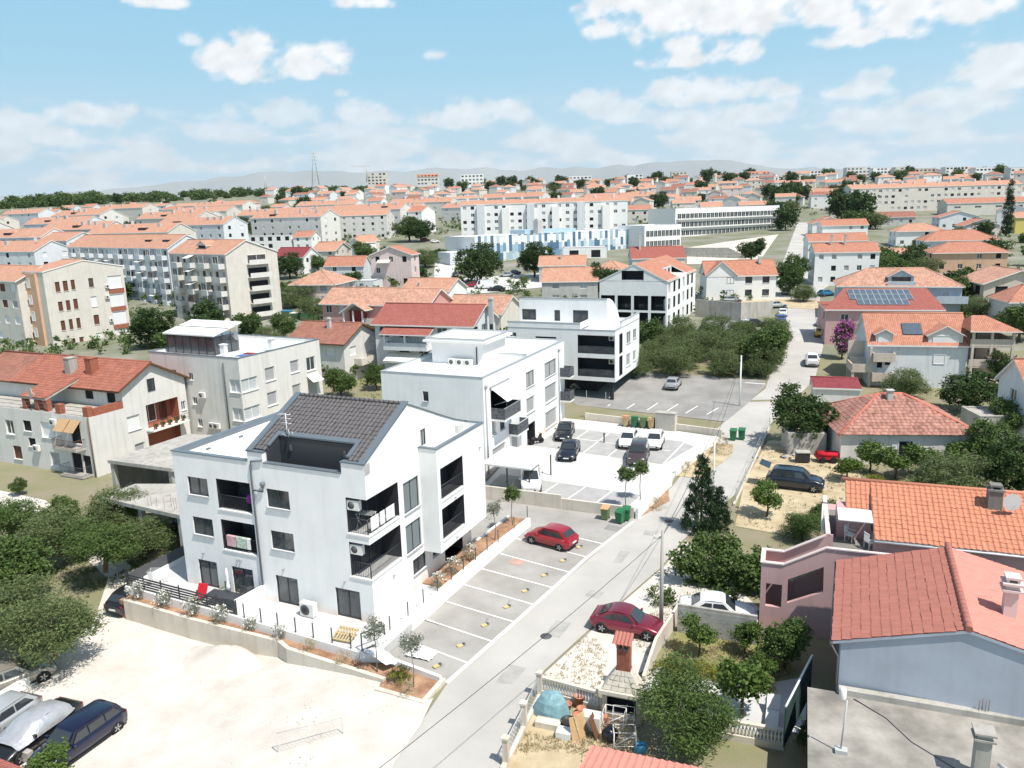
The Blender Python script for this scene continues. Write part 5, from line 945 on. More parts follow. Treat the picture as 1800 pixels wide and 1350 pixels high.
H('house', 'small house with orange hipped roof between two gabled ones', (28.81,203.12),-30.0,(-7.62,0.00),8.00,4.95,8.58, ('hip',1.9,.3), 'render_pale', 'tile_salmon', {'faces':'FR','fl':1,'sty':'l'})
H('house', 'house with broad red roof and skylights behind the gallery block', (48.95,218.26),-3.0,(-14.50,0.00),10.00,5.83,10.23, ('gx',2.8,.3), 'render_pale', 'tile_crimson', {'faces':'FR','fl':1,'sty':'l'}, chim=((-12,4,17,.5),))
H('garage', 'white flat garage with dark doors in front of the blue-panelled hall', (32.24,258.29),-6.0,(-14.24,0.00),7.00,8.16,11.78, ('flat',.3), 'render_white', 'tile_red', {'faces':'F','fl':1,'sty':'k','w':3,'h':2.4,'off':.3,'sp':6}, cat='garage')
H('house', 'small house with salmon roof and lean-to behind the red-roofed one', (-57.14,266.59),-18.0,(-9.86,0.00),9.00,8.64,13.27, ('gx',2.2,.3), 'render_cream', 'tile_salmon', {'faces':'FR','sty':'wl'})
H('apartment_house', 'white flat-roofed house with dark balcony openings above the maroon roof', (-86.33,316.64),-12.0,(-22.37,0.00),10.00,11.33,16.96, ('flat',.4), 'render_white', 'tile_red', {'faces':'FR','sty':'kdw','sp':3.4,'w':1.8,'h':1.6}, cat='apartment house')
H('house', 'white gabled house with red roof right of the white flat-roofed one', (-77.84,314.21),-14.0,(-7.86,0.00),8.00,11.21,16.42, ('gx',2.0,.3), 'render_white', 'tile_red', {'faces':'FR','sty':'lw'})
H('house', 'cream house with bright gable and orange roof left of the light green tree', (-52.06,285.20),-30.0,(-5.68,0.00),9.00,9.72,14.94, ('gy',1.9,.3), 'render_cream', 'tile_salmon', {'faces':'FR','sty':'wl'})
s1 = H('house', 'white three storey house with red roof and arched windows by the lane', (74.32,190.67),-12.0,(0.00,14.54),9.00,4.22,12.23, ('gx',1.9,.25), 'render_white', 'tile_red', {'faces':'FL','fl':3,'sty':'lswk','sp':2.6,'w':1.1}, chim=((4.2,3.6,16.2,.45),(7.4,3.6,16.2,.45)))
s1b = H('house', 'white house with red roof just behind the arched-window house', (83.87,220.34),-12.0,(0.00,15.44),9.00,5.95,13.46, ('gx',1.9,.25), 'render_white', 'tile_red', {'faces':'FL','fl':2,'sty':'lsw'})
s2 = H('house', 'blue-grey house with mottled hipped roof and wide roof dormer', (61.07,144.96),-20.0,(0.00,20.44),11.00,2.62,8.94, ('hip',2.7,.4), 'render_bluegrey', 'tile_mottled', {'faces':'FL','sty':'lg','sp':4})
xw2 = 20.44; zt2 = 8.94
dormer(s2, xw2*.52, .9, 4.2, zt2+.3, 1.3, 'tile_mottled', 'r', 'render_blue', 4); MB().box(xw2*.52-2.3,xw2*.52+2.3,-.1,.2,zt2-.1,zt2+.75).build('dormer_balcony', 'render_blue', s2)
MB().box(xw2*.8,xw2+.8,-1.6,-.003,zt2-3.0,zt2-2.8).box(xw2*.8,xw2+.8,-1.6,-1.45,zt2-2.8,zt2-1.7).build('balcony', 'render_blue', s2)
s3 = H('house', 'pink house with red roof carrying solar panels', (50.38,123.43),-15.0,(0.00,16.82),10.50,1.79,7.39, ('gx',.001,.2), 'render_pink', 'tile_crimson', {'faces':'FL','sty':'wk','sp':4})
x3 = 16.82; z3_ = 7.39
r = MB(); sl3 = .27; slab(r, [(-.3,-.5,z3_+.1),(x3+.3,-.5,z3_+.1),(x3-.6,8.6,z3_+.1+sl3*9.1),(3.6,8.6,z3_+.1+sl3*9.1)], .2); r.build('solar_roof', ['tile_crimson','trim_white'], s3)
M('solar', (.09,.115,.145), .18, .15, 2, spec=.7); M('silver_frame', (.55,.57,.58), .4, 0)
pv = MB().box(.03,1.03,.03,1.62,.02,.05).mesh('solar_panel', 'solar'); pf = MB().box(0,1.06,0,.03,.0,.06).box(0,1.06,1.62,1.65,.0,.06).box(0,.03,.03,1.62,0,.06).box(1.03,1.06,.03,1.62,0,.06).mesh('panel_frame', 'silver_frame')
for j in range(3):
    n0, n1 = ((2,10),(1,11),(1,11))[j]
    for i in range(n0, n1):
        y0 = 1.3+j*2.15; o = put('solar_panel', pv, s3, (3.0+i*(x3-6)/11.5, y0, z3_+.2+sl3*(y0+.5))); o.rotation_euler = (math.atan(sl3),0,0); o.scale = ((x3-6)/11.5/1.09,1.28,1); put('panel_frame', pf, o)
s4 = H('house', 'beige two storey house with orange roof, two dormers and a solar collector', (46.92,100.32),-14.0,(0.00,11.67),9.50,0.33,5.95, ('gx',3.3,.35), 'render_cool', 'tile_red', wins=None)
x4 = 11.67; z4_ = 5.95; b4_ = z4_-5.6
for x0_, x1_, z0_, z1_, st_ in ((x4*.66,x4*.78,z4_-2.6,z4_-1.3,'s'),(x4*.09,x4*.14,z4_-3.2,z4_-1.4,'k'),(x4*.17,x4*.22,z4_-2.8,z4_-1.6,'k')): window(s4, (0,0), (1,0), x0_, z0_, x1_, z1_, st_, -.02)
dormer(s4, x4*.15, .15, 2.0, z4_-.6, 1.9, 'tile_red', 's', 'render_pale'); dormer(s4, x4*.77, .15, 4.0, z4_-.9, 2.1, 'tile_red', 's', 'render_pale')
MB().extr([(x4*.36,1.2,z4_+1.0),(x4*.56,1.2,z4_+1.0),(x4*.56,2.9,z4_+2.18),(x4*.36,2.9,z4_+2.18)], (0,0,.12)).build('solar_collector', 'solar', s4)
balcony(s4, .3, x4*.25, -1.4, -.003, z4_-2.0, 'wall', 'render_beige', .95); balcony(s4, .3, x4*.25, -1.4, -.003, z4_-4.6, 'wall', 'render_beige', .95)
tw = MB()
for z in (z4_-5.4,z4_-2.7,z4_-.1): tw.box(x4+.003,x4+5.0,-.6,5,z-.2,z)
for x in (x4+.3,x4+2.4,x4+4.8):
    for y_ in (-.5,4.8): tw.box(x-.14,x+.14,y_-.14,y_+.14,z4_-6,z4_+1.8)
for z in (z4_-2.7,z4_-.1): tw.box(x4+.003,x4+5,-.62,-.5,z,z+.9).box(x4+4.9,x4+5.02,-.5,5,z,z+.9)
tw.box(x4+.003,x4+.5,4.9,5.0,z4_-5.4,z4_+1.8).box(x4+.003,x4+5,5.0,5.1,z4_-5.4,z4_+1.8); tw.build('balcony_tower', 'render_beige', s4)
r = MB(); zt_ = z4_+1.85; a_, b_, c_, d_ = (x4-.3,-1.1,zt_),(x4+5.6,-1.1,zt_),(x4+5.6,5.6,zt_),(x4-.3,5.6,zt_); ap = [(x4+.6,2.2,zt_+1.6),(x4+2.2,2.2,zt_+1.6)]
slab(r, [a_,b_,ap[1],ap[0]], .12); slab(r, [c_,d_,ap[0],ap[1]], .12); r.face([b_,c_,ap[1]], 0, [(0,0),(6.7,0),(3.3,3.6)]); r.face([d_,a_,ap[0]], 0, [(0,0),(6.7,0),(3.3,3.6)]); r.build('tower_roof', ['tile_red','trim_white'], s4)
st_ = MB(); st_.box(-2.2,.3,-.9,3.2,b4_+1.9,b4_+2.1).box(-2.2,-2.05,-.9,3.2,b4_+2.1,b4_+3.0).box(-2.2,.3,-.9,-.78,b4_+2.1,b4_+3.0).box(-2.1,-1.8,-.8,-.5,b4_-.5,b4_+1.9).box(-.05,.25,-.8,-.5,b4_-.5,b4_+5.2).box(-2.1,.3,3.0,3.2,b4_-.5,b4_+5.4)
for k in range(8): st_.box(-1.9,.0,.2+k*.28,.48+k*.28,b4_+2.1,b4_+2.25+k*.17)
st_.build('stair_landing', 'render_beige', s4)
tree('bougainvillea', (49.23,113.95), 'magenta bougainvillea climbing beside the solar-roofed house', 1.35, name='bougainvillea', cat='shrub')
s5 = H('house', 'low house with mottled red hipped roof and white walls beside the dry yard', (30.74,70.08),-7.0,(0.00,12.01),9.50,0.00,2.92, ('hip',.01,.1), 'render_pale', 'deck_grey', wins=None)
x5 = 12.01; z5_ = 2.92; D5 = 9.5; R5 = 2.75; o5 = .35
for x0_, x1_, z0_, z1_, st2 in ((x5*.14,x5*.24,z5_-2.1,z5_-.9,'k'),(x5*.38,x5*.43,z5_-2.6,z5_-.7,'s'),(x5*.43,x5*.53,z5_-2.7,z5_-.7,'k'),(x5*.53,x5*.58,z5_-2.6,z5_-.7,'s'),(x5*.78,x5*.86,z5_-2.1,z5_-.9,'k')): window(s5, (0,0), (1,0), x0_, z0_, x1_, z1_, st2, -.02)
r = MB(); rL, rR = x5*.39, x5*.57; zr5 = z5_+R5; q_ = [(-o5,-o5,z5_),(x5+o5,-o5,z5_),(x5+o5,D5+o5,z5_),(-o5,D5+o5,z5_)]; A5, B5 = (rL,D5/2,zr5), (rR,D5/2,zr5)
for f_ in ([q_[0],q_[1],B5,A5],[q_[1],q_[2],B5],[q_[2],q_[3],A5,B5],[q_[3],q_[0],A5]): r.face(f_, 0, [(p[0]+p[1],p[2]*2) for p in f_])
r.face(q_[::-1], 1); roof5 = r.build('roof', ['tile_mottled','trim_white'], s5)
def slope_tiles(parent, a, b, c, d, tu, tv, mat, keep, roll=.5):
    """tiles over the quad or triangle a-b (eave) to d-c (ridge)"""
    a, b, c, d = map(Vector, (a, b, c, d)); eu = (b-a).normalized(); up = (d-a); up -= eu*up.dot(eu); Lv = up.length; up.normalize(); nv = eu.cross(up)
    ud, uc, ub = (d-a).dot(eu), (c-a).dot(eu), (b-a).dot(eu); vd, vc = (d-a).dot(up), (c-a).dot(up); Lv = max(vd, vc)
    tiles(parent, (min(0,ud),max(ub,uc),0,Lv), a+nv*.02, eu, up, nv, tu, tv, mat, keep, inside=lambda u, v: ud*v/max(vd,.01) <= u <= ub+(uc-ub)*v/max(vc,.01), roll=roll)
slope_tiles(roof5, q_[0], q_[1], B5, A5, .45, .42, 'tile_one_mott', 300, 1); slope_tiles(roof5, q_[3], q_[0], A5, A5, .45, .42, 'tile_one_mott', 0, 1); slope_tiles(roof5, q_[1], q_[2], B5, B5, .45, .42, 'tile_one_mott', 0, 1)
g_ = MB(); 
for a, b in ((A5,B5),(q_[0],A5),(q_[1],B5),(q_[2],B5),(q_[3],A5)): g_.tube([a,b], .14, 6)
g_.build('ridge', 'tile_one', roof5); MB().box(rL+.5,rL+1.0,D5/2-1.0,D5/2-.5,zr5-.6,zr5+.5).box(rL+.4,rL+1.1,D5/2-1.1,D5/2-.4,zr5+.5,zr5+.58).build('chimney', 'render_grey', s5)
MB().box(-.6,-4.2,2.6,5.6,-.3,2.2).build('annex', 'concrete', s5)
H('house', 'peach house with red hipped roof and white awning, upper right', (111.68,206.63),-13.0,(0.00,17.66),10.00,5.15,10.35, ('hip',2.3,.5), 'render_peach', 'tile_red', {'faces':'FL','sty':'kwl','sp':4})
H('house', 'grey-white house with red hipped roof behind the peach house', (124.75,235.96),-13.0,(0.00,19.50),10.00,6.86,12.06, ('hip',2.6,.5), 'render_cool', 'tile_red', {'faces':'FL','sty':'wl','sp':4})
H('house', 'unfinished beige house with broad tiled gable roof at the right', (90.38,148.29),-8.0,(0.00,12.43),11.00,2.71,8.23, ('gy',2.3,.6), 'render_beige', 'tile_mottled', {'faces':'FL','sty':'kk','sp':4,'w':2.2,'h':1.8,'off':.3})
H('house', 'pale house with weathered red hipped roof and brick chimney at the right edge', (82.62,128.12),-10.0,(0.00,6.84),8.00,2.08,7.30, ('hip',2.2,.4), 'render_pale', 'tile_red', {'faces':'FL','sty':'cw','sp':3,'w':2})
H('house', 'light blue-grey house wall cut by the right picture edge', (50.97,74.39),-6.0,(0.00,5.47),6.00,0.00,5.61, ('gx',2.4,.35), 'render_cool', 'tile_red', {'faces':'L','sty':'w','sp':3.5})
H('shed', 'low shed with carmine sheet roof behind the fig tree', (36.46,91.45),-16.0,(0.00,5.10),4.00,0.00,2.32, ('gx',.45,.2,.95), 'render_pale', 'tile_maroon', cat='shed')
H('shed', 'grey concrete annex behind the low red-roofed house', (47.12,75.70),-5.0,(0.00,2.86),4.00,0.00,2.62, ('flat',.1), 'concrete', 'tile_red', cat='shed', deck='concrete', cap='concrete')
H('house', 'white house with red roof right of the lane before the cream apartment block', (118.31,297.84),-8.0,(0.00,16.21),9.00,10.39,15.41, ('gx',2.0,.4), 'render_white', 'tile_red', {'faces':'FL','sty':'wl'}, chim=((3,4,30,.5),) if 0 else ())
H('house', 'white villa with orange hipped roof and square windows, upper right', (130.79,266.12),-12.0,(0.00,15.03),10.00,8.61,13.82, ('hip',2.2,.5), 'render_white', 'tile_salmon', {'faces':'FL','sty':'wk'})
H('house', 'white gabled house with red roof below the twin-roofed block', (119.12,309.81),-8.0,(0.00,12.75),8.00,10.99,16.02, ('gy',2.4,.4), 'render_white', 'tile_red', {'faces':'FL','sty':'w'})
H('house', 'pale grey house with white gable and red roof edge, upper right', (176.13,323.45),-10.0,(0.00,14.95),9.00,11.67,16.68, ('gy',2.2,.4), 'render_cool', 'tile_red', {'faces':'FL','sty':'wk'})
H('house', 'pinkish house with red gable roof left of the tall cypress', (164.49,285.43),-10.0,(0.00,11.75),9.00,9.73,14.35, ('gy',2.2,.4), 'render_pinkpale', 'tile_red', {'faces':'FL','sty':'sw'})
H('house', 'low cream outhouse with orange roof among the bushes', (108.64,225.23),-12.0,(0.00,5.29),5.00,6.23,9.26, ('gx',1.2,.3), 'render_cream', 'tile_salmon', cat='shed')
H('house', 'low brown-tiled house under the apartment block', (164.69,353.15),-10.0,(0.00,15.60),8.00,13.16,16.76, ('gx',2.0,.4), 'render_grey', 'tile_brown', {'faces':'F','fl':1,'sty':'kl'})
H('house', 'yellow house cut by the right picture edge near the cypress', (191.41,298.63),-10.0,(0.00,6.45),8.00,10.43,16.45, ('gx',1.8,.4), 'render_yellow', 'tile_salmon', {'faces':'L','sty':'wk'})
H('warehouse', 'long low hall with red roof and pale walls in front of the apartment block', (221.29,400.36),-10.0,(0.00,37.99),14.00,15.52,21.54, ('gx',2.2,.3), 'render_cream', 'tile_red', {'faces':'F','fl':1,'sty':'w','sp':8,'w':3,'h':1,'off':3.5}, cat='hall')
# ---------------------------------------------------------------- old house at the left, brown roof, terrace with brick piers
lh = T('house', 'old cream house with brown roof, brick terrace piers and side balcony', 'house', (-40.56,72.28,0), -25)
w = MB(); Fw = [(-12.9,3.2,-11.6,4.7,'w'),(-10.0,3.8,-8.8,4.9,'k'),(-9.6,2.2,-8.5,3.1,'k'),(-7.3,3.4,-5.6,5.0,'s'),(-12.3,.6,-11,2.0,'b'),(-6.6,.5,-5.2,1.9,'l'),(-3.3,.1,-1.9,2.2,'k'),(-1.7,.2,-.6,2.1,'k'),(-2.9,3.2,-1.5,5.2,'k')]
wallface(w, (-22,0), (1,0), 22, -.8, 6.0, [(a+22,b,c+22,d,.15) for a, b, c, d, s_ in Fw])
Rw = [(4.1,3.5,5.6,5.0,'s'),(4.6,.8,5.8,2.0,'l'),(10.9+.1,4.0,11.6,5.0,'w')]
wallface(w, (0,0), (0,1), 11.8, -.8, 6.0, [(a,b,c,d,.15) for a, b, c, d, s_ in Rw]+[(6.5,3.2,10.6,5.65,1.2,1,1),(6.3,.3,10.5,2.6,.8,1,1)])
wallface(w, (0,11.8), (-1,0), 22, -.8, 6.0); w.face([(-22,0,6.0),(0,0,6.0),(0,11.8,6.0),(-22,11.8,6.0)], 2)
wallface(w, (-22,3.9), (1,0), 22, 6.0, 8.1, [(22-5.4,6.6,22-4.2,7.9,.12),(22-2.2,6.4,22-1.0,7.8,.12)]); w.face([(0,3.9,6),(0,11.8,6),(0,11.8,7.6),(0,7.4,9.85),(0,3.9,8.1)])
w.build('wall', ['render_pale','brick_red','concrete'], lh)
for a, b, c, d, s_ in Fw: window(lh, (-22,0), (1,0), a+22, b, c+22, d, s_, .15, sill='trim_white')
for a, b, c, d, s_ in Rw: window(lh, (0,0), (0,1), a, b, c, d, s_, .15, sill='trim_white')
window(lh, (-22,3.9), (1,0), 22-5.4, 6.6, 22-4.2, 7.9, 'k', .12); window(lh, (-22,3.9), (1,0), 22-2.2, 6.4, 22-1.0, 7.8, 'k', .12); window(lh, (0,7.0), (0,1), 0, 7.0, .9, 8.3, 'd', -.02)
window(lh, (-1.2,6.7), (0,1), 0, 3.5, 1.9, 5.4, 'w', .0); window(lh, (-1.2,6.7), (0,1), 2.4, 3.3, 3.3, 5.4, 'd', .0, name='balcony_door')
r = MB(); slab(r, [(-23,3.2,7.85),(.5,3.2,7.85),(.5,7.4,10.05),(-23,7.4,10.05)], .18); slab(r, [(.5,12.4,7.4),(-23,12.4,7.4),(-23,7.4,10.05),(.5,7.4,10.05)], .18); rl = r.build('roof', ['tile_brown','brown_wood'], lh)
slope_tiles(rl, (-16,3.2,7.86), (.5,3.2,7.86), (.5,7.4,10.06), (-16,7.4,10.06), .32, .40, 'tile_one_brown', 0); MB().tube([(-23,7.4,10.08),(.5,7.4,10.08)], .12, 6).build('ridge', 'tile_one_brown', rl)
r = MB(); slab(r, [(-10.4,.3,7.3),(-6.4,.3,7.3),(-6.4,4.4,8.6),(-10.4,4.4,8.6)], .18); lr = r.build('lean_to_roof', ['tile_brown','concrete'], lh); slope_tiles(lr, (-10.4,.3,7.31), (-6.4,.3,7.31), (-6.4,4.4,8.61), (-10.4,4.4,8.61), .32, .4, 'tile_one_brown', 0)
for x, s_ in ((-9.9,.5),(-8.0,.5),(-6.6,.5)): MB().box(x-s_/2,x+s_/2,.35,.85,6.0,7.2).build('brick_pier', 'brick_red', lh)
for x in (-4.4,-.45): MB().box(x-.35,x+.35,.05,.6,6.0,6.95).build('brick_pier', 'brick_red', lh)
MB().box(-.3,-.003,.6,3.9,6.0,6.75).build('brick_parapet', 'brick_red', lh); MB().tube([(-22,.2,6.85),(-.5,.2,6.85)], .03, 5).tube([(-22,.2,6.45),(-.5,.2,6.45)], .02, 4).build('railing', 'grey_dark', lh)
for x, y_, z_ in ((-8.8,5.2,10.4),(-5.8,5.4,10.5)): MB().box(x-.45,x+.45,y_-.45,y_+.45,8,z_).box(x-.5,x+.5,y_-.5,y_+.5,z_,z_+.08).build('chimney', 'brick_red' if x > -7 else 'concrete', lh)
dish(lh, (-7.8,.1,7.9), R_(-20), .6)
balcony(lh, .003, 1.2, 6.3, 10.9, 3.1, None, 'trim_white') if 0 else MB().box(.003,1.1,6.2,10.9,2.95,3.12).build('balcony', 'trim_white', lh)
MB().tube([(1.05,6.25,3.9),(1.05,10.85,3.9)], .02, 4).tube([(1.05,6.25,3.5),(1.05,10.85,3.5)], .015, 4).tube([(1.05,6.3,3.1),(1.05,6.3,3.9)], .02, 4).tube([(1.05,10.8,3.1),(1.05,10.8,3.9)], .02, 4).build('balcony_rail', 'grey_dark', lh)
for k in range(5):
    tp = T('potted_plant', 'potted plant on the side balcony of the old house, %s from the left' % ('first','second','third','fourth','fifth')[k], 'plant', (-40.56,72.28)+(0,), -25); tp.location = lh.matrix_basis @ Vector((.8,6.7+k*.9,3.12)); MB().lathe(0,0,[(.12,0),(.17,.28)], 8).build('pot', 'brick_red', tp); put('foliage', TREE['shrub'][1], tp, (0,0,.2)).scale = (.4,.4,.5)
M('cardboard', (.46,.30,.16), .9, .1, 3); a_ = MB(); a_.face([(-4.2,-1.0,4.6),(-2.7,-1.0,4.6),(-2.7,-.02,5.6),(-4.2,-.02,5.6)]); a_.face([(-2.6,-1.0,4.6),(-1.2,-1.0,4.6),(-1.2,-.02,5.6),(-2.6,-.02,5.6)]); a_.build('balcony_awning', 'cardboard', lh)
balcony(lh, -4.4, -1.0, -1.1, -.003, 2.9, 'bars', 'concrete', .9, 'brown_wood'); balcony(lh, -3.9, -.6, -1.1, -.003, .25, 'bars', 'concrete', .9, 'grey_dark')
aircon(lh, (-8.2,0,1.9), 0); aircon(lh, (-5.0,0,4.9), 0); MB().tube([(-.1,-.08,6.0),(-.1,-.08,-.5)], .05, 5).build('rain_pipe', 'brown_wood', lh)
# flat grey-white block behind it
fl = house('apartment_house', 'pale flat-roofed block with glazed roof room and corner windows', (-28.37,79.77), -26.5, (-13.4,0), 12.8, 0, 10.0, ('flat',.35), 'render_pale', cat='apartment house', cap='cap_grey', sill='trim_white', wins={
 'R': [(.003+.1,6.3,2.4,7.7,'c'),(.1,3.2,2.4,4.6,'c'),(3.6,6.75,5.1,8.26,'l'),(3.6,4.0,5.1,5.5,'l'),(7.6,6.9,9.0,8.3,'l'),(7.6,4.15,9.0,5.5,'l'),(10.3,6.6,11.8,8.2,'w'),(10.2,3.6,11.9,5.6,'l'),(10.2,.8,11.9,2.8,'l')],
 'F': [(-1.6,6.3,-.15,7.7,'c'),(-1.6,3.2,-.15,4.6,'c'),(-7.6,7.2,-6.9,8.0,'w'),(-7.4,4.5,-6.7,5.3,'w'),(-7.0,2.0,-6.3,2.9,'w'),(-10.3,7.0,-9.4,8.2,'w'),(-10,3.9,-9.2,5.4,'w'),(-9.9,1.2,-9.1,2.4,'w')]})
g_ = MB().box(-12.6,-5.4,2.0,5.6,9.7,11.7); g_.build('roof_room', 'glass_dark', fl); r = MB(); r.extr([(-12.9,1.7,11.75),(-5.1,1.7,11.75),(-5.1,6.0,12.7),(-12.9,6.0,12.7)], (0,0,.15)); r.build('roof_room_roof', 'metal_white', fl)
for q in range(7): MB().box(-12.6+q*1.2-.04,-12.6+q*1.2+.04,1.94,2.0,9.7,11.75).build('mullion', 'anthracite', fl)
for q in range(3): MB().box(-5.4,-5.34,2.0+q*1.2,2.08+q*1.2,9.7,12.0).build('mullion', 'anthracite', fl)
MB().box(-12.9,-5.1,3.8,3.95,12.36,12.42).build('roof_bar', 'anthracite', fl)
for x, y_ in ((-3.6,1.6),(-1.2,6.2)): MB().box(x-.3,x+.3,y_-.25,y_+.25,9.6,11.0).box(x-.38,x+.38,y_-.32,y_+.32,11.0,11.08).build('chimney', 'render_white', fl)
dish(fl, (-4.4,4.6,11.6), R_(-20), .6, 'metal_white'); an = MB().tube([(-4.9,5,9.7),(-4.9,5,13)], .03, 5)
for z_ in (12.2,12.6,12.95): an.tube([(-5.4,5,z_),(-4.4,5,z_)], .014, 4)
an.build('antenna', 'metal_grey', fl); MB().tube([(-2.2,-.08,9.4),(-2.2,-.08,.2)], .06, 5).build('rain_pipe', 'anthracite', fl)
for x, z_ in ((-5.6,5.4),(-4.6,2.1),(-3.9,2.1)): aircon(fl, (x,0,z_), 0)
awning(fl, 0, .01, 0, .02, 5, 5.1) if 0 else None
a_ = MB(); a_.face([(1.0,10.1,5.4),(1.0,12.0,5.4),(.02,12.0,6.1),(.02,10.1,6.1)]); a_.build('awning', 'awning_cream', fl)
M('tarp_blue', (.10,.14,.40), .8, .2, 3); ca = T('roof_clutter', 'blue and red blankets spread on the flat roof', 'blankets', (-28.37,79.77,9.67), -26.5); MB().prism([(-2.8,2.2),(.2-.6,2.6),(-.7,3.6),(-2.9,3.2)], .0, .05).build('blue_blanket', 'tarp_blue', ca); MB().prism([(-3.0,3.6),(-1.4,3.8),(-1.5,4.6),(-3.1,4.4)], .0, .06).build('red_blanket', 'red_wall', ca)
# rough concrete canopies between the old house and the white house
cn = T('concrete_canopy', 'rough grey concrete canopy slab beside the old house', 'canopy', L(-33.4,9.3,0), NY); MB().prism([(0,0),(7.3,.2),(7.9,1.0),(3.4,9.2),(.3,8.6)], 3.9, 4.2).build('slab', 'concrete', cn)
for x, y_ in ((.3,.3),(6.9,.5),(3.2,8.6)): MB().box(x-.18,x+.18,y_-.18,y_+.18,-1,3.9).build('column', 'concrete', cn)
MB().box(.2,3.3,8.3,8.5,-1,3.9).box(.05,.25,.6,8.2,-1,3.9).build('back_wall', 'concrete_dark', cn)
cn = T('concrete_canopy', 'lower concrete slab with rusty rebar left of the white house', 'canopy', L(-29.0,4.9,0), NY); MB().prism([(0,0),(3.2,-.3),(9.2,-.7),(9.6,4.6),(3.4,4.4),(.1,3.2)], 2.7, 3.0).build('slab', 'concrete', cn)
for x, y_ in ((.3,.3),(4.6,-.1),(9.0,-.4),(9.2,4.2)): MB().box(x-.18,x+.18,y_-.18,y_+.18,-2,2.7).build('column', 'concrete', cn)
for k in range(10): x, y_ = random.uniform(.3,9), random.choice((-.1,.2,.0)); MB().tube([(x,y_,3.0),(x+random.uniform(-.1,.1),y_,3.0+random.uniform(.6,1.2))], .012, 3).build('rebar', 'brown_wood', cn)
car('hatch', 'black', L(-22.5,8.2), NY+40, 'dark car in the shade under the concrete canopy'); car('hatch', 'black', L(-18.6,-1.2), NY+95, 'black car half hidden behind the corner of the terrace wall')
# ---------------------------------------------------------------- apartment blocks of the estate at the left
ka = H('apartment_block', 'cream apartment block end wall with rows of brown shutters', (-82.68,139.66),-33.0,(-7.00,0.00),15.03,2.47,15.88, ('gx',1.6,.1), 'render_cream', 'tile_salmon', None, cat='apartment block', sill='trim_white', wins={'R': [(1.86,12.16,2.69,13.96,"b"),(3.25,12.18,4.13,14.03,"b"),(4.70,12.28,5.44,14.09,"b"),(1.88,8.68,2.70,10.39,"b"),(3.29,8.65,4.05,10.49,"b"),(4.66,8.71,5.46,10.60,"b"),(1.83,5.12,2.61,6.95,"b"),(3.31,5.12,4.00,7.02,"b"),(4.69,5.15,5.42,7.07,"b"),(1.84,1.67,2.61,3.43,"b"),(3.30,1.67,4.01,3.44,"b"),(4.75,1.77,5.49,3.49,"b"),(7.99,12.43,8.92,14.10,"r"),(7.99,8.78,9.10,10.70,"s"),(7.98,5.39,9.01,7.21,"b"),(7.95,1.60,9.12,3.75,"s"),(11.72,11.80,14.43,14.18,"s"),(11.63,8.30,14.47,10.66,"s"),(11.71,4.83,14.45,7.32,"s"),(11.72,1.32,14.50,3.99,"s")]})
for k_, (v0, v1, z_) in enumerate(((11.62,14.71,10.84),(11.56,14.63,7.46),(11.59,14.71,4.03),(11.6,14.73,0.4))): MB().box(.003,.06,v0,v1,z_,z_+.9).build('brick_band', 'brick_red', ka)
for p_ in ((11.37,12.03),(11.08,10.04),(11.25,5.6)): aircon(ka, (.02,p_[0],p_[1]), math.pi/2)
kb = H('apartment_block', 'cream block with an orange stair tower at the left edge', (-88.35,141.03),-33.0,(-22.00,0.00),9.00,2.51,14.42, ('gx',2.2,.4), 'render_cream', 'tile_salmon', {'faces':'FR','fl':4,'sty':'slb','sp':3.4,'w':1.9,'h':1.4}, cat='apartment block')
MB().box(.003,3.5,1.5,6.5,2,15.6).build('stair_tower', 'render_peach', kb)
for z_ in (4,7,10,13): window(kb, (.4,1.5), (1,0), 0, z_, 1.1, z_+1.7, 's', -.02)
def blockfront(t, xr, z0, fl, fh, sp, seed, wall='render_pale', dep=1.3):
    """loggias and balconies of an estate block on its front, each balcony a part"""
    g = random.Random(seed); k = max(1, int((xr[1]-xr[0])/sp)); st = (xr[1]-xr[0])/k
    for q in range(k):
        if q % 2 == 0: continue
        x = xr[0]+st*(q+.1); pm = [cached(('bp',round(st*.8,1),wall), lambda: MB().box(0,st*.8,-dep,0,-.15,0).box(0,st*.8,-dep,-dep+.12,0,.95).box(0,.1,-dep+.12,0,0,.95).box(st*.8-.1,st*.8,-dep+.12,0,0,.95).mesh('balcony', wall))][0]
        for f_ in range(fl):
            b = put('balcony', pm, t, (x,-.003,z0+f_*fh)); 
            if g.random() < .45: window(b, (.12,-dep+.1), (1,0), 0, .95, st*.8-.24, fh-.3, g.choice('crwl'), 0, True, name='glazing')
            elif g.random() < .3: put('awning', cached(('ba',round(st*.8,1)), lambda: MB().extr([(0,-dep-.5,1.9),(st*.8,-dep-.5,1.9),(st*.8,0,2.5),(0,0,2.5)], (0,0,.04)).mesh('awning','awning_cream')), b)
k2 = H('apartment_block', 'grey apartment block with balconies and a plain end wall beside the maroon-roofed house', (-56.80,158.66),-40.0,(-22.91,0.00),12.01,3.00,17.22, ('gx',2.6,.2,.4), 'render_cream', 'tile_salmon', {'faces':'F','fl':5,'sty':'wlr','sp':2.4,'w':1.1}, cat='apartment block')
zk2 = 17.22; xk2 = -22.91; dk2 = 12.01
blockfront(k2, (xk2,-.5), zk2-14+.2, 5, 2.75, 2.6, 4)
for f_ in range(5): b = MB().box(.003,1.2,dk2*.38,dk2*.8,zk2-13.2+f_*2.7,zk2-13.05+f_*2.7).box(1.1,1.2,dk2*.38,dk2*.8,zk2-13.05+f_*2.7,zk2-12.2+f_*2.7).build('balcony', 'render_pale', k2); window(b, (.04,dk2*.4), (0,1), 0, zk2-13.0+f_*2.7, dk2*.36, zk2-11.2+f_*2.7, 'w' if f_ == 4 else 'k', 0, True, name='glazing')
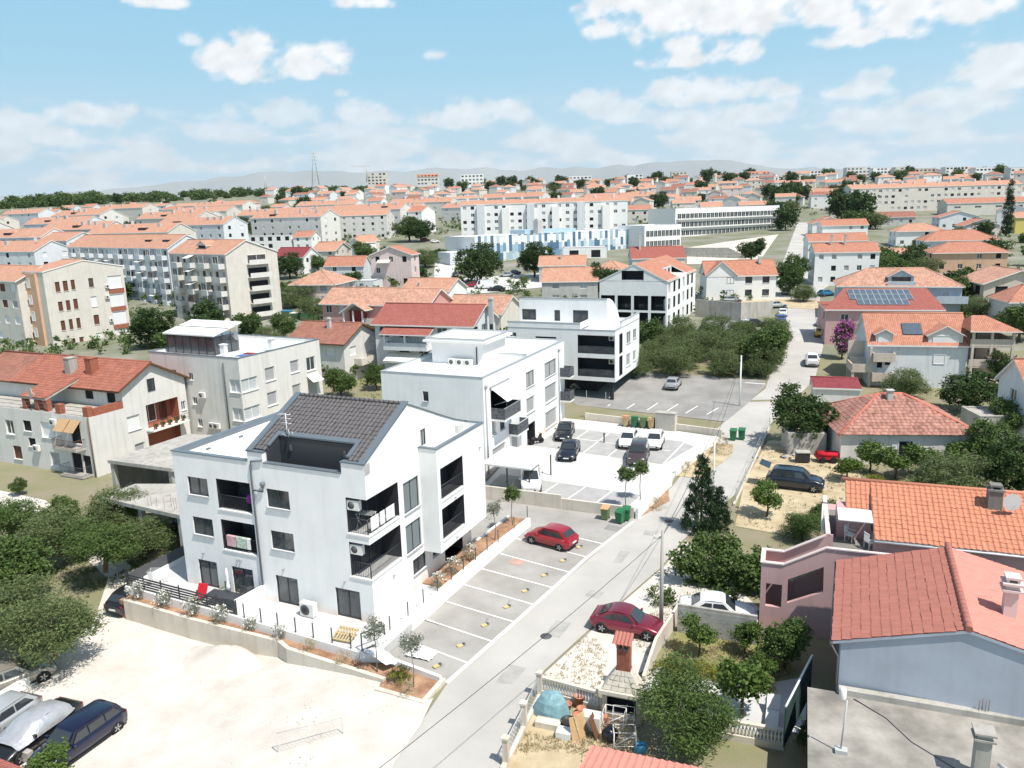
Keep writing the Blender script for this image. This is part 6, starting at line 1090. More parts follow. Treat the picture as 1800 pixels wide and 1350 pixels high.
dormer(k2, xk2*.5, 1.6, 3.4, zk2+.9, .8, 'tile_salmon', 'k', 'render_pale', 2.5)
k3 = H('apartment_block', 'grey apartment block with striped awnings left of the plain end wall', (-81.04,188.47),-40.0,(-57.84,0.00),12.00,4.09,17.70, ('gx',3.0,.2,.42), 'render_cool', 'tile_salmon', {'faces':'FR','fl':5,'sty':'wlrs','sp':2.5,'w':1.1}, cat='apartment block')
zk3 = 17.7; xk3 = -57.84; blockfront(k3, (xk3,-.5), zk3-13.4, 5, 2.7, 2.8, 9, 'render_cool')
for x in (-5,-14): MB().box(x-1.4,x+1.4,2.2,4.2,zk3+.4,zk3+1.9).build('roof_terrace', 'loggia_dark', k3)
k4 = H('apartment_block', 'grey block with salmon roof at the far left behind the cream end wall', (-136.51,245.58),-38.0,(-34.44,0.00),12.00,7.42,18.93, ('gx',2.4,.2,.45), 'render_cool', 'tile_salmon', {'faces':'FR','fl':4,'sty':'wls','sp':2.6}, cat='apartment block')
k5 = H('apartment_block', 'salmon-roofed block in front of the grey one at the left edge', (-85.34,144.33),-35.0,(-20.00,0.00),9.00,2.60,15.60, ('gx',2.6,.2,.5), 'render_cream', 'tile_salmon', None, cat='apartment block') if 0 else None
# ---------------------------------------------------------------- house with red roof and blue-grey gable, lower right
gb = T('house', 'blue-grey gabled house with red tiled roof and concrete chimney, lower right', 'house', (13.87,31.14,0), -23.8)
ua, za, ld = 5.13, 6.76, 10.97
ld = 8.6; ze = 5.2; sl_ = (za-ze)/ua; W6 = ua*2+1.2
w = MB(); w.face([(.35,.1,-1),(W6,.1,-1),(W6,.1,ze),(ua,.1,za-.1),(.35,.1,ze)]); w.face([(.35,ld-.2,-1),(.35,.1,-1),(.35,.1,ze),(.35,ld-.2,ze)]); w.face([(W6,ld,-1),(.35,ld,-1),(.35,ld,ze),(ua,ld,za-.1),(W6,ld,ze)]); w.build('wall', 'render_bluegrey', gb)
r = MB(); A_, B_, C_, D_ = (0,ld,ze), (0,0,ze), (ua,0,za), (ua,ld,za); E_, F_ = (W6+.6,0,ze-.12), (W6+.6,ld,ze-.12); slab(r, [A_,B_,C_,D_], .14); slab(r, [E_,F_,D_,C_], .14); rg = r.build('roof', ['tile_crimson','render_bluegrey'], gb)
M('tile_one_light', (.60,.25,.20), .8, .12, 2, isl=.5); slope_tiles(rg, A_, B_, C_, D_, .38, .40, 'tile_one_red', 300, 1); slope_tiles(rg, E_, F_, D_, C_, .33, .34, 'tile_one_light', 300)
for q in range(22): MB().tube([(ua,q*.4-.02,za+.06),(ua,q*.4+.42,za+.10)], .15, 8).build('ridge_tile', 'tile_one_red', rg)
MB().tube([(-.06,-.1,ze-.1),(-.06,ld,ze-.1)], .07, 6).tube([(-.06,0,ze-.15),(.25,.0,ze-.7),(.25,-.0,0)], .05, 6).build('gutter', 'grey_dark', gb)
ch = MB().box(ua+1.6,ua+2.1,2.6,3.15,ze,za+.8); ch.box(ua+1.45,ua+2.25,2.45,3.3,za+.8,za+.9).box(ua+1.6,ua+2.1,2.6,3.15,za+.9,za+1.1).box(ua+1.45,ua+2.25,2.45,3.3,za+1.1,za+1.2).box(ua+1.55,ua+2.15,2.55,3.2,za+1.35,za+1.45).box(ua+1.6,ua+1.7,2.6,3.15,za+1.2,za+1.35).box(ua+2.0,ua+2.1,2.6,3.15,za+1.2,za+1.35); ch.build('chimney', 'render_pinkpale', gb)
# flat concrete roof in front of the gable
fr = T('flat_roof_house', 'low building with stained flat concrete roof, bottom right corner', 'house', (12.83,30.73,0), -20.5); MB().box(.02,12,-12,.25,-1,2.75).build('wall', 'concrete_dark', fr); MB().box(-.1,12.2,-12,.45,2.75,2.92).build('roof_slab', M('slab_stain', (.28,.262,.23), .95, .35, .55, bump=.15, col2=(.43,.40,.355)) and 'slab_stain', fr)
MB().box(1.2,12,.25,.6,2.92,3.2).build('upstand', 'concrete', fr)
sx, sy = (5.94,-2.9)
MB().box(sx-.25,sx+.25,sy-.9,sy-.4,2.92,4.6).box(sx-.36,sx+.36,sy-1.0,sy-.3,4.6,4.68).box(sx-.25,sx+.25,sy-.9,sy-.4,4.68,4.85).box(sx-.36,sx+.36,sy-1.0,sy-.3,4.85,4.93).build('chimney', 'concrete', fr)
ax_, ay_ = (1.11,-3.73)
m = MB().tube([(ax_,ay_,2.95),(ax_+.12,ay_+.1,5.2)], .035, 5); m.box(ax_-.2,ax_+.25,ay_-.15,ay_+.15,2.92,3.1); m.build('mast', 'galv', fr); MB().lathe(ax_-.05,ay_+.1,[(.12,5.2),(.14,5.3),(.13,5.65),(.08,5.72)], 10).build('mast_drum', 'metal_white', fr)
MB().tube([(1.8,.1,2.95),(3.0,-.9,2.94),(3.8,-2.2,2.94),(5.2,-3.4,2.94),(6.4,-4.0,2.94),(8,-4.4,2.94)], .02, 4).build('cable', 'grey_dark', fr)
for k in range(4): MB().tube([(6.6+k*.12,.4+.05*(k%2),3.1),(6.6+k*.12,.4,3.7+.1*(k%2))], .012, 3).build('rebar', 'brown_wood', fr)
MB().tube([(6.8,-2.6,2.94),(8.0,-4.6,2.98)], .09, 8).build('white_pipe', 'metal_white', fr)
sn = T('shade_screen', 'dark green shade screen on a white rail beside the flat roof', 'screen', (11.58,30.19,0), 55.35); MB().box(0,4.6,-.02,.02,.6,2.6).build('screen', M('net_green', (.03,.06,.055), .9, .2, 3) and 'net_green', sn); MB().tube([(0,0,2.65),(4.6,0,2.75)], .05, 6).build('rail', 'metal_white', sn)
# ---------------------------------------------------------------- pink house with outdoor stair
pk = T('house', 'pink house with outdoor stair, roof terrace and coral tiled roof', 'house', (14.04,41.09,0), -20)
w = MB(); wallface(w, (-.1,0), (1,0), 1.2, -.6, 4.2, [(.3,1.55,1.22-.05,2.97,.25)]); wallface(w, (-.1,1.9), (0,-1), 1.9, -.6, 4.2); w.face([(-.1,1.9,-.6),(-.1,1.9,4.2),(1.1,1.9,4.2),(1.1,1.9,-.6)])
zt_ = lambda x: 4.2+(x-1.1)*.58 if x < 3.3 else 5.48
hole = [(1.38,1.88),(3.25,2.85),(3.2,4.38),(1.36,3.36)]                 # sloped opening under the flight
w.face([(1.1,0,-.6),(1.38,0,1.88),(1.36,0,3.36),(1.1,0,4.2)]); w.face([(1.1,0,-.6),(3.7,0,-.6),(3.25,0,2.85),(1.38,0,1.88)]); w.face([(3.7,0,-.6),(3.7,0,5.48),(3.2,0,4.38),(3.25,0,2.85)]); w.face([(1.1,0,4.2),(1.36,0,3.36),(3.2,0,4.38),(3.7,0,5.48),(3.3,0,5.48)])
for a, b in zip(hole, hole[1:]+hole[:1]): w.face([(a[0],0,a[1]),(a[0],.25,a[1]),(b[0],.25,b[1]),(b[0],0,b[1])])
w.face([(1.1,1.9,-.6),(1.1,1.9,4.2),(3.3,1.9,5.48),(3.7,1.9,5.48),(3.7,1.9,-.6)])
w.face([(-.1,.0,3.3),(1.1,0,3.3),(1.1,1.9,3.3),(-.1,1.9,3.3)]); w.box(3.7,6.6,.003,9.5,-.6,4.6); w.box(-.1,.05,.2,1.9,4.2,4.22)
w.build('stair_wall', 'render_pink', pk); st = MB()
for k in range(9): st.box(1.15+k*.27,1.15+(k+1)*.27,.26,1.7,3.0+k*.17,3.2+k*.17)
st.build('stairs', 'concrete', pk)
c = MB().box(-.16,1.12,-.06,.2,4.2,4.27).box(-.16,.1,.2,1.7,4.2,4.27).box(-.16,1.12,1.7,1.96,4.2,4.27); c.extr([(1.12,-.06,4.22),(3.32,-.06,5.5),(3.32,.2,5.5),(1.12,.2,4.22)], (0,0,.07)); c.extr([(1.12,1.7,4.22),(3.32,1.7,5.5),(3.32,1.96,5.5),(1.12,1.96,4.22)], (0,0,.07)); c.box(3.32,6.6,-.06,.16,5.48,5.55).box(3.3,3.55,1.96,8.4,5.5,5.57); c.build('coping', 'render_pinkpale', pk)
MB().box(3.72,6.6,.003,.14,4.6,5.48).box(3.34,3.5,1.96,8.4,4.3,5.5).box(3.5,3.7,1.96,2.1,4.3,5.5).build('terrace_parapet', 'render_pink', pk); MB().box(3.5,6.6,.15,8.3,4.55,4.65).build('terrace_floor', 'concrete_dark', pk)
# coral roof house body behind the terrace
CR = lambda px_: None
ox, oy = (5.85,1.97); hx, hy = (6.13,6.5)
w = MB(); dpt = hy-oy; w.box(ox,ox+13,oy+.3,oy+2*dpt-.3,-.6,5.3); w.build('wall', 'render_pink', pk); r = MB(); a, b, c_, d_ = (ox,oy,5.5), (ox+13,oy,5.5), (ox+13,hy,7.4), (ox,hy,7.4); slab(r, [a,b,c_,d_], .16); slab(r, [(ox+13,oy+2*dpt,5.5),(ox,oy+2*dpt,5.5),d_,c_], .16); rc = r.build('roof', ['tile_red','trim_white'], pk)
slope_tiles(rc, a, (ox+9.5,oy,5.5), (ox+9.5,hy,7.4), d_, .30, .36, 'tile_one_orange', 300); MB().tube([(ox-1.6,hy,7.42),(ox+13,hy,7.42)], .13, 7).build('ridge', 'tile_one_orange', rc); MB().tube([(ox,oy-.05,5.4),(ox+13,oy-.05,5.4)], .06, 6).build('gutter', 'trim_white', pk)
w = MB(); w.box(ox-1.9,ox-.003,hy-2.6,hy-1.0,4.6,6.3); w.build('stair_head', 'render_pink', pk); r = MB(); slab(r, [(ox-1.4,hy-2.2,6.1),(ox,hy-2.2,6.1),(ox,hy,7.38),(ox-1.4,hy,7.38)], .14); r2 = r.build('side_roof', ['tile_red','trim_white'], pk); slope_tiles(r2, (ox-1.4,hy-2.2,6.1), (ox,hy-2.2,6.1), (ox,hy,7.38), (ox-1.4,hy,7.38), .3, .36, 'tile_one_orange', 60)
MB().extr([(ox-1.9,hy-3.9,6.2),(ox-.05,hy-3.9,6.2),(ox-.05,hy-2.4,6.35),(ox-1.9,hy-2.4,6.35)], (0,0,.06)).build('terrace_awning', 'awning_white', pk); MB().extr([(ox-2.7,hy-2.2,4.7),(ox-2.7,hy-1.4,6.2),(ox-2.7,hy-1.0,4.9)], (.1,0,0)).build('leaning_board', 'metal_white', pk)
cx_, cy_ = ox+6.4, hy-1.2; MB().box(cx_-.35,cx_+.35,cy_-.35,cy_+.35,6.2,7.9).box(cx_-.42,cx_+.42,cy_-.42,cy_+.42,7.9,8.0).box(cx_-.3,cx_+.3,cy_-.3,cy_+.3,8.15,8.25).box(cx_-.28,cx_-.18,cy_-.28,cy_+.28,8.0,8.15).box(cx_+.18,cx_+.28,cy_-.28,cy_+.28,8.0,8.15).build('chimney', 'concrete_dark', pk); dish(pk, (cx_+.65,cy_-.5,7.5), R_(15), .5)
def chair(loc, yaw, label, mat='metal_white'):
    t = T('garden_chair', label, 'chair', loc, yaw); MB().box(-.25,.25,-.25,.22,.40,.44).build('seat', mat, t)
    for x in (-.23,.23):
        for y_ in (-.23,.2): MB().box(x-.02,x+.02,y_-.02,y_+.02,0,.40).build('leg', mat, t)
        MB().box(x-.02,x+.02,-.2,.24,.62,.65).build('armrest', mat, t)
    b = MB()
    for k in range(5): b.box(-.24+k*.1,-.18+k*.1,.23,.26,.46,.92)
    b.box(-.25,.25,.23,.26,.92,.98); b.build('backrest', mat, t); return t
def loc_in(o, p): return tuple(o.matrix_basis @ Vector(p))
chair(loc_in(pk,(4.7,3.4,4.66)), 40, 'white plastic chair under the awning on the pink terrace'); chair(loc_in(pk,(5.7,2.6,4.66)), 100, 'white plastic chair beside the coral roof on the terrace'); chair((23,54.9,0), 60, 'white plastic chair standing in the yard left of the pink terrace')
# ---------------------------------------------------------------- garden walls, poles, fireplace
M('block_grey', (.40,.395,.38), .95, .12, 2.5, streak=.2)
def blockwall(name, label, a, b, rows, mat='block_grey', lb=.4, hb=.2, keep=True):
    a, b = Vector(a), Vector(b); d = (b-a); n_ = int(d.length/lb); d.normalize(); t = T(name, label, 'wall', (a.x,a.y,0), math.degrees(math.atan2(d.y,d.x))); MB().box(0,n_*lb,.012,.188,-.4,rows*hb-.01).build('mortar', 'concrete', t)
    me = MB().box(.006,lb-.006,0,.2,.006,hb-.006).mesh('block', mat)
    for j in range(rows):
        for i in range(n_): put('block', me, t, (i*lb+(lb/2 if j % 2 else 0)*(1 if i < n_-1 else 0),random.uniform(-.003,.003),j*hb-.2))
    return t
blockwall('block_wall', 'grey concrete block wall hiding a white car', (9.17,41.02,0), (13.44,39.34,0), 9)
car('sedan', 'white', (11.9,42.39), -14.16, 'white car parked behind the concrete block wall')
WP = lambda x, y, z=0: (x, y, z)
lwall('garden_wall', 'grey garden wall with narrow panels between verge and lawn', [(6.19,35.5), (7.45,38.85), (9.47,42.42)], -.3, [.9,1.0,1.1], -.16, 'concrete_pale', WP)
def baluster_row(label, a, b, z0, h, n_):
    a, b = Vector((*a,0)), Vector((*b,0)); d = b-a; Ln = d.length; t = T('balustrade', label, 'balustrade', (a.x,a.y,0), math.degrees(math.atan2(d.y,d.x))); me = MB().lathe(0,0,[(.05,0),(.035,.05),(.075,.16),(.03,.30),(.05,.36)], 8).mesh('baluster', 'trim_white')
    MB().box(0,Ln,-.1,.1,-.3,z0).build('plinth', 'concrete_pale', t)
    for k in range(n_): q = put('baluster', me, t, (Ln*(k+.5)/n_,0,z0)); q.scale = (1,1,(h-.12)/.36)
    MB().box(0,Ln,-.1,.1,z0+h-.12,z0+h).build('rail', 'concrete_pale', t)
baluster_row('white balustrade between the verge and the junk corner', (1.03,35.41), (3.83,33.98), .35, .75, 20); baluster_row('white balustrade at the end of the garden path', (8.58,31.98), (11.85,30.82), .35, .7, 22)
fe = T('iron_fence', 'pale ornamental iron fence on a kerb along the road', 'fence', (-0.74,30.33,0), 70.94); LF = 5.22
MB().box(-.5,LF,-.12,.12,-.2,.25).build('kerb', 'concrete_pale', fe); MB().tube([(0,0,.4),(LF,0,.4)], .02, 4).tube([(0,0,1.2),(LF,0,1.2)], .03, 4).build('rail', 'galv', fe)
bar_m = MB().box(-.012,.012,-.012,.012,.4,1.2).mesh('bar','galv'); sc_m = MB().tube([(.2*math.cos(t)*(1-t/9)+.0,0,.8+.3*math.sin(t)*(1-t/9)) for t in [k*.5 for k in range(14)]], .012, 4).mesh('scroll','galv')
for k in range(int(LF/.25)): put('bar', bar_m, fe, (k*.25,0,0))
for k in range(int(LF/.6)): put('scroll', sc_m, fe, (.35+k*.6,.015,0))
for x in (0,LF*.5,LF): MB().box(x-.13,x+.13,-.13,.13,-.2,1.35).box(x-.17,x+.17,-.17,.17,1.35,1.45).build('post', 'concrete_pale', fe)
fp = T('garden_fireplace', 'stone garden fireplace with brick chimney and tiled cap', 'fireplace', (4.78,32.98,0), -20)
k_ = MB(); wallface(k_, (-.95,0), (1,0), 1.9, -.2, 1.5, [(.25,.55,1.65,1.35,.7,1,1)]); k_.box(-.95,.95,.72,1.0,-.2,1.5); k_.face([(-.95,.72,-.2),(-.95,0,-.2),(-.95,0,1.5),(-.95,.72,1.5)]); k_.face([(.95,0,-.2),(.95,.72,-.2),(.95,.72,1.5),(.95,0,1.5)]); k_.build('hearth', [M('stone_beige', (.48,.42,.33), .95, .25, 3, bump=.4) and 'stone_beige','loggia_dark'], fp)
MB().box(-1.1,1.1,-.15,1.1,1.5,1.68).build('mantel', 'concrete_pale', fp)
hd = MB(); lo = [(-.95,0,1.68),(.95,0,1.68),(.95,1.0,1.68),(-.95,1.0,1.68)]; hi = [(-.34,.35,2.6),(.34,.35,2.6),(.34,.9,2.6),(-.34,.9,2.6)]
for i in range(4): j = (i+1) % 4; hd.face([lo[i],lo[j],hi[j],hi[i]])
hd = hd.build('hood', 'concrete', fp); g_ = random.Random(5); M('stone_flag', (.60,.55,.47), .9, .12, 4, isl=.5)
for fc in ((0,1),(1,2),(3,0)):
    a, b = lo[fc[0]], lo[fc[1]]; c_, d_ = hi[fc[1]], hi[fc[0]]
    for j in range(4):
        for i in range(5 if fc == (0,1) else 3):
            n_ = 5 if fc == (0,1) else 3
            def Q(s_, t_): p0 = Vector(a).lerp(Vector(b), s_); p1 = Vector(d_).lerp(Vector(c_), s_); return p0.lerp(p1, t_)
            s0, s1, t0, t1 = (i+.06)/n_, (i+.94)/n_, (j+.06)/4, (j+.94)/4; jt = lambda: g_.uniform(-.03,.03); nn = (Vector(b)-Vector(a)).cross(Vector(d_)-Vector(a)).normalized()*.03
            P4 = [Q(s0+jt(),t0+jt()*.5), Q(s1+jt(),t0+jt()*.5), Q(s1+jt(),t1+jt()*.5), Q(s0+jt(),t1+jt()*.5)]; MB().extr(P4[::-1], nn).build('stone', 'stone_flag', hd)
chm = MB().box(-.3,.3,.37,.87,2.55,3.75).build('chimney', 'concrete_dark', fp); bm_ = MB().box(0,.185,0,.02,0,.062).mesh('brick','brick_red')
for j in range(15):
    for i in range(3): put('brick', bm_, chm, (-.3+i*.2+.008,.352,2.58+j*.075)); q = put('brick', bm_, chm, (-.318,.38+i*.165+.165,2.58+j*.075), -math.pi/2); q.scale = (.85,1,1); q = put('brick', bm_, chm, (.318,.38+i*.165,2.58+j*.075), math.pi/2); q.scale = (.85,1,1)
for x in (-.28,.0,.28): MB().box(x-.05,x+.05,.36,.46,3.75,4.0).build('vent_pier', 'brick_red', fp)
MB().box(-.32,.32,.8,.88,3.75,4.05).build('back_pier', 'brick_red', fp)
for i in range(5): MB().ring([[(-.42+i*.18+.1*math.cos(t),y_,z_+.09*math.sin(t)) for t in [math.pi*k/6 for k in range(7)]] for y_, z_ in ((.2,3.98),(1.0,4.22))], 0, cap=False, closed=False).build('cap_tile', 'tile_one_red', fp)
def pole(name, loc, h, label, r=.14, arm=True, mat='concrete'):
    t = T(name, label, 'pole', loc, 0); MB().lathe(0,0,[(r,-.5),(r*.62,h)], 10).build('shaft', mat, t)
    if arm: MB().box(-.5,.1,-.04,.04,h-.5,h-.42).build('cross_arm', 'galv', t); [MB().lathe(x,0,[(.03,h-.42),(.05,h-.34),(.02,h-.26)], 6).build('insulator', 'metal_white', t) for x in (-.45,-.15)]
    return t
P1 = (8.3,41.32,0); P2 = (27.83,92.59,0); P3 = (17.36,64.52,0)
hp = 6.26
h2 = 6.32; h3 = 4.3
pole('utility_pole', P1, hp, 'grey concrete utility pole beside the dark red coupe'); pole('street_lamp', P2, h2, 'pale lamp post at the corner of the back lot', .13, False, 'metal_white'); pole('utility_pole', P3, h3, 'thin pale pole on the roadside strip by the conifer', .09, False, 'metal_white')
def cable(pts, label, sag=.6, r=.018):
    out = []
    for a, b in zip(pts, pts[1:]):
        a, b = Vector(a), Vector(b)
        for k in range(13): t_ = k/12; q = a.lerp(b, t_); q.z -= sag*4*t_*(1-t_); out.append(q)
    t = T('power_line', label, 'cable', pts[0], 0); MB().tube([q-Vector(pts[0]) for q in out], r, 4).build('wire', 'plastic_black', t)
cable([(-16.8,9,5.5),(P1[0],P1[1],hp-.3)], 'black overhead cable crossing the road in the foreground', .7, .016); cable([(P1[0],P1[1],hp-.3),(P3[0],P3[1],h3-.1),(P2[0],P2[1],h2-.3)], 'overhead cable running from the concrete pole up the street', .5, .016); cable([(P1[0],P1[1],hp-.4),(P2[0],P2[1],h2-.5)], 'second overhead cable running up the street', .8, .012)
# ---------------------------------------------------------------- far buildings one can name
def bands(t, xa, L_, z0, n_, fh, h, nw, lod=True, y0=0):
    """ribbon glazing: one window per bay and floor"""
    st = L_/nw
    for f_ in range(n_):
        for q in range(nw): window(t, (xa,y0), (1,0), q*st+.1, z0+f_*fh, (q+1)*st-.1, z0+f_*fh+h, 'w', -.03, lod)
ap = H('apartment_block', 'long white five storey apartment block in the middle distance', (-19.65,338.50),-4.0,(0.00,70.23),13.00,12.42,27.04, ('gx',1.8,.2), 'render_white', 'tile_salmon', {'faces':'FL','fl':5,'sty':'lwkl','sp':3.2,'w':1.5,'h':1.3}, lod=True, cat='apartment block')
zap = 27.04; wap = 70.23
for k in range(6): MB().box(wap*(.1+.15*k),wap*(.1+.15*k)+3.2,-1.5,-.003,zap-14,zap-.6-(k%2)).build('stair_bay', 'render_white' if k % 2 else 'render_cool', ap)
for k in range(9): MB().box(wap*k/9+2,wap*k/9+3,5,6,zap+.5,zap+2.9).build('chimney', 'render_pale', ap)
br = H('apartment_block', 'long cream apartment block with red roof on the right skyline', (189.25,439.54),-4.0,(0.00,90.29),14.00,17.97,30.58, ('gx',2.4,.2), 'render_cream', 'tile_salmon', {'faces':'FL','fl':4,'sty':'lwkc','sp':3.4,'w':1.7,'h':1.4}, lod=True, cat='apartment block')
zbr = 30.58; wbr = 90.29
for k in range(6): blockfront(br, (wbr*(k/6+.03),wbr*(k/6+.1)), zbr-12.2, 4, 3.0, 3.5, k, 'render_pale', 1.4)
for k in range(14): MB().box(wbr*k/14+3,wbr*k/14+3.8,5.5,6.3,zbr+1,zbr+3.6).build('chimney', 'render_pale', br)
wr = H('apartment_block', 'white four storey row with salmon roof left of the long white block', (-54.01,357.38),-8.0,(-61.94,0.00),12.00,13.37,23.98, ('gx',2.2,.2), 'render_pale', 'tile_salmon', {'faces':'FR','fl':4,'sty':'kwl','sp':4.2,'w':1.2}, lod=True, cat='apartment block')
wg = H('apartment_block', 'white block with bright gable end next to the roadside trees', (-41.13,383.58),-25.0,(-10.89,0.00),13.00,14.68,25.10, ('gx',2.6,.2), 'render_white', 'tile_red', {'faces':'F','fl':4,'sty':'kwl','sp':3.4}, lod=True, cat='apartment block')
# school: white wing with ribbon windows, hall clad in blue panels
hl = H('school_hall', 'long hall clad in vertical blue and white panels', (-10.69,254.27),30.0,(0.00,70.51),22.00,7.92,16.14, ('flat',.3), 'render_white', 'tile_red', None, cat='hall', cap='cap_light')
whl = 70.51; zhl = 16.14; g_ = random.Random(8)
for n_, c_ in (('panel_navy',(.09,.17,.27)),('panel_blue',(.18,.31,.43)),('panel_sky',(.36,.48,.56)),('panel_white',(.70,.72,.74)),('panel_pale',(.50,.58,.64))): M(n_, c_, .5, .05)
npn = int(whl/1.15); pmesh = {c_: MB().box(.02,whl/npn-.02,-.07,-.003,.03,2.75).mesh('panel', c_) for c_ in ('panel_navy','panel_blue','panel_sky','panel_white','panel_pale')}
for i in range(npn):
    for j in range(3):
        dk = 1-i/npn; c_ = g_.choices(('panel_navy','panel_blue','panel_sky','panel_white','panel_pale'), (.5+dk*1.4,1.2,1,2.4-dk*1.2,1))[0]
        if j < 2 or i % 2: put('panel', pmesh[c_], hl, (i*whl/npn,0,zhl-8.0+j*2.62+(.6 if i % 2 else 0)-.2))
MB().box(whl*.32,whl*.62,6,16,zhl,zhl+1.4).build('skylight', 'panel_sky', hl); MB().box(whl*.36,whl*.39,2,5,zhl,zhl+4.6).build('vent_tower', 'render_grey', hl); MB().prism([(-9,0),(-.01,0),(-.01,9),(-9,9)], zhl-8.2, zhl-4.4).build('low_wing', 'render_cool', hl)
sw = H('school', 'white school wing with three rows of ribbon windows', (67.99,321.92),33.0,(0.00,64.27),16.00,11.60,23.21, ('flat',.4), 'render_white', 'tile_red', None, cat='school', cap='cap_light')
wsw = 64.27; zsw = 23.21; bands(sw, 1, wsw-2, zsw-11.0, 3, 3.4, 2.1, 26)
for f_ in range(3): MB().box(.5,wsw-.5,-.9,-.05,zsw-11.4+3.4*f_,zsw-11.15+3.4*f_).build('sun_ledge', 'trim_white', sw)
s2_ = H('school', 'lower white school wing joining hall and main wing', (48.02,278.27),33.0,(0.00,17.76),14.00,9.32,17.75, ('flat',.4), 'render_white', 'tile_red', None, cat='school', cap='cap_light')
bands(s2_, .6, 17.76-1, 17.75-7.6, 2, 3.6, 2.2, 9)
struct(sheet('sports_court', [(53.61,236.66), (70.17,232.93), (80.91,250.16), (110.23,322.45), (63.99,281.28)], 'concrete_pale', .1, 12))
for k in range(7):
    a, b = Vector((57.89,255.79,8.01)), Vector((74.31,245.74,7.44)); a.y += k*3.2; b.y += k*3.2
    t = T('bleacher_row', 'grey spectator bench row of the sports court, %s from the front' % ('first','second','third','fourth','fifth','sixth','seventh')[k], 'bench', a, math.degrees(math.atan2(b.y-a.y,b.x-a.x)), 'bench rows of the sports court'); MB().box(0,(b-a).length,-.3,.3,-.5,.5+.25*k).build('bench', 'concrete', t)
# street with parked cars in the middle distance
struct(sheet('side_street', [(-18.67,191.79), (-13.29,190.79), (-19.2,285.3), (-27.49,297.87)], 'road_white', .08, 8)); struct(sheet('parking_yard', [(-12.58,190.6), (9.44,200.1), (10.77,226.53), (-13.51,219.93)], 'road_white', .1, 8)); struct(sheet('yard_asphalt', [(30.42,131.87), (37.83,127.14), (47.68,144.59), (37.76,149.68)], 'asphalt_dark', .08, 6)); struct(sheet('lane', [(41.47,172.26), (62.22,155.93), (67.22,168.78), (43.51,180.89)], 'drygrass', .07, 6))
for p, k, c_, ya, lb in (((-6.3,200.23),'bigvan','white',170,'white delivery van beside the large dark tree'),((-10.09,203.62),'hatch','red',170,'red hatchback left of the white delivery van'),((-3.19,196.08),'sedan','black',170,'dark car just right of the white delivery van'),((1.22,224.8),'sedan','navy',175,'dark blue car between the two large trees'),((-15.35,223.71),'hatch','black',100,'black car at the mouth of the side street'),((-23.24,274.07),'hatch','grey',100,'grey car standing on the side street'),((-30.24,329.29),'hatch','white',10,'white car parked far up the side street'),((-35.18,338.52),'hatch','red',10,'small red car far up the side street'),((-0.74,220.62),'hatch','silver',175,'silver car in the shade of the large dark tree'),
 ((43.93,111.67),'suv','white',70,'white SUV parked on the right side of the road'),((52.05,129.58),'hatch','yellow',70,'yellow car parked behind the white SUV'),((55.92,138.97),'hatch','silver',70,'silver car behind the yellow one'),((50.2,143.54),'hatch','blue',75,'blue car at the left of the upper road'),((52.89,150.45),'hatch','white',75,'white car next to the blue one on the upper road'),((55.01,160.4),'sedan','silver',10,'silver saloon across the end of the upper road'),((71.25,175.17),'hatch','teal',20,'teal car beside the curved blue wall'),((55.84,173.84),'hatch','white',5,'white car in front of the six-windowed white house'),((63.64,179.84),'hatch','grey',75,'grey car in the covered drive right of the white house'),((44.04,139.68),'sedan','black',20,'black car beside the blue portable toilet'),((48.16,169.13),'sedan','grey',5,'grey car half hidden by the lane wall')): car(k, c_, p, ya, lb)
pt = T('portable_toilet', 'blue portable toilet on the white slab by the grove', 'portable toilet', (40.54,133.45,2.32), -20); M('plastic_blue', (.05,.25,.42), .5, .05); MB().box(-.6,.6,-.6,.6,0,2.2).build('cabin', 'plastic_blue', pt); MB().box(-.64,.64,-.64,.64,2.2,2.4).build('roof', 'metal_white', pt); MB().box(-.4,.4,-.63,-.602,.1,2.0).build('door', 'plastic_blue', pt)
lwall('lane_wall', 'long grey wall behind the construction yard', [(36.47,152.6), (43.33,145.36), (51.77,152.75)], 2, [6.2,6.2,5.4], .3, 'concrete', WP)
VL = ((127.28,846.2,45.24,16.26,12.51),(155.08,871.24,46.99,16.82,9.06),(184.93,899.8,50.76,17.47,10.75),(256.98,856.44,45.96,23.59,11.79),(292.23,863.51,46.48,18.69,6.01),(251.75,701.91,35.14,16.39,8.2),(336.05,898.06,48.9,22.49,9.14),(362.49,855.9,45.94,24.55,12.96),(383.02,839.56,44.8,21.66,12.18),(400.38,827.05,43.9,17.51,12.8),(419.86,825.55,43.83,20.38,10.87),(441.19,807.08,42.52,21.61,12.15),(459.76,787.31,41.14,29.52,11.41),(471.07,750.43,38.54,18.21,11.71),(-154.93,899.73,56.43,21.28,13.3),(-99.67,900.13,54.87,23.77,11.88),(-50.67,900.2,53.5,24.99,11.84),(68.91,882.72,47.82,24.59,11.65))
VT = ('unfinished concrete-frame villa on the skyline above the school', 'small villa with red roof right of the concrete-frame one', 'brown-topped villa on the skyline left of the lane', 'blue-fronted house with red roof above the lane', 'low dark-windowed villa on the skyline', 'brown house with red roof beside the lane trees', 'flat villa with dark band behind the brown house', 'white and blue-grey villa, first of the right skyline row', 'white terrace villa, second of the right skyline row', 'beige frame villa, third of the right skyline row', 'tan villa, fourth of the right skyline row', 'white villa, fifth of the right skyline row', 'broad white villa, sixth of the right skyline row', 'dark villa at the right end of the skyline row', 'tan unfinished block on the skyline left of centre', 'grey house with pitched roof on the skyline', 'white modern villa on the central skyline', 'long white villa with dark window band, centre skyline')
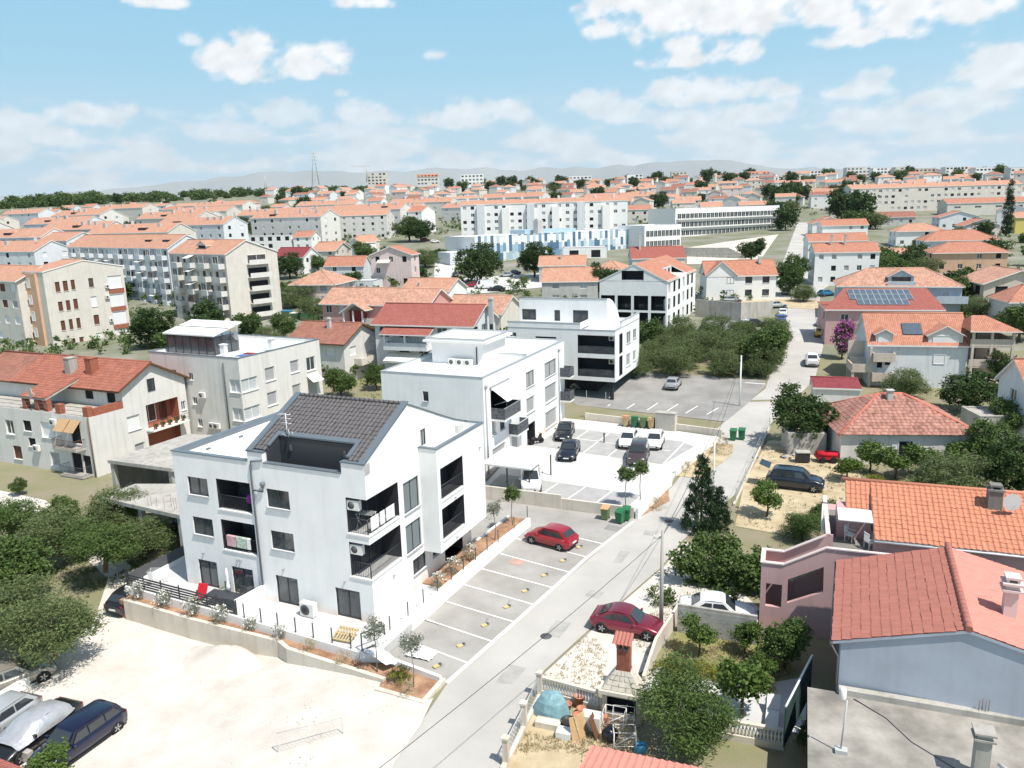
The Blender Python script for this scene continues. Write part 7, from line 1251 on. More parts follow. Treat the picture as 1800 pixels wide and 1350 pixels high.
for k, (x, y, z, w_, h_) in enumerate(VL):
    red = k in (1,3,5,15); wl = ('render_white','render_pale','render_cream','render_beige')[(0,0,2,1,0,3,0,1,0,2,3,0,0,1,2,1,0,0)[k]]
    house('villa', VT[k], (x,y), -3, (0,w_), 11, z, z+h_*(.75 if red else 1), ('gx',h_*.25,.4) if red else ('flat',.4), wl, 'tile_red', AW((0,w_), 11, z, z+h_, 'F', max(1,int(h_/3)), 3.4, 2.4, 1.7, 'dkw', .7, k, .1), True, 'villas on the skyline', 'house', base=3)
# ---------------------------------------------------------------- estate rows and town houses up to the skyline
gt_ = random.Random(21); WN = dict(render_pale='pale',render_cool='grey',render_cream='cream',render_white='white',render_pinkpale='pinkish'); RN = dict(tile_salmon='salmon',tile_mottled='mottled',tile_red='red',tile_brown='brown')
BUSY = [(-11,290,60),(40,270,60),(95,300,55),(230,400,60),(150,330,45),(-60,290,30)]
def free(x, y, r):
    if abs(x-(70+(y-185)*.38)) < 9 and 150 < y < 420: return False
    return all((x-a)**2+(y-b)**2 > (c+r)**2 for a, b, c in BUSY)
rowsN = 0
for y, xs_, w_ in ((205,(-172,),30),(232,(-190,-150),34),(262,(-262,-215,-170,-128),36),(300,(-300,-250,-205,-160,-118),38),(345,(-345,-290,-240,-192,-145,-100),40),(395,(-380,-322,-270,-215,-165,-115,-70),42),(455,(-430,-360,-300,-240,-180,-125,-70,-15),44),(520,(-460,-390,-320,-250,-185,-120,-60,5,70),46)):
    for x in xs_:
        x += gt_.uniform(-5,5); yy = y+gt_.uniform(-6,6); z = ter(x,yy); h_ = gt_.choice((10.5,11.5,12.5)) if y < 420 else gt_.choice((8,9.5)); 
        wl_, rl_ = gt_.choice(('render_pale','render_cool','render_cream')), gt_.choice(('tile_salmon','tile_salmon','tile_mottled'))
        t = house('estate_block', '%s %s-roofed estate block, left rows' % (WN[wl_], RN[rl_]), (x,yy), -27+gt_.uniform(-5,5), (-w_/2,w_/2), 12, z, z+h_, ('gx',2.7,.2,gt_.uniform(.4,.55)), wl_, rl_, AW((-w_/2,w_/2), 12, z, z+h_, 'FR', 4 if y < 420 else 3, 4.6 if y < 420 else 7, 1.3, 1.3, 'wkls', .9, rowsN, .15), True, 'estate blocks in rows', 'apartment block'); rowsN += 1
        for q in range(3): cx = gt_.uniform(-w_*.42,w_*.42); MB().box(cx-.6,cx+.6,3.2,4.2,z+h_+.5,z+h_+gt_.uniform(2.6,3.4)).build('chimney', 'render_grey', t)
        if y < 420:
            cx = gt_.uniform(-w_*.3,w_*.3); MB().box(cx-1.6,cx+1.6,1.2,3.0,z+h_+.3,z+h_+1.5).build('roof_terrace', 'loggia_dark', t); dish(t, (gt_.uniform(-w_*.4,w_*.4),4,z+h_+3.2), gt_.uniform(-.6,.2), .7, 'metal_white')
k = 0
for y in (335,375,420,465,510,560,615,670,730,795,860,930):
    x = -y*.62+gt_.uniform(0,15)
    while x < y*.62:
        x += gt_.uniform(14,22)*(1+(y-335)/900); yy = y+gt_.uniform(-14,14)
        if not free(x,yy,8) or (y < 540 and x < 40) or (x < -y*.3 and y > 640): continue
        if y < 480 and x > 45 and gt_.random() < .3: continue
        z = ter(x,yy); w_ = gt_.uniform(9,17); h_ = gt_.uniform(5,8); tp_ = gt_.random()
        wl_, rl_ = gt_.choice(('render_white','render_white','render_pale','render_cream','render_cool','render_pinkpale')), gt_.choice(('tile_salmon','tile_red','tile_mottled','tile_salmon','tile_brown'))
        t = house('town_house', '%s house with %s roof in the packed far town' % (WN[wl_], RN[rl_]), (x,yy), gt_.choice((-25,-25,-8,62))+gt_.uniform(-6,6), (-w_/2,w_/2), gt_.uniform(8,11), z, z+h_, ('gx',gt_.uniform(1.7,2.5),.3) if tp_ < .75 else ('hip',2.0,.4), wl_, rl_, AW((-w_/2,w_/2), 8, z, z+h_, 'F', 2, 4.6, 1.3, 1.3, 'wkls', .9, k, .15), True, 'town houses below the skyline', 'house'); k += 1
        if gt_.random() < .6: MB().box(-.5,.5,3.5,4.4,z+h_,z+h_+gt_.uniform(2.5,3.4)).build('chimney', 'render_pale', t)
# lattice pylon, tower crane and the mountains
def lattice(name, label, loc, h, b, cat='mast'):
    t = T(name, label, cat, loc, 20); m = MB()
    for sx_, sy_ in ((-1,-1),(1,-1),(1,1),(-1,1)): m.tube([(sx_*b,sy_*b,0),(sx_*b*.12,sy_*b*.12,h)], .22, 4)
    for q in range(9):
        z = h*q/9; r0 = b*(1-.88*q/9); r1 = b*(1-.88*(q+1)/9)
        for s_ in (-1,1): m.tube([(-r0*s_,-r0,z),(r1*s_,-r1,z+h/9)], .13, 3); m.tube([(r0,-r0*s_,z),(r1,r1*s_,z+h/9)], .13, 3)
    m.build('lattice', 'galv', t); return t
py = lattice('pylon', 'lattice power pylon on the left skyline', (-241.72,1021.8,62.96), 42, 4.2); [MB().box(-6+q,6-q,-.2,.2,30+q*4,30.5+q*4).build('cross_arm','galv',py) for q in range(3)]
lattice('radio_mast', 'slim radio mast on the left skyline', (-257.63,862.34,50.71), 17, 1.6); cr = lattice('tower_crane', 'distant tower crane above the tan unfinished block', (-128.93,748.98,53.84), 14, .9, 'crane'); MB().box(-14,4,-.3,.3,14,14.6).build('jib', 'galv', cr)
mt = MB(); az_ = [-36+.5*k for k in range(130)]; M('rock_far', (.30,.31,.30), .95, .12, .0006); rg_ = [[],[],[]]
for a in az_:
    hgt = 880+120*mnoise.fractal(Vector((a*.12,2,0)), 1.1, 2.1, 4)-(380*sst(-15,-34,a)+330*sst(12,28,a))
    for q, (D, f_) in enumerate(((15200,-.25),(16100,.55),(16900,1.0))): rg_[q].append((D*math.sin(R_(a)), D*math.cos(R_(a)), hgt*f_*(1+.07*mnoise.fractal(Vector((a*.5,q*3.1,4)), 1.0, 2.1, 3))))
mt.ring(rg_, 0, cap=False, closed=False); struct(mt.build('mountains', 'rock_far'))
hz = MB().box(-17200,17200,-900,17200,-260,1250); hzo = put('haze', hz.mesh('haze', ())); hzo['kind'] = 'stuff'
hm = bpy.data.materials.new('haze_air'); hm.use_nodes = True; hm.node_tree.nodes.clear(); pv_ = nd(hm.node_tree, 'ShaderNodeVolumePrincipled'); pv_.inputs['Color'].default_value = (.80,.90,1,1); pv_.inputs['Density'].default_value = 3.0e-5; pv_.inputs['Anisotropy'].default_value = .25
nd(hm.node_tree, 'ShaderNodeOutputMaterial', i_1=pv_.outputs[0]); hzo.data.materials.append(hm)
# ---------------------------------------------------------------- trees and shrubs
for kind, p, s_, sz_, lb in (
 ('broad_dark', (29.34,75.57,0.03), 1.12, 1.05, 'large dark fig tree at the bend of the road'), ('conifer', (14.09,55.54,0), .82, .86, 'dark spiky conifer beside the road'), ('conifer', (15.36,55.42,0.01), .62, .5, 'lower bushy evergreen right of the conifer'),
 ('citrus', (19.81,57.78,0.02), 1.2, 1.1, 'small fig tree in the middle of the dry yard'), ('olive_green', (21.02,53.15,0.01), .72, .55, 'round light green bush left of the pink terrace'), ('broad', (23.58,55.6,0.01), .45, .4, 'dark bush against the pink terrace wall'),
 ('olive', (48.83,94.08,0.03), 1.15, 1.0, 'olive tree in front of the beige dormer house'), ('broad_dark', (52.39,86.73,0.01), 1.05, .8, 'dark round tree right of the beige dormer house'), ('olive', (36.32,61.51,0.03), 1.3, .9, 'large grey-green olive behind the coral roof'),
 ('broad', (43.01,66.46,0.02), 1.0, .9, 'leafy tree right of the low red-roofed house'), ('broad_dark', (40.94,59.63,0), .9, .9, 'dark tree cut by the right edge behind the coral roof'), ('broad', (50.61,76.56,0), .8, .8, 'tree between the low red-roofed house and the grey wall'),
 ('citrus', (29.48,65.36,0.02), 1.15, .9, 'left young tree in front of the low red-roofed house'), ('citrus', (32.31,67.38,0.03), 1.2, 1.1, 'second young tree in front of the low red-roofed house'), ('citrus', (33.67,65.46,0.01), 1.3, 1.1, 'third young tree in front of the low red-roofed house'), ('citrus', (36.37,65.82,0.02), 1.5, 1.2, 'fourth young tree in front of the low red-roofed house'), ('citrus', (40.35,66.73,0.01), 1.5, 1.2, 'spreading tree at the right corner of the low house'),
 ('citrus', (9.85,38.6,0), .85, .9, 'young round tree alone on the garden lawn'), ('citrus', (12.4,38.55,0.03), .7, .8, 'small leafy tree in the shadow side of the lawn'), ('broad', (14.04,37.13,0.01), .55, .55, 'bushy tree against the pink stair wall'), ('citrus', (12.72,36.15,0.02), .6, .6, 'potted-looking shrub tree at the end of the hedge'),
 ('olive_green', (7.43,31,0.01), 1.0, .92, 'large feathery olive tree in front of the garden path'), ('citrus', (10.65,33.13,0.01), 1.25, 1.3, 'loquat tree beside the garden path'),
 ('broad', (35.85,107.76,0.83), 1.35, 1.3, 'tall bright tree at the road end of the olive grove'), ('broad', (21.58,119.43,1.55), 1.0, 1.1, 'flowering tree at the left end of the olive grove'), ('broad', (70.39,193.25,4.41), 1.5, 1.4, 'tree on the left of the upper lane'), ('broad_dark', (63.63,176.83,3.54), 1.2, 1.2, 'dark tree right of the six-windowed white house'), ('olive', (63.41,167.83,3.27), 1.2, 1.0, 'olive at the corner by the arched-window house'), ('broad_dark', (73.6,238.66,7.03), 1.5, 1.2, 'round dark tree beside the sports court'),
 ('broad_dark', (-7.56,208.12,5.26), 2.15, 1.85, 'very large dark tree in front of the blue hall'), ('broad_dark', (7.17,218.02,5.82), 1.75, 1.7, 'second large dark tree right of the first'), ('olive', (-26.14,247.44,7.53), 1.9, 1.5, 'grey-green bush by the side street'), ('broad_dark', (21.79,176.28,3.5), 1.3, 1.5, 'narrow dark tree left of the gallery block'),
 ('broad_dark', (-62.99,135.49,2.37), 1.3, 1.25, 'dense dark tree before the grey apartment block'), ('broad_dark', (-55.61,141.73,2.55), 1.2, .95, 'lower dark tree right of the dense one'), ('broad_dark', (-121.89,363.47,13.71), 1.9, 1.9, 'big dark cedar-like tree above the estate'), ('olive', (-41.89,132.48,2.28), 1.2, 1.0, 'olive beside the cream end wall'), ('broad', (-40.6,138.44,2.45), .9, 1.0, 'bright shrub by the row of bins'), ('olive', (-49.71,180.99,3.69), 1.9, 1.3, 'broad olive under the hipped pinkish house'), ('olive', (-40.92,163.47,3.16), 1.6, 1.2, 'olive right of the broad one'), ('broad_dark', (-64.09,229.97,6.53), 1.5, 1.3, 'dark bush beneath the maroon-roofed house'), ('broad', (-58.92,243.67,7.32), 1.1, 1.0, 'green bush by the maroon-roofed house'), ('broad', (-48.93,267.18,8.7), 1.6, 1.3, 'bush left of the tall pink house'), ('broad', (-41.95,338.18,12.43), 2.6, 2.0, 'big light green tree before the bright gable end'), ('broad_dark', (-36.93,336.62,12.34), 2.2, 1.8, 'darker tree right of the big light green one'),
 ('olive', (-34.39,54.71,0.01), 1.1, .95, 'olive left of the white house, back one by the path'), ('olive_green', (-29.44,51.69,0.02), 1.15, .85, 'leafy olive nearest the slat fence'), ('broad', (-33.39,48.16,0), .95, .75, 'bright fig bush at the left edge'), ('olive', (-26.79,40.58,0.02), 1.08, .95, 'large bushy olive at the edge of the gravel lot'), ('olive', (-30.52,42.62,0.02), 1.0, .9, 'olive at the left edge behind the gravel lot'), ('olive', (-31.78,58.14,0), 1.0, 1.0, 'silvery olive beside the concrete canopy'), ('olive_green', (-39.31,56.78,0.02), 1.15, .9, 'dark olive at the left edge by the lane'), ('olive', (-27.84,54.45,0.02), .9, .7, 'low olive shrub left of the terrace screen'), ('broad', (-36.66,59.34,0.02), .55, .5, 'small bright bush at the lane'), ('broad', (-45.43,67.88,0), .3, .3, 'potted shrub by the old house wall'), ('citrus', (-20.68,29.68,0.03), .85, .7, 'bright green shrub at the bottom left edge'),
 ('broad', (-22.81,101.23,0.41), .9, .8, 'vine-covered bush between the flat block and the second white block'), ('broad', (-18.67,104.75,0.65), .6, .7, 'dark bush against the second white block'),
 ('cypress', (182.62,289.73,10.01), 2.3, 2.2, 'tall dark cypress at the upper right'), ('broad_dark', (94.83,498.64,21.69), 2.2, 2.0, 'dark tree at the end of the long white block'),
 ('broad', (86.5,210.56,5.41), .0+1.2, 1.2, 'tree behind the low mottled-roof house on the lane') if 0 else ('broad', (91.76,189.29,4.16), 1.9, 1.3, 'bush right of the arched-window house'), ('olive', (103.79,196.56,4.58), 1.9, 1.4, 'olive below the peach house'), ('broad', (89.03,154.73,2.89), 1.5, 1.2, 'bush right of the blue-grey house'), ('olive', (83.02,138.52,2.47), 1.5, 1.2, 'olive beside the unfinished beige house'), ('broad', (80.5,121.69,1.71), 1.4, 1.2, 'leafy tree under the weathered red roof at the right edge'), ('broad_dark', (62.74,95.34,0.05), 1.0, .9, 'dark shrub behind the concrete annex')):
    tree(kind, p, lb, s_, s_*(sz_/s_))
gv = random.Random(4)
for j in range(6):
    y0 = 108.5+j*4.0; x0, x1 = 18.0+j*2.2, 34.0+(y0-106)*.42; n_ = max(3, int((x1-x0)/3.5))
    for i in range(n_):
        x, y = x0+(x1-x0)*i/(n_-1)+gv.uniform(-.7,.7), y0-(i/(n_-1))*2.2+gv.uniform(-.8,.8)
        tree('olive', (x,y), 'olive tree in the grove between back lot and construction yard', gv.uniform(.95,1.2), gv.uniform(.95,1.2), group='olive trees of the grove')
for k in range(9): u = k/8; a, b = Vector((7.72,37.05,0.03)), Vector((12.14,35.7,0.01)); q = a.lerp(b,u); tree('shrub_yellow', (q.x,q.y+gv.uniform(-.15,.15)), 'yellow-green shrub of the low garden hedge', 1.0+gv.uniform(-.1,.2), .85, name='hedge_shrub', group='shrubs of the low garden hedge', cat='shrub')
for p, lb, kd in (((8.85,44.51,0.01),'spiky plant at the foot of the concrete pole','shrub'),((31.01,63.75,0.02),'yellow bush before the low red-roofed house','shrub_yellow'),((10.87,43.31,0.03),'round shrub at the nose of the white car','shrub'),((12.65,44.12,0.03),'spiky shrub behind the white car','shrub'),((8.27,100.73,0.39),'white rose bush in the small bed under the third block','oleander'),((13.53,31.03,0.02),'weeds behind the shade screen','shrub')): tree(kd, p, lb, 1.3, 1.2, name='shrub', cat='shrub')
# vine arbour beside the drive
va = T('vine_arbour', 'dense grapevine arbour between the drive and the dry yard', 'vine', (13.3,46.52,0.01), -24); c = MB(); scatter(c, [(-2.3+k*.95,gv.uniform(-.5,2.6),1.7+gv.uniform(-.3,.3),1.1,1.3,.75) for k in range(6)]+[(-2.2+k*.9,-.4,.9,.8,.5,.9) for k in range(6)], 420, 26, .34, .2, .8, rng=gv); c.build('foliage', 'leaf_green', va)
for x in (-2.4,0,2.4):
    for y in (0,2.6): MB().tube([(x,y,0),(x,y,2.0)], .04, 5).build('post', 'galv', va)
# town trees: each copied from a few kinds
kt = 0; tv = random.Random(77)
def tt(x, y, s_, lb, gr): tree(tv.choice(('far_a','far_b','far_a','far_c')), (x,y), lb, s_, s_*tv.uniform(.8,1.1), group=gr)
for k in range(80):
    y = tv.uniform(270,900); x = tv.uniform(-.6,.62)*y
    if free(x,y,3): tt(x, y, tv.uniform(.9,1.9), 'distant tree standing among the packed town houses', 'trees among the town houses')
for k in range(28): y = tv.uniform(330,620); x = 75+(y-185)*.38+tv.choice((-1,1))*tv.uniform(9,24); tt(x, y, tv.uniform(1.2,2.0), 'distant tree lining the lane towards the skyline', 'trees along the far lane')
wd = MB(); lob = []
for k in range(150): a = R_(-38+.19*k+tv.uniform(-.2,.2)); D = tv.uniform(880,1010); s_ = tv.uniform(.45,1.2)*(1.25 if k < 60 else .85); x, y = D*math.sin(a), D*math.cos(a); lob.append((x,y,ter(x,y)+4*s_,7*s_,6*s_,5*s_))
scatter(wd, lob, 9000, 9, 1.6, 1.5, .8, rng=tv, shell=.4); stuff(tag(wd.build('skyline_wood', 'leaf_green'), 'dark wood along the left skyline', 'wood'))
for k in range(52): a = R_(-4+.7*k+tv.uniform(-.3,.3)); D = tv.uniform(800,980); tt(D*math.sin(a), D*math.cos(a), tv.uniform(1.3,2.3), 'tree on the ridge between the skyline villas', 'trees on the villa ridge')
for k in range(32):
    y = tv.uniform(150,300); x = tv.uniform(88,175)*y/200
    if free(x,y,3): tt(x, y, tv.uniform(.6,1.0), 'garden tree between the houses at the upper right', 'garden trees at the upper right')
for k in range(42):
    y = tv.uniform(105,280); x = tv.uniform(-85,5)*y/170
    if -38 < x < 8 and y < 150: continue
    tt(x, y, tv.uniform(.45,.8), 'garden tree between the red roofs left of centre', 'garden trees left of centre')
# low scrub and garden green between the houses: nobody could count it
ug = MB(); lob = []; ur = random.Random(31)
def clear_of(x, y):
    return free(x, y, 2) and not (y < 150 and x > 4 and x < 78) and not (x > -45 and y < 104)
while len(lob) < 1500:
    y = 108*(6.2**ur.random()); x = ur.uniform(-.68,.68)*y
    if mnoise.noise(Vector((x*.03,y*.03,2))) < -.12 or not clear_of(x, y): continue
    r = ur.uniform(.8,1.9)*(1+y/500); lob.append((x,y,ter(x,y)+.5*r,r*1.3,r*1.3,r*.6))
scatter(ug, lob, 4600, 34, .8, .5, .7, rng=ur, shell=.3); stuff(tag(ug.build('garden_scrub', 'leaf_green'), 'low scrub and garden green filling the plots between houses', 'scrub'))
ug = MB(); lob = [(x,y,ter(x,y)+.35,ur.uniform(.7,1.5),ur.uniform(.7,1.5),ur.uniform(.35,.7)) for x, y in [(ur.uniform(-66,-30),ur.uniform(44,66)) for _ in range(45)]+[(ur.uniform(44,62),ur.uniform(56,92)) for _ in range(28)]+[(ur.uniform(20,32),ur.uniform(84,93)) for _ in range(0)]]
scatter(ug, lob, 260, 24, .4, .2, .5, rng=ur, up=True); stuff(tag(ug.build('undergrowth', 'leaf_olive'), 'undergrowth below the olives and behind the low house', 'undergrowth'))
# ---------------------------------------------------------------- things on the terrace of the white house
M('fabric_red', (.50,.015,.03), .85, .1, 4); M('mat_green', (.06,.17,.03), .95, .2, 8); M('pallet_wood', (.46,.36,.2), .9, .2, 5); M('cloth_pink', (.60,.25,.33), .9, .25, 6, col2=(.72,.55,.55)); M('cloth_green', (.30,.52,.36), .9, .3, 6, col2=(.68,.72,.66)); M('cloth_white', (.76,.76,.75), .9, .05)
tb = T('garden_table', 'dark rectangular table on the left terrace', 'table', L(-10.2,-1.5,.5), NY+4); MB().box(-1.15,1.15,-.45,.45,.70,.74).build('tabletop', 'anthracite', tb)
for x in (-1.05,1.05):
    for y in (-.38,.38): MB().box(x-.03,x+.03,y-.03,y+.03,0,.70).build('leg', 'anthracite', tb)
for k, (u, v, ya) in enumerate(((-9.6,-.75,0),(-10.9,-.7,0),(-8.9,-1.6,-90))): chair(L(u,v,.5), NY+ya, ('dark garden chair on the house side of the terrace table', 'dark garden chair left behind the terrace table', 'dark garden chair at the right end of the terrace table')[k], 'grey_dark')
lg = T('deck_chair', 'bright red deck chair behind the slat fence', 'chair', L(-12.3,-1.5,.5), NY+10); lg.scale = (.75,.75,.7); MB().extr([(-.45,-.5,.30),(.45,-.5,.30),(.45,.2,.42),(-.45,.2,.42)], (0,0,.09)).build('seat', 'fabric_red', lg); MB().extr([(-.45,.2,.42),(.45,.2,.42),(.45,.62,1.2),(-.45,.62,1.2)], (0,.09,.02)).build('backrest', 'fabric_red', lg)
for x in (-.46,.46): MB().tube([(x,-.5,0),(x,.3,.5)], .02, 4).tube([(x,.5,0),(x,-.3,.4)], .02, 4).build('frame', 'grey_dark', lg)
ps = T('parasol', 'closed white parasol standing by the terrace table', 'parasol', L(-10.3,-1.0,.5), NY); MB().tube([(0,0,0),(0,0,2.3)], .025, 6).build('pole', 'metal_white', ps); MB().lathe(0,0,[(.17,.8),(.13,1.1),(.07,1.5),(.1,1.8),(.05,2.25)], 9).build('canopy', 'cloth_white', ps)
gm_ = tag(MB().box(-.7,.7,-.5,.5,0,.03).build('door_mat', 'mat_green', None, L(-11.7,-.6,.503), R_(NY)), 'green mat on the paving before the terrace door', 'mat')
au = T('heat_pump', 'beige outdoor heat pump unit standing on the terrace', 'air conditioner', L(-4.35,-.65,.5), NY); MB().box(-.5,.5,-.2,.22,.06,.9).build('body', 'ac_white', au); [MB().box(x-.05,x+.05,-.2,.2,0,.06).build('foot', 'grey_dark', au) for x in (-.35,.35)]
gr = MB(); [gr.ring([[(-.1+r*math.cos(t),-.21,.48+r*math.sin(t)) for t in [2*math.pi*q/16 for q in range(16)]], [(-.1+(r-.02)*math.cos(t),-.215,.48+(r-.02)*math.sin(t)) for t in [2*math.pi*q/16 for q in range(16)]]], 0) for r in (.34,.26,.18,.1)]; gr.build('fan_grille', 'grey_dark', au)
pl = T('pallet', 'wooden pallet leaning on the thin posts of the terrace', 'pallet', L(-1.3,-2.45,.55), NY+4); pl.rotation_euler[0] = R_(18); ps_ = MB().box(0,.11,0,1.0,.1,.125).mesh('slat','pallet_wood')
for k in range(7): put('slat', ps_, pl, (k*.19,0,0))
for y in (0,.45,.9): MB().box(0,1.25,y,y+.1,0,.098).build('runner', 'pallet_wood', pl)
def rack(loc, yaw, label, mat='metal_white', cl=()):
    t = T('drying_rack', label, 'drying rack', loc, yaw); m = MB()
    for x in (-.5,.5): m.tube([(x,-.35,0),(x,.3,1.0)], .014, 4).tube([(x,.35,0),(x,-.3,1.0)], .014, 4)
    for y in (-.3,-.15,0,.15,.3): m.tube([(-.55,y,1.0),(.55,y,1.0)], .01, 4)
    for y, z in ((-.35,.02),(.35,.02)): m.tube([(-.5,y,z),(.5,y,z)], .012, 4)
    m.build('frame', mat, t)
    for k, (x, w_, c_) in enumerate(cl): MB().box(x,x+w_,-.32,-.30,.45,1.01).build('cloth', c_, t)
    return t
rack(L(-16.7,-.9,.5), NY+20, 'folding drying rack at the left end of the terrace', 'metal_white', ((-.4,.3,'cloth_white'),)); rack(loc_in(b1,(-.75,.9,6.09)), NY+10, 'folding drying rack on the upper corner balcony')
for k, (x, w_, c_) in enumerate(((-11.05,.75,'cloth_pink'),(-10.25,.8,'cloth_green'),(-9.4,.3,'cloth_white'))): t = T('towel', ('pink towel over the middle loggia railing', 'green and white towel over the middle loggia railing', 'small white cloth on the middle loggia railing')[k], 'towel', loc_in(b1,(x,.06,3.46)), NY); MB().box(0,w_,-.02,.0,.28,.98).box(0,w_,.0,.14,.98,1.0).build('fold', c_, t)
for k, (y, w_) in enumerate(((.35,.8),(1.3,.5),(1.95,.9))): t = T('laundry', ('white sheet hung on the upper corner balcony, nearest the corner', 'white cloth in the middle of the upper corner balcony', 'white sheet at the far end of the upper corner balcony')[k], 'laundry', loc_in(b1,(-.07,y,6.06)), NY); MB().box(0,.03,0,w_,.2,1.0).build('sheet', 'cloth_white', t)
M('bag_magenta', (.36,.03,.40), .7, .1); t = T('bag', 'magenta bag hanging in the upper left loggia', 'bag', loc_in(b1,(-9.2,.5,7.0)), NY); MB().ring([[(r*math.cos(a),r*.6*math.sin(a),z) for a in [2*math.pi*q/8 for q in range(8)]] for r, z in ((.12,-.3),(.26,-.2),(.24,.1),(.1,.28))], 0).build('body', 'bag_magenta', t)
# gravel heap, plastic sheet, site fence
hp2 = MB(); hr = random.Random(2); hp2.ring([[(r*3.3*math.cos(a)*(1+.12*math.sin(3*a))+.3*h_,r*1.9*math.sin(a)*(1+.1*math.sin(2*a+1))+.5*h_,.95*h_+hr.uniform(-.05,.05)) for a in [2*math.pi*q/30 for q in range(30)]] for r, h_ in ((1.1,-.25),(.95,.02),(.8,.16),(.66,.36),(.5,.58),(.36,.78),(.2,.92),(.06,.98))], 0); stuff(hp2.build('gravel_heap', 'gravel', None, L(-7.4,-4.7,-1.2), R_(NY-4)))
ps2 = T('plastic_sheet', 'crumpled white plastic sheet at the inner end of the first stall', 'plastic sheet', L(3.0,-1.6,.06), NY); m = MB(); n_ = 9
P_ = [[(i*.2+hr.uniform(-.05,.05), j*.13+hr.uniform(-.04,.04), max(.01, .34*math.sin(math.pi*i/(n_-1))*math.sin(math.pi*j/(n_-1))+hr.uniform(-.08,.1))) for j in range(n_)] for i in range(n_)]
m.ring(P_, 0, cap=False, closed=False, smooth=False); m.build('sheet', 'cloth_white', ps2)
ps2 = T('plastic_sheet', 'white plastic sheet draped below the terrace gate', 'plastic sheet', L(1.2,-3.0,.1), NY-15); m = MB(); P_ = [[(i*.24+hr.uniform(-.04,.04), j*.15+hr.uniform(-.03,.03), .75-.06*j+hr.uniform(-.07,.07)-.25*(i/8)) for j in range(9)] for i in range(9)]; m.ring(P_, 0, cap=False, closed=False, smooth=False); m.build('sheet', 'cloth_white', ps2)
sf = T('site_fence', 'galvanised mesh site fence panel standing on the gravel', 'fence', (-11.37,31.76,-1), 19.4); m = MB().tube([(0,0,0),(0,0,1.9)], .022, 5).tube([(0,0,1.9),(3.0,0,1.9)], .02, 5).tube([(3.0,0,0),(3.0,0,1.9)], .022, 5).tube([(0,0,.15),(3.0,0,.15)], .018, 4)
m.build('frame', 'galv', sf); m = MB()
for q in range(1,15): m.box(q*.2-.003,q*.2+.003,-.003,.003,.15,1.9)
for q in range(1,9): m.box(0,3.0,-.003,.003,.15+q*.2-.003,.15+q*.2+.003)
m.build('mesh_wire', 'galv', sf)
lwall('lot_wall', 'low white wall between the pickup and the gravel lot', [(-28.3,37.4), (-27.08,40.42)], -1.6, -.55, .25, 'render_white', WP); lwall('lot_wall', 'short grey wall below the parked cars at the bottom left', [(-26,34.07), (-23.65,33.07)], -1.6, -.6, -.3, 'concrete', WP)
br_ = T('house', 'corner of a red roof at the bottom left edge', 'house', (-21.77,29.32,0), -24.69); r = MB(); slab(r, [(2.2,.0,1.5),(-8,.0,1.5),(-8,-5,3.2),(2.2,-5,3.2)][::1], .2); r.build('roof', ['tile_crimson','trim_white'], br_); MB().box(-7.5,1.8,-6,-.4,-2,1.4).build('wall', 'render_pale', br_)
# ---------------------------------------------------------------- junk corner beside the fireplace
br2 = T('house', 'salmon tiled roof cut by the bottom edge below the junk corner', 'house', (2.88,28.4,0), -20.11); r = MB(); slab(r, [(9,-.0,2.3),(0,0,2.3),(0,-5,3.4),(9,-5,3.4)], .18); rf = r.build('roof', ['tile_salmon','trim_white'], br2); MB().box(.3,9,-6,-.3,-1,2.2).build('wall', 'render_cream', br2); slope_tiles(rf, (9,0,2.31), (0,0,2.31), (0,-3,2.97), (9,-3,2.97), .3, .36, 'tile_one_light', 150)
M('tarp_teal', (.20,.34,.38), .5, .2, 3, bump=.5, bscale=6); M('plastic_bag', (.012,.012,.014), .25, 0, spec=.6); M('tub_black', (.03,.03,.03), .5); M('terracotta', (.45,.20,.13), .9, .15, 4)
def at_px(x, y): return (x, y, .04)
tp = T('tarpaulin', 'heap under a teal tarpaulin in the junk corner', 'tarpaulin', (1.5,33.91,0.04), -20); tr_ = random.Random(6); m = MB(); m.ring([[(r*(1+.10*math.sin(5*a+r*3))*math.cos(a),r*.75*math.sin(a),h_+tr_.uniform(-.03,.03)) for a in [2*math.pi*q/24 for q in range(24)]] for r, h_ in ((.95,0),(.85,.35),(.7,.75),(.5,1.0),(.2,1.12))], 0, smooth=False); m.build('cover', 'tarp_teal', tp)
ctr = ((2.87,34.3,0.04),(2.93,33.67,0.04),(2.3,34.14,0.04),(3.3,34.01,0.04),(2.72,33.24,0.04),(2.25,32.84,0.04),(1.98,32.11,0.04),(2.65,31.84,0.04),(2.94,32.07,0.04),(4.08,31.78,0.04),(3.9,32.93,0.04),(4.4,32.58,0.04),(4.83,32.56,0.04),(5.09,31.81,0.04),(5.37,30.94,0.04),(1.27,32.88,0.04),(4.68,31.2,0.04),(3.32,32.62,0.04),(2.54,33.69,0.04),(3.58,32.04,0.04))
def box_thing(name, label, i, sx, sy, sz, mat, yaw=-20, cat='junk'):
    t = T(name, label, cat, ctr[i], yaw); b = MB(); b.box(-sx/2,sx/2,-sy/2,sy/2,0,sz-.03); b.box(-sx/2,sx/2,-sy/2,-sy/2+.03,sz-.03,sz); b.box(-sx/2,sx/2,sy/2-.03,sy/2,sz-.03,sz); b.box(-sx/2,-sx/2+.03,-sy/2+.03,sy/2-.03,sz-.03,sz); b.box(sx/2-.03,sx/2,-sy/2+.03,sy/2-.03,sz-.03,sz); b.build('body', mat, t); return t
def pot(i, label, r=.2, h=.35, mat='terracotta'): t = T('flower_pot', label, 'pot', ctr[i], 0); MB().lathe(0,0,[(r*.7,0),(r,h),(r*1.12,h),(r*1.12,h+.05),(r*.9,h+.05),(r*.85,h*.7)], 12).build('pot', mat, t)
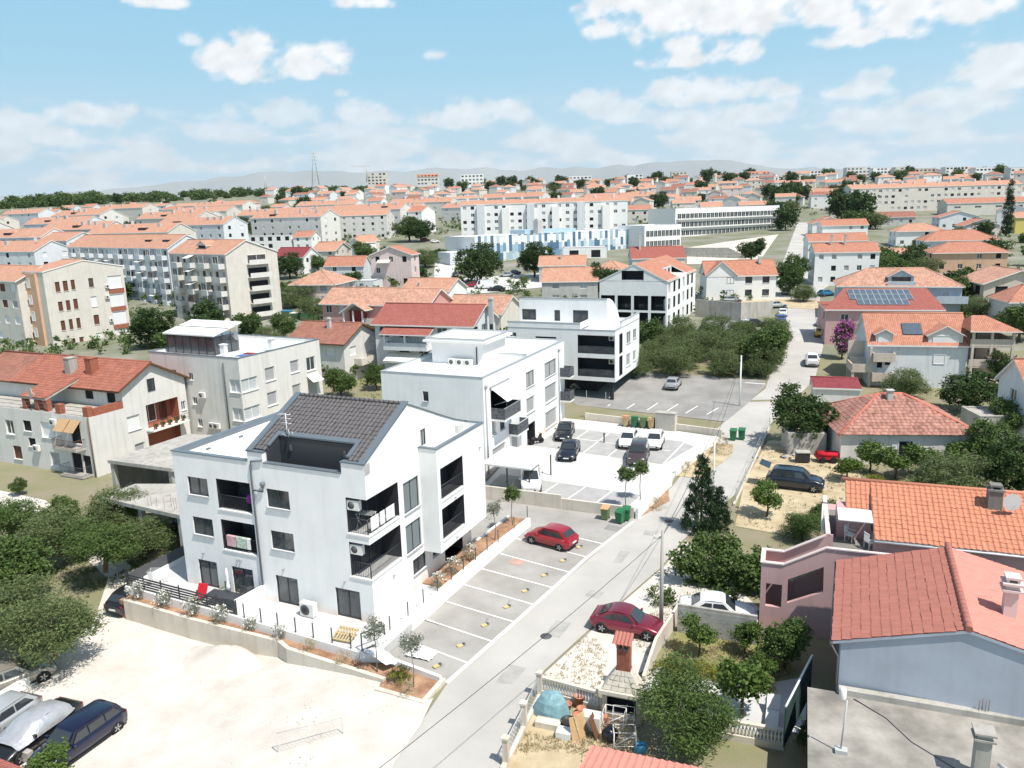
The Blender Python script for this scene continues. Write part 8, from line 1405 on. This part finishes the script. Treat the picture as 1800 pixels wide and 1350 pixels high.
pot(0, 'tall stacked terracotta pot by the white balustrade', .25, .6); pot(1, 'terracotta pot in front of the stacked one', .22, .35); pot(2, 'small pot beside the teal tarpaulin', .2, .3); pot(4, 'broken terracotta pot left of the cream chest', .24, .3)
tu = T('tub', 'round black tub full of rainwater in the junk corner', 'tub', ctr[5], 0); MB().lathe(0,0,[(.3,0),(.38,.3),(.4,.32),(.36,.31),(.34,.24),(.01,.24)], 16).build('body', 'tub_black', tu)
box_thing('crate', 'white lidded box next to the round black tub', 6, .7, .55, .35, 'cloth_white'); box_thing('crate', 'cream chest covered with a cloth among the junk', 17, .9, .6, .8, 'awning_cream'); box_thing('crate', 'red brick pile behind the white metal stand', 10, .5, .4, .5, 'terracotta'); box_thing('crate', 'open brick-lined planting box by the iron fence', 15, 1.2, .5, .3, 'concrete_pale'); box_thing('crate', 'blue plastic crate under the olive tree', 14, .5, .4, .35, 'plastic_blue')
bgt = T('bin_bag', 'full black rubbish bag between the metal stands', 'rubbish bag', ctr[9], 0); MB().lathe(0,0,[(.2,0),(.38,.15),(.4,.4),(.25,.62),(.06,.7),(.1,.8)], 11).build('bag', 'plastic_bag', bgt)
for k, i in enumerate((7,8,19)): t = T('board', ('brown board leaning in the middle of the junk corner', 'pale board leaning beside the brown one', 'narrow board leaning against the cream chest')[k], 'board', ctr[i], 20+k*25); o = MB().extr([(-.35,0,0),(.35,0,0),(.35,.35,1.0),(-.35,.35,1.0)], (0,.03,.0)).build('board', ('cardboard','pallet_wood','brown_wood')[k], t)
for k, i in enumerate((11,12,16)):
    t = T('metal_stand', ('white tubular stand behind the rubbish bag', 'grey tubular stand under the olive tree', 'low tubular stand by the salmon roof')[k], 'stand', ctr[i], -20+k*8); m = MB()
    for x in (-.5,.5):
        for y in (-.3,.3): m.tube([(x,y,0),(x,y,1.0)], .025, 4)
    for z in (.3,1.0): m.tube([(-.5,-.3,z),(.5,-.3,z),(.5,.3,z),(-.5,.3,z),(-.5,-.3,z)], .02, 4)
    m.tube([(-.5,-.3,.3),(.5,-.3,1.0)], .02, 4); m.build('frame', 'metal_white' if k != 1 else 'galv', t)
# small things in the yards
wb = T('trailer', 'small red covered trailer beside the low red-roofed house', 'trailer', (29.75,70.73,0.03), -8); MB().box(-.9,.9,-.55,.55,.35,.6).build('bed', 'fabric_red', wb); MB().ring([[(-.9,y,z) for y, z in ((-.55,.6),(-.45,.95),(0,1.02),(.45,.95),(.55,.6))], [(.9,y,z) for y, z in ((-.55,.6),(-.45,.95),(0,1.02),(.45,.95),(.55,.6))]], 0).build('cover', 'fabric_red', wb)
for s_ in (-.5,.5): put('wheel', cached('wheel', wheel_m)[0], wb, (s_,-.6,.3))
bx2 = T('oven', 'black metal box oven in the dry yard', 'oven', (27.45,70.76,0.03), -8); MB().box(-.6,.6,-.4,.4,.1,1.0).build('body', 'tub_black', bx2); MB().box(-.65,.65,-.45,.45,1.0,1.08).build('top', 'concrete', bx2)
sc_ = T('scrap_heap', 'heap of stones and scrap under the fig tree', 'scrap', (26.78,72.47,0.03), 0)
for k in range(16): a, r = hr.uniform(0,6.28), hr.uniform(0,1.2); s3_ = hr.uniform(.12,.3); o = MB().ring([[(s3_*q*math.cos(t),s3_*q*math.sin(t),z*s3_) for t in [2*math.pi*w2/6+hr.uniform(-.2,.2) for w2 in range(6)]] for q, z in ((.7,0),(1,.4),(.5,.8))], 0, smooth=False).build('stone', 'concrete' if k % 3 else 'grey_dark', sc_, (r*math.cos(a),r*math.sin(a),0))
posts('mesh_fence', 'rusty wire mesh fence between road and dry yard', [(18.24,60.78), (20.42,65.43), (22.84,70.78), (25.65,77.01), (28.03,82.12)], .1, 1.3, .03, 'galv', WP, (.3,.7,1.2)); lwall('fence_kerb', 'low concrete kerb under the wire fence along the road', [(18.01,60.16), (28.37,82.77)], -.2, .22, .18, 'concrete_pale', WP)
posts('lot_fence', 'row of grey posts between the court and the back lot', [(9.36,95.64), (11.64,94.43), (13.99,93.23), (18.72,90.89), (21.01,89.77), (23.56,89.05)], .9, .9, .03, 'galv', WP)
lwall('lot_kerb', 'pale kerb wall along the grove side of the back lot', [(16.99,109.19), (33.97,101.86)], -.2, .55, .25, 'render_white', WP)
tbl = T('sun_lounger', 'white garden lounger on the path by the balustrade', 'lounger', (11.95,32.75,0.05), 68); MB().box(-.9,.9,-.3,.3,.28,.33).build('seat', 'metal_white', tbl); MB().extr([(.5,-.3,.33),(1.1,-.3,.75),(1.1,.3,.75),(.5,.3,.33)], (-.03,0,.04)).build('backrest', 'metal_white', tbl); [MB().box(x-.03,x+.03,y-.03,y+.03,0,.28).build('leg','metal_white',tbl) for x in (-.8,.8) for y in (-.25,.25)]
mo = T('motorbike', 'dark scooter parked in the niche of the second white block', 'motorbike', loc_in(b2,(.6,11,CZ)), NY+60); MB().ring([[(x,-w_,z0),(x,w_,z0),(x,w_,z1),(x,-w_,z1)] for x, w_, z0, z1 in ((-.8,.12,.5,.75),(-.2,.16,.35,.8),(.2,.15,.3,.5),(.55,.16,.4,1.0),(.65,.08,.6,1.05))], 0).build('body', 'plastic_black', mo); [put('wheel', cached('wheel', wheel_m)[0], mo, (x,0,.28)) for x in (-.6,.62)]; MB().tube([(.5,-.32,1.08),(.52,.32,1.08)], .02, 5).build('handlebar', 'grey_dark', mo)
bc = 0
for p, c_ in zip(((-48.09,167.78,3.28),(-45.33,164.29,3.18),(-42.48,161.55,3.11),(-40.77,161.35,3.09)), ('plastic_blue','awning_cream','bin_green','bin_green')): t = T('waste_container', ('blue-lidded waste container at the left of the row', 'cream waste container second in the row', 'green waste container third in the row', 'green waste container at the right end of the row')[bc], 'waste container', p, -20); bc += 1; MB().ring([[(-a,-b,z),(a,-b,z),(a,b,z),(-a,b,z)] for a, b, z in ((.8,.5,.15),(1.0,.65,1.1))], 0, smooth=False).build('body', 'bin_olive', t); MB().box(-1.02,1.02,-.67,.67,1.1,1.3).build('lid', c_, t)
# ---------------------------------------------------------------- dry weeds, and labels that single out each look-alike
def weeds(name, label, polys, n_, sz, mat, seed):
    g = random.Random(seed); m = MB()
    for P in polys:
        P = [q[:2] for q in P]
        x0, x1, y0, y1 = min(q[0] for q in P), max(q[0] for q in P), min(q[1] for q in P), max(q[1] for q in P)
        for _ in range(n_):
            x, y = g.uniform(x0,x1), g.uniform(y0,y1); ins = False
            for (ax_, ay_), (bx_, by_) in zip(P, P[1:]+P[:1]):
                if (ay_ > y) != (by_ > y) and x < (bx_-ax_)*(y-ay_)/(by_-ay_)+ax_: ins = not ins
            if not ins or mnoise.noise(Vector((x*.45,y*.45,seed))) < -.05: continue
            z = ter(x,y)+.03
            for k in range(g.randint(4,8)):
                a = g.uniform(0,6.28); h_ = sz*g.uniform(.5,1.4); dx, dy = math.cos(a)*h_*.5, math.sin(a)*h_*.5; w_ = .018+sz*.05; px_, py_ = x+g.uniform(-.12,.12), y+g.uniform(-.12,.12)
                m.face([(px_-w_*math.sin(a),py_+w_*math.cos(a),z),(px_+w_*math.sin(a),py_-w_*math.cos(a),z),(px_+dx,py_+dy,z+h_)])
    stuff(tag(m.build(name, mat), label, 'weeds'))
weeds('dry_weeds', 'dry grass and weeds growing over the yards and verges', [[(0.9,36.75),(5.15,42.8),(10.76,45.91),(6.55,37.25),(4.51,35.58)], [(16.85,56.11),(26.54,77.94),(33.95,77.21),(30.64,64.57),(20.71,53.7)], [(-0.74,30.33),(0.99,35.27),(4.58,33.95),(5.83,30.06)], [L(10.5,33),L(12.9,33.2),L(14.2,41),L(14,44.6),L(12.1,44.6)], [(8.17,38.53),(9.78,43.08),(13.92,40.89),(14.61,36.85),(12.65,35.93)]], 1500, .13, 'leaf_dry', 3)
weeds('green_weeds', 'green weeds along the edges of yards and lots', [[(-58,40),(-28,40),(-28,62),(-58,70)], [L(-30,-1),L(-19,-1),L(-19,8),L(-30,8)], [(18,52),(50,50),(52,92),(36,92),(27,66)], [L(-5,49),L(12,47),L(12.4,48.4),L(-5,50.5)], [(-60,80),(-15,88),(-15,130),(-70,120)]], 2600, .22, 'leaf_olive', 9)
st_ = MB(); sg = random.Random(12)
for _ in range(900):
    u, v = sg.uniform(-17,5), -3.6-abs(sg.gauss(0,4.5)); x, y, _z = L(u,v); s_ = sg.uniform(.03,.09); z = ter(x,y)+.06; a = sg.uniform(0,6.28)
    b_ = [(x+s_*math.cos(a+k*2.1),y+s_*math.sin(a+k*2.1),z) for k in range(3)]; t_ = (x,y,z+s_*.9)
    for k in range(3): st_.face([b_[k],b_[(k+1)%3],t_])
stuff(tag(st_.build('loose_stones', 'concrete_pale'), 'loose stones scattered over the pale gravel lot', 'stones'))
ONES = ('','first','second','third','fourth','fifth','sixth','seventh','eighth','ninth','tenth','eleventh','twelfth','thirteenth','fourteenth','fifteenth','sixteenth','seventeenth','eighteenth','nineteenth'); TENS = {20:('twentieth','twenty'),30:('thirtieth','thirty'),40:('fortieth','forty'),50:('fiftieth','fifty'),60:('sixtieth','sixty'),70:('seventieth','seventy'),80:('eightieth','eighty'),90:('ninetieth','ninety')}
def ordw(n_): return ONES[n_] if n_ < 20 else (TENS[n_][0] if n_ % 10 == 0 else TENS[n_//10*10][1]+'-'+ONES[n_ % 10])
same = {}
for o in list(COL.objects):
    if o.parent is None and 'label' in o.keys(): same.setdefault(o['label'], []).append(o)
for lb, os_ in same.items():
    if len(os_) > 1:
        os_.sort(key=lambda o: math.atan2(o.location.x, o.location.y))
        for k, o in enumerate(os_): o['label'] = '%s, %s from the left' % (lb, ordw(k+1))
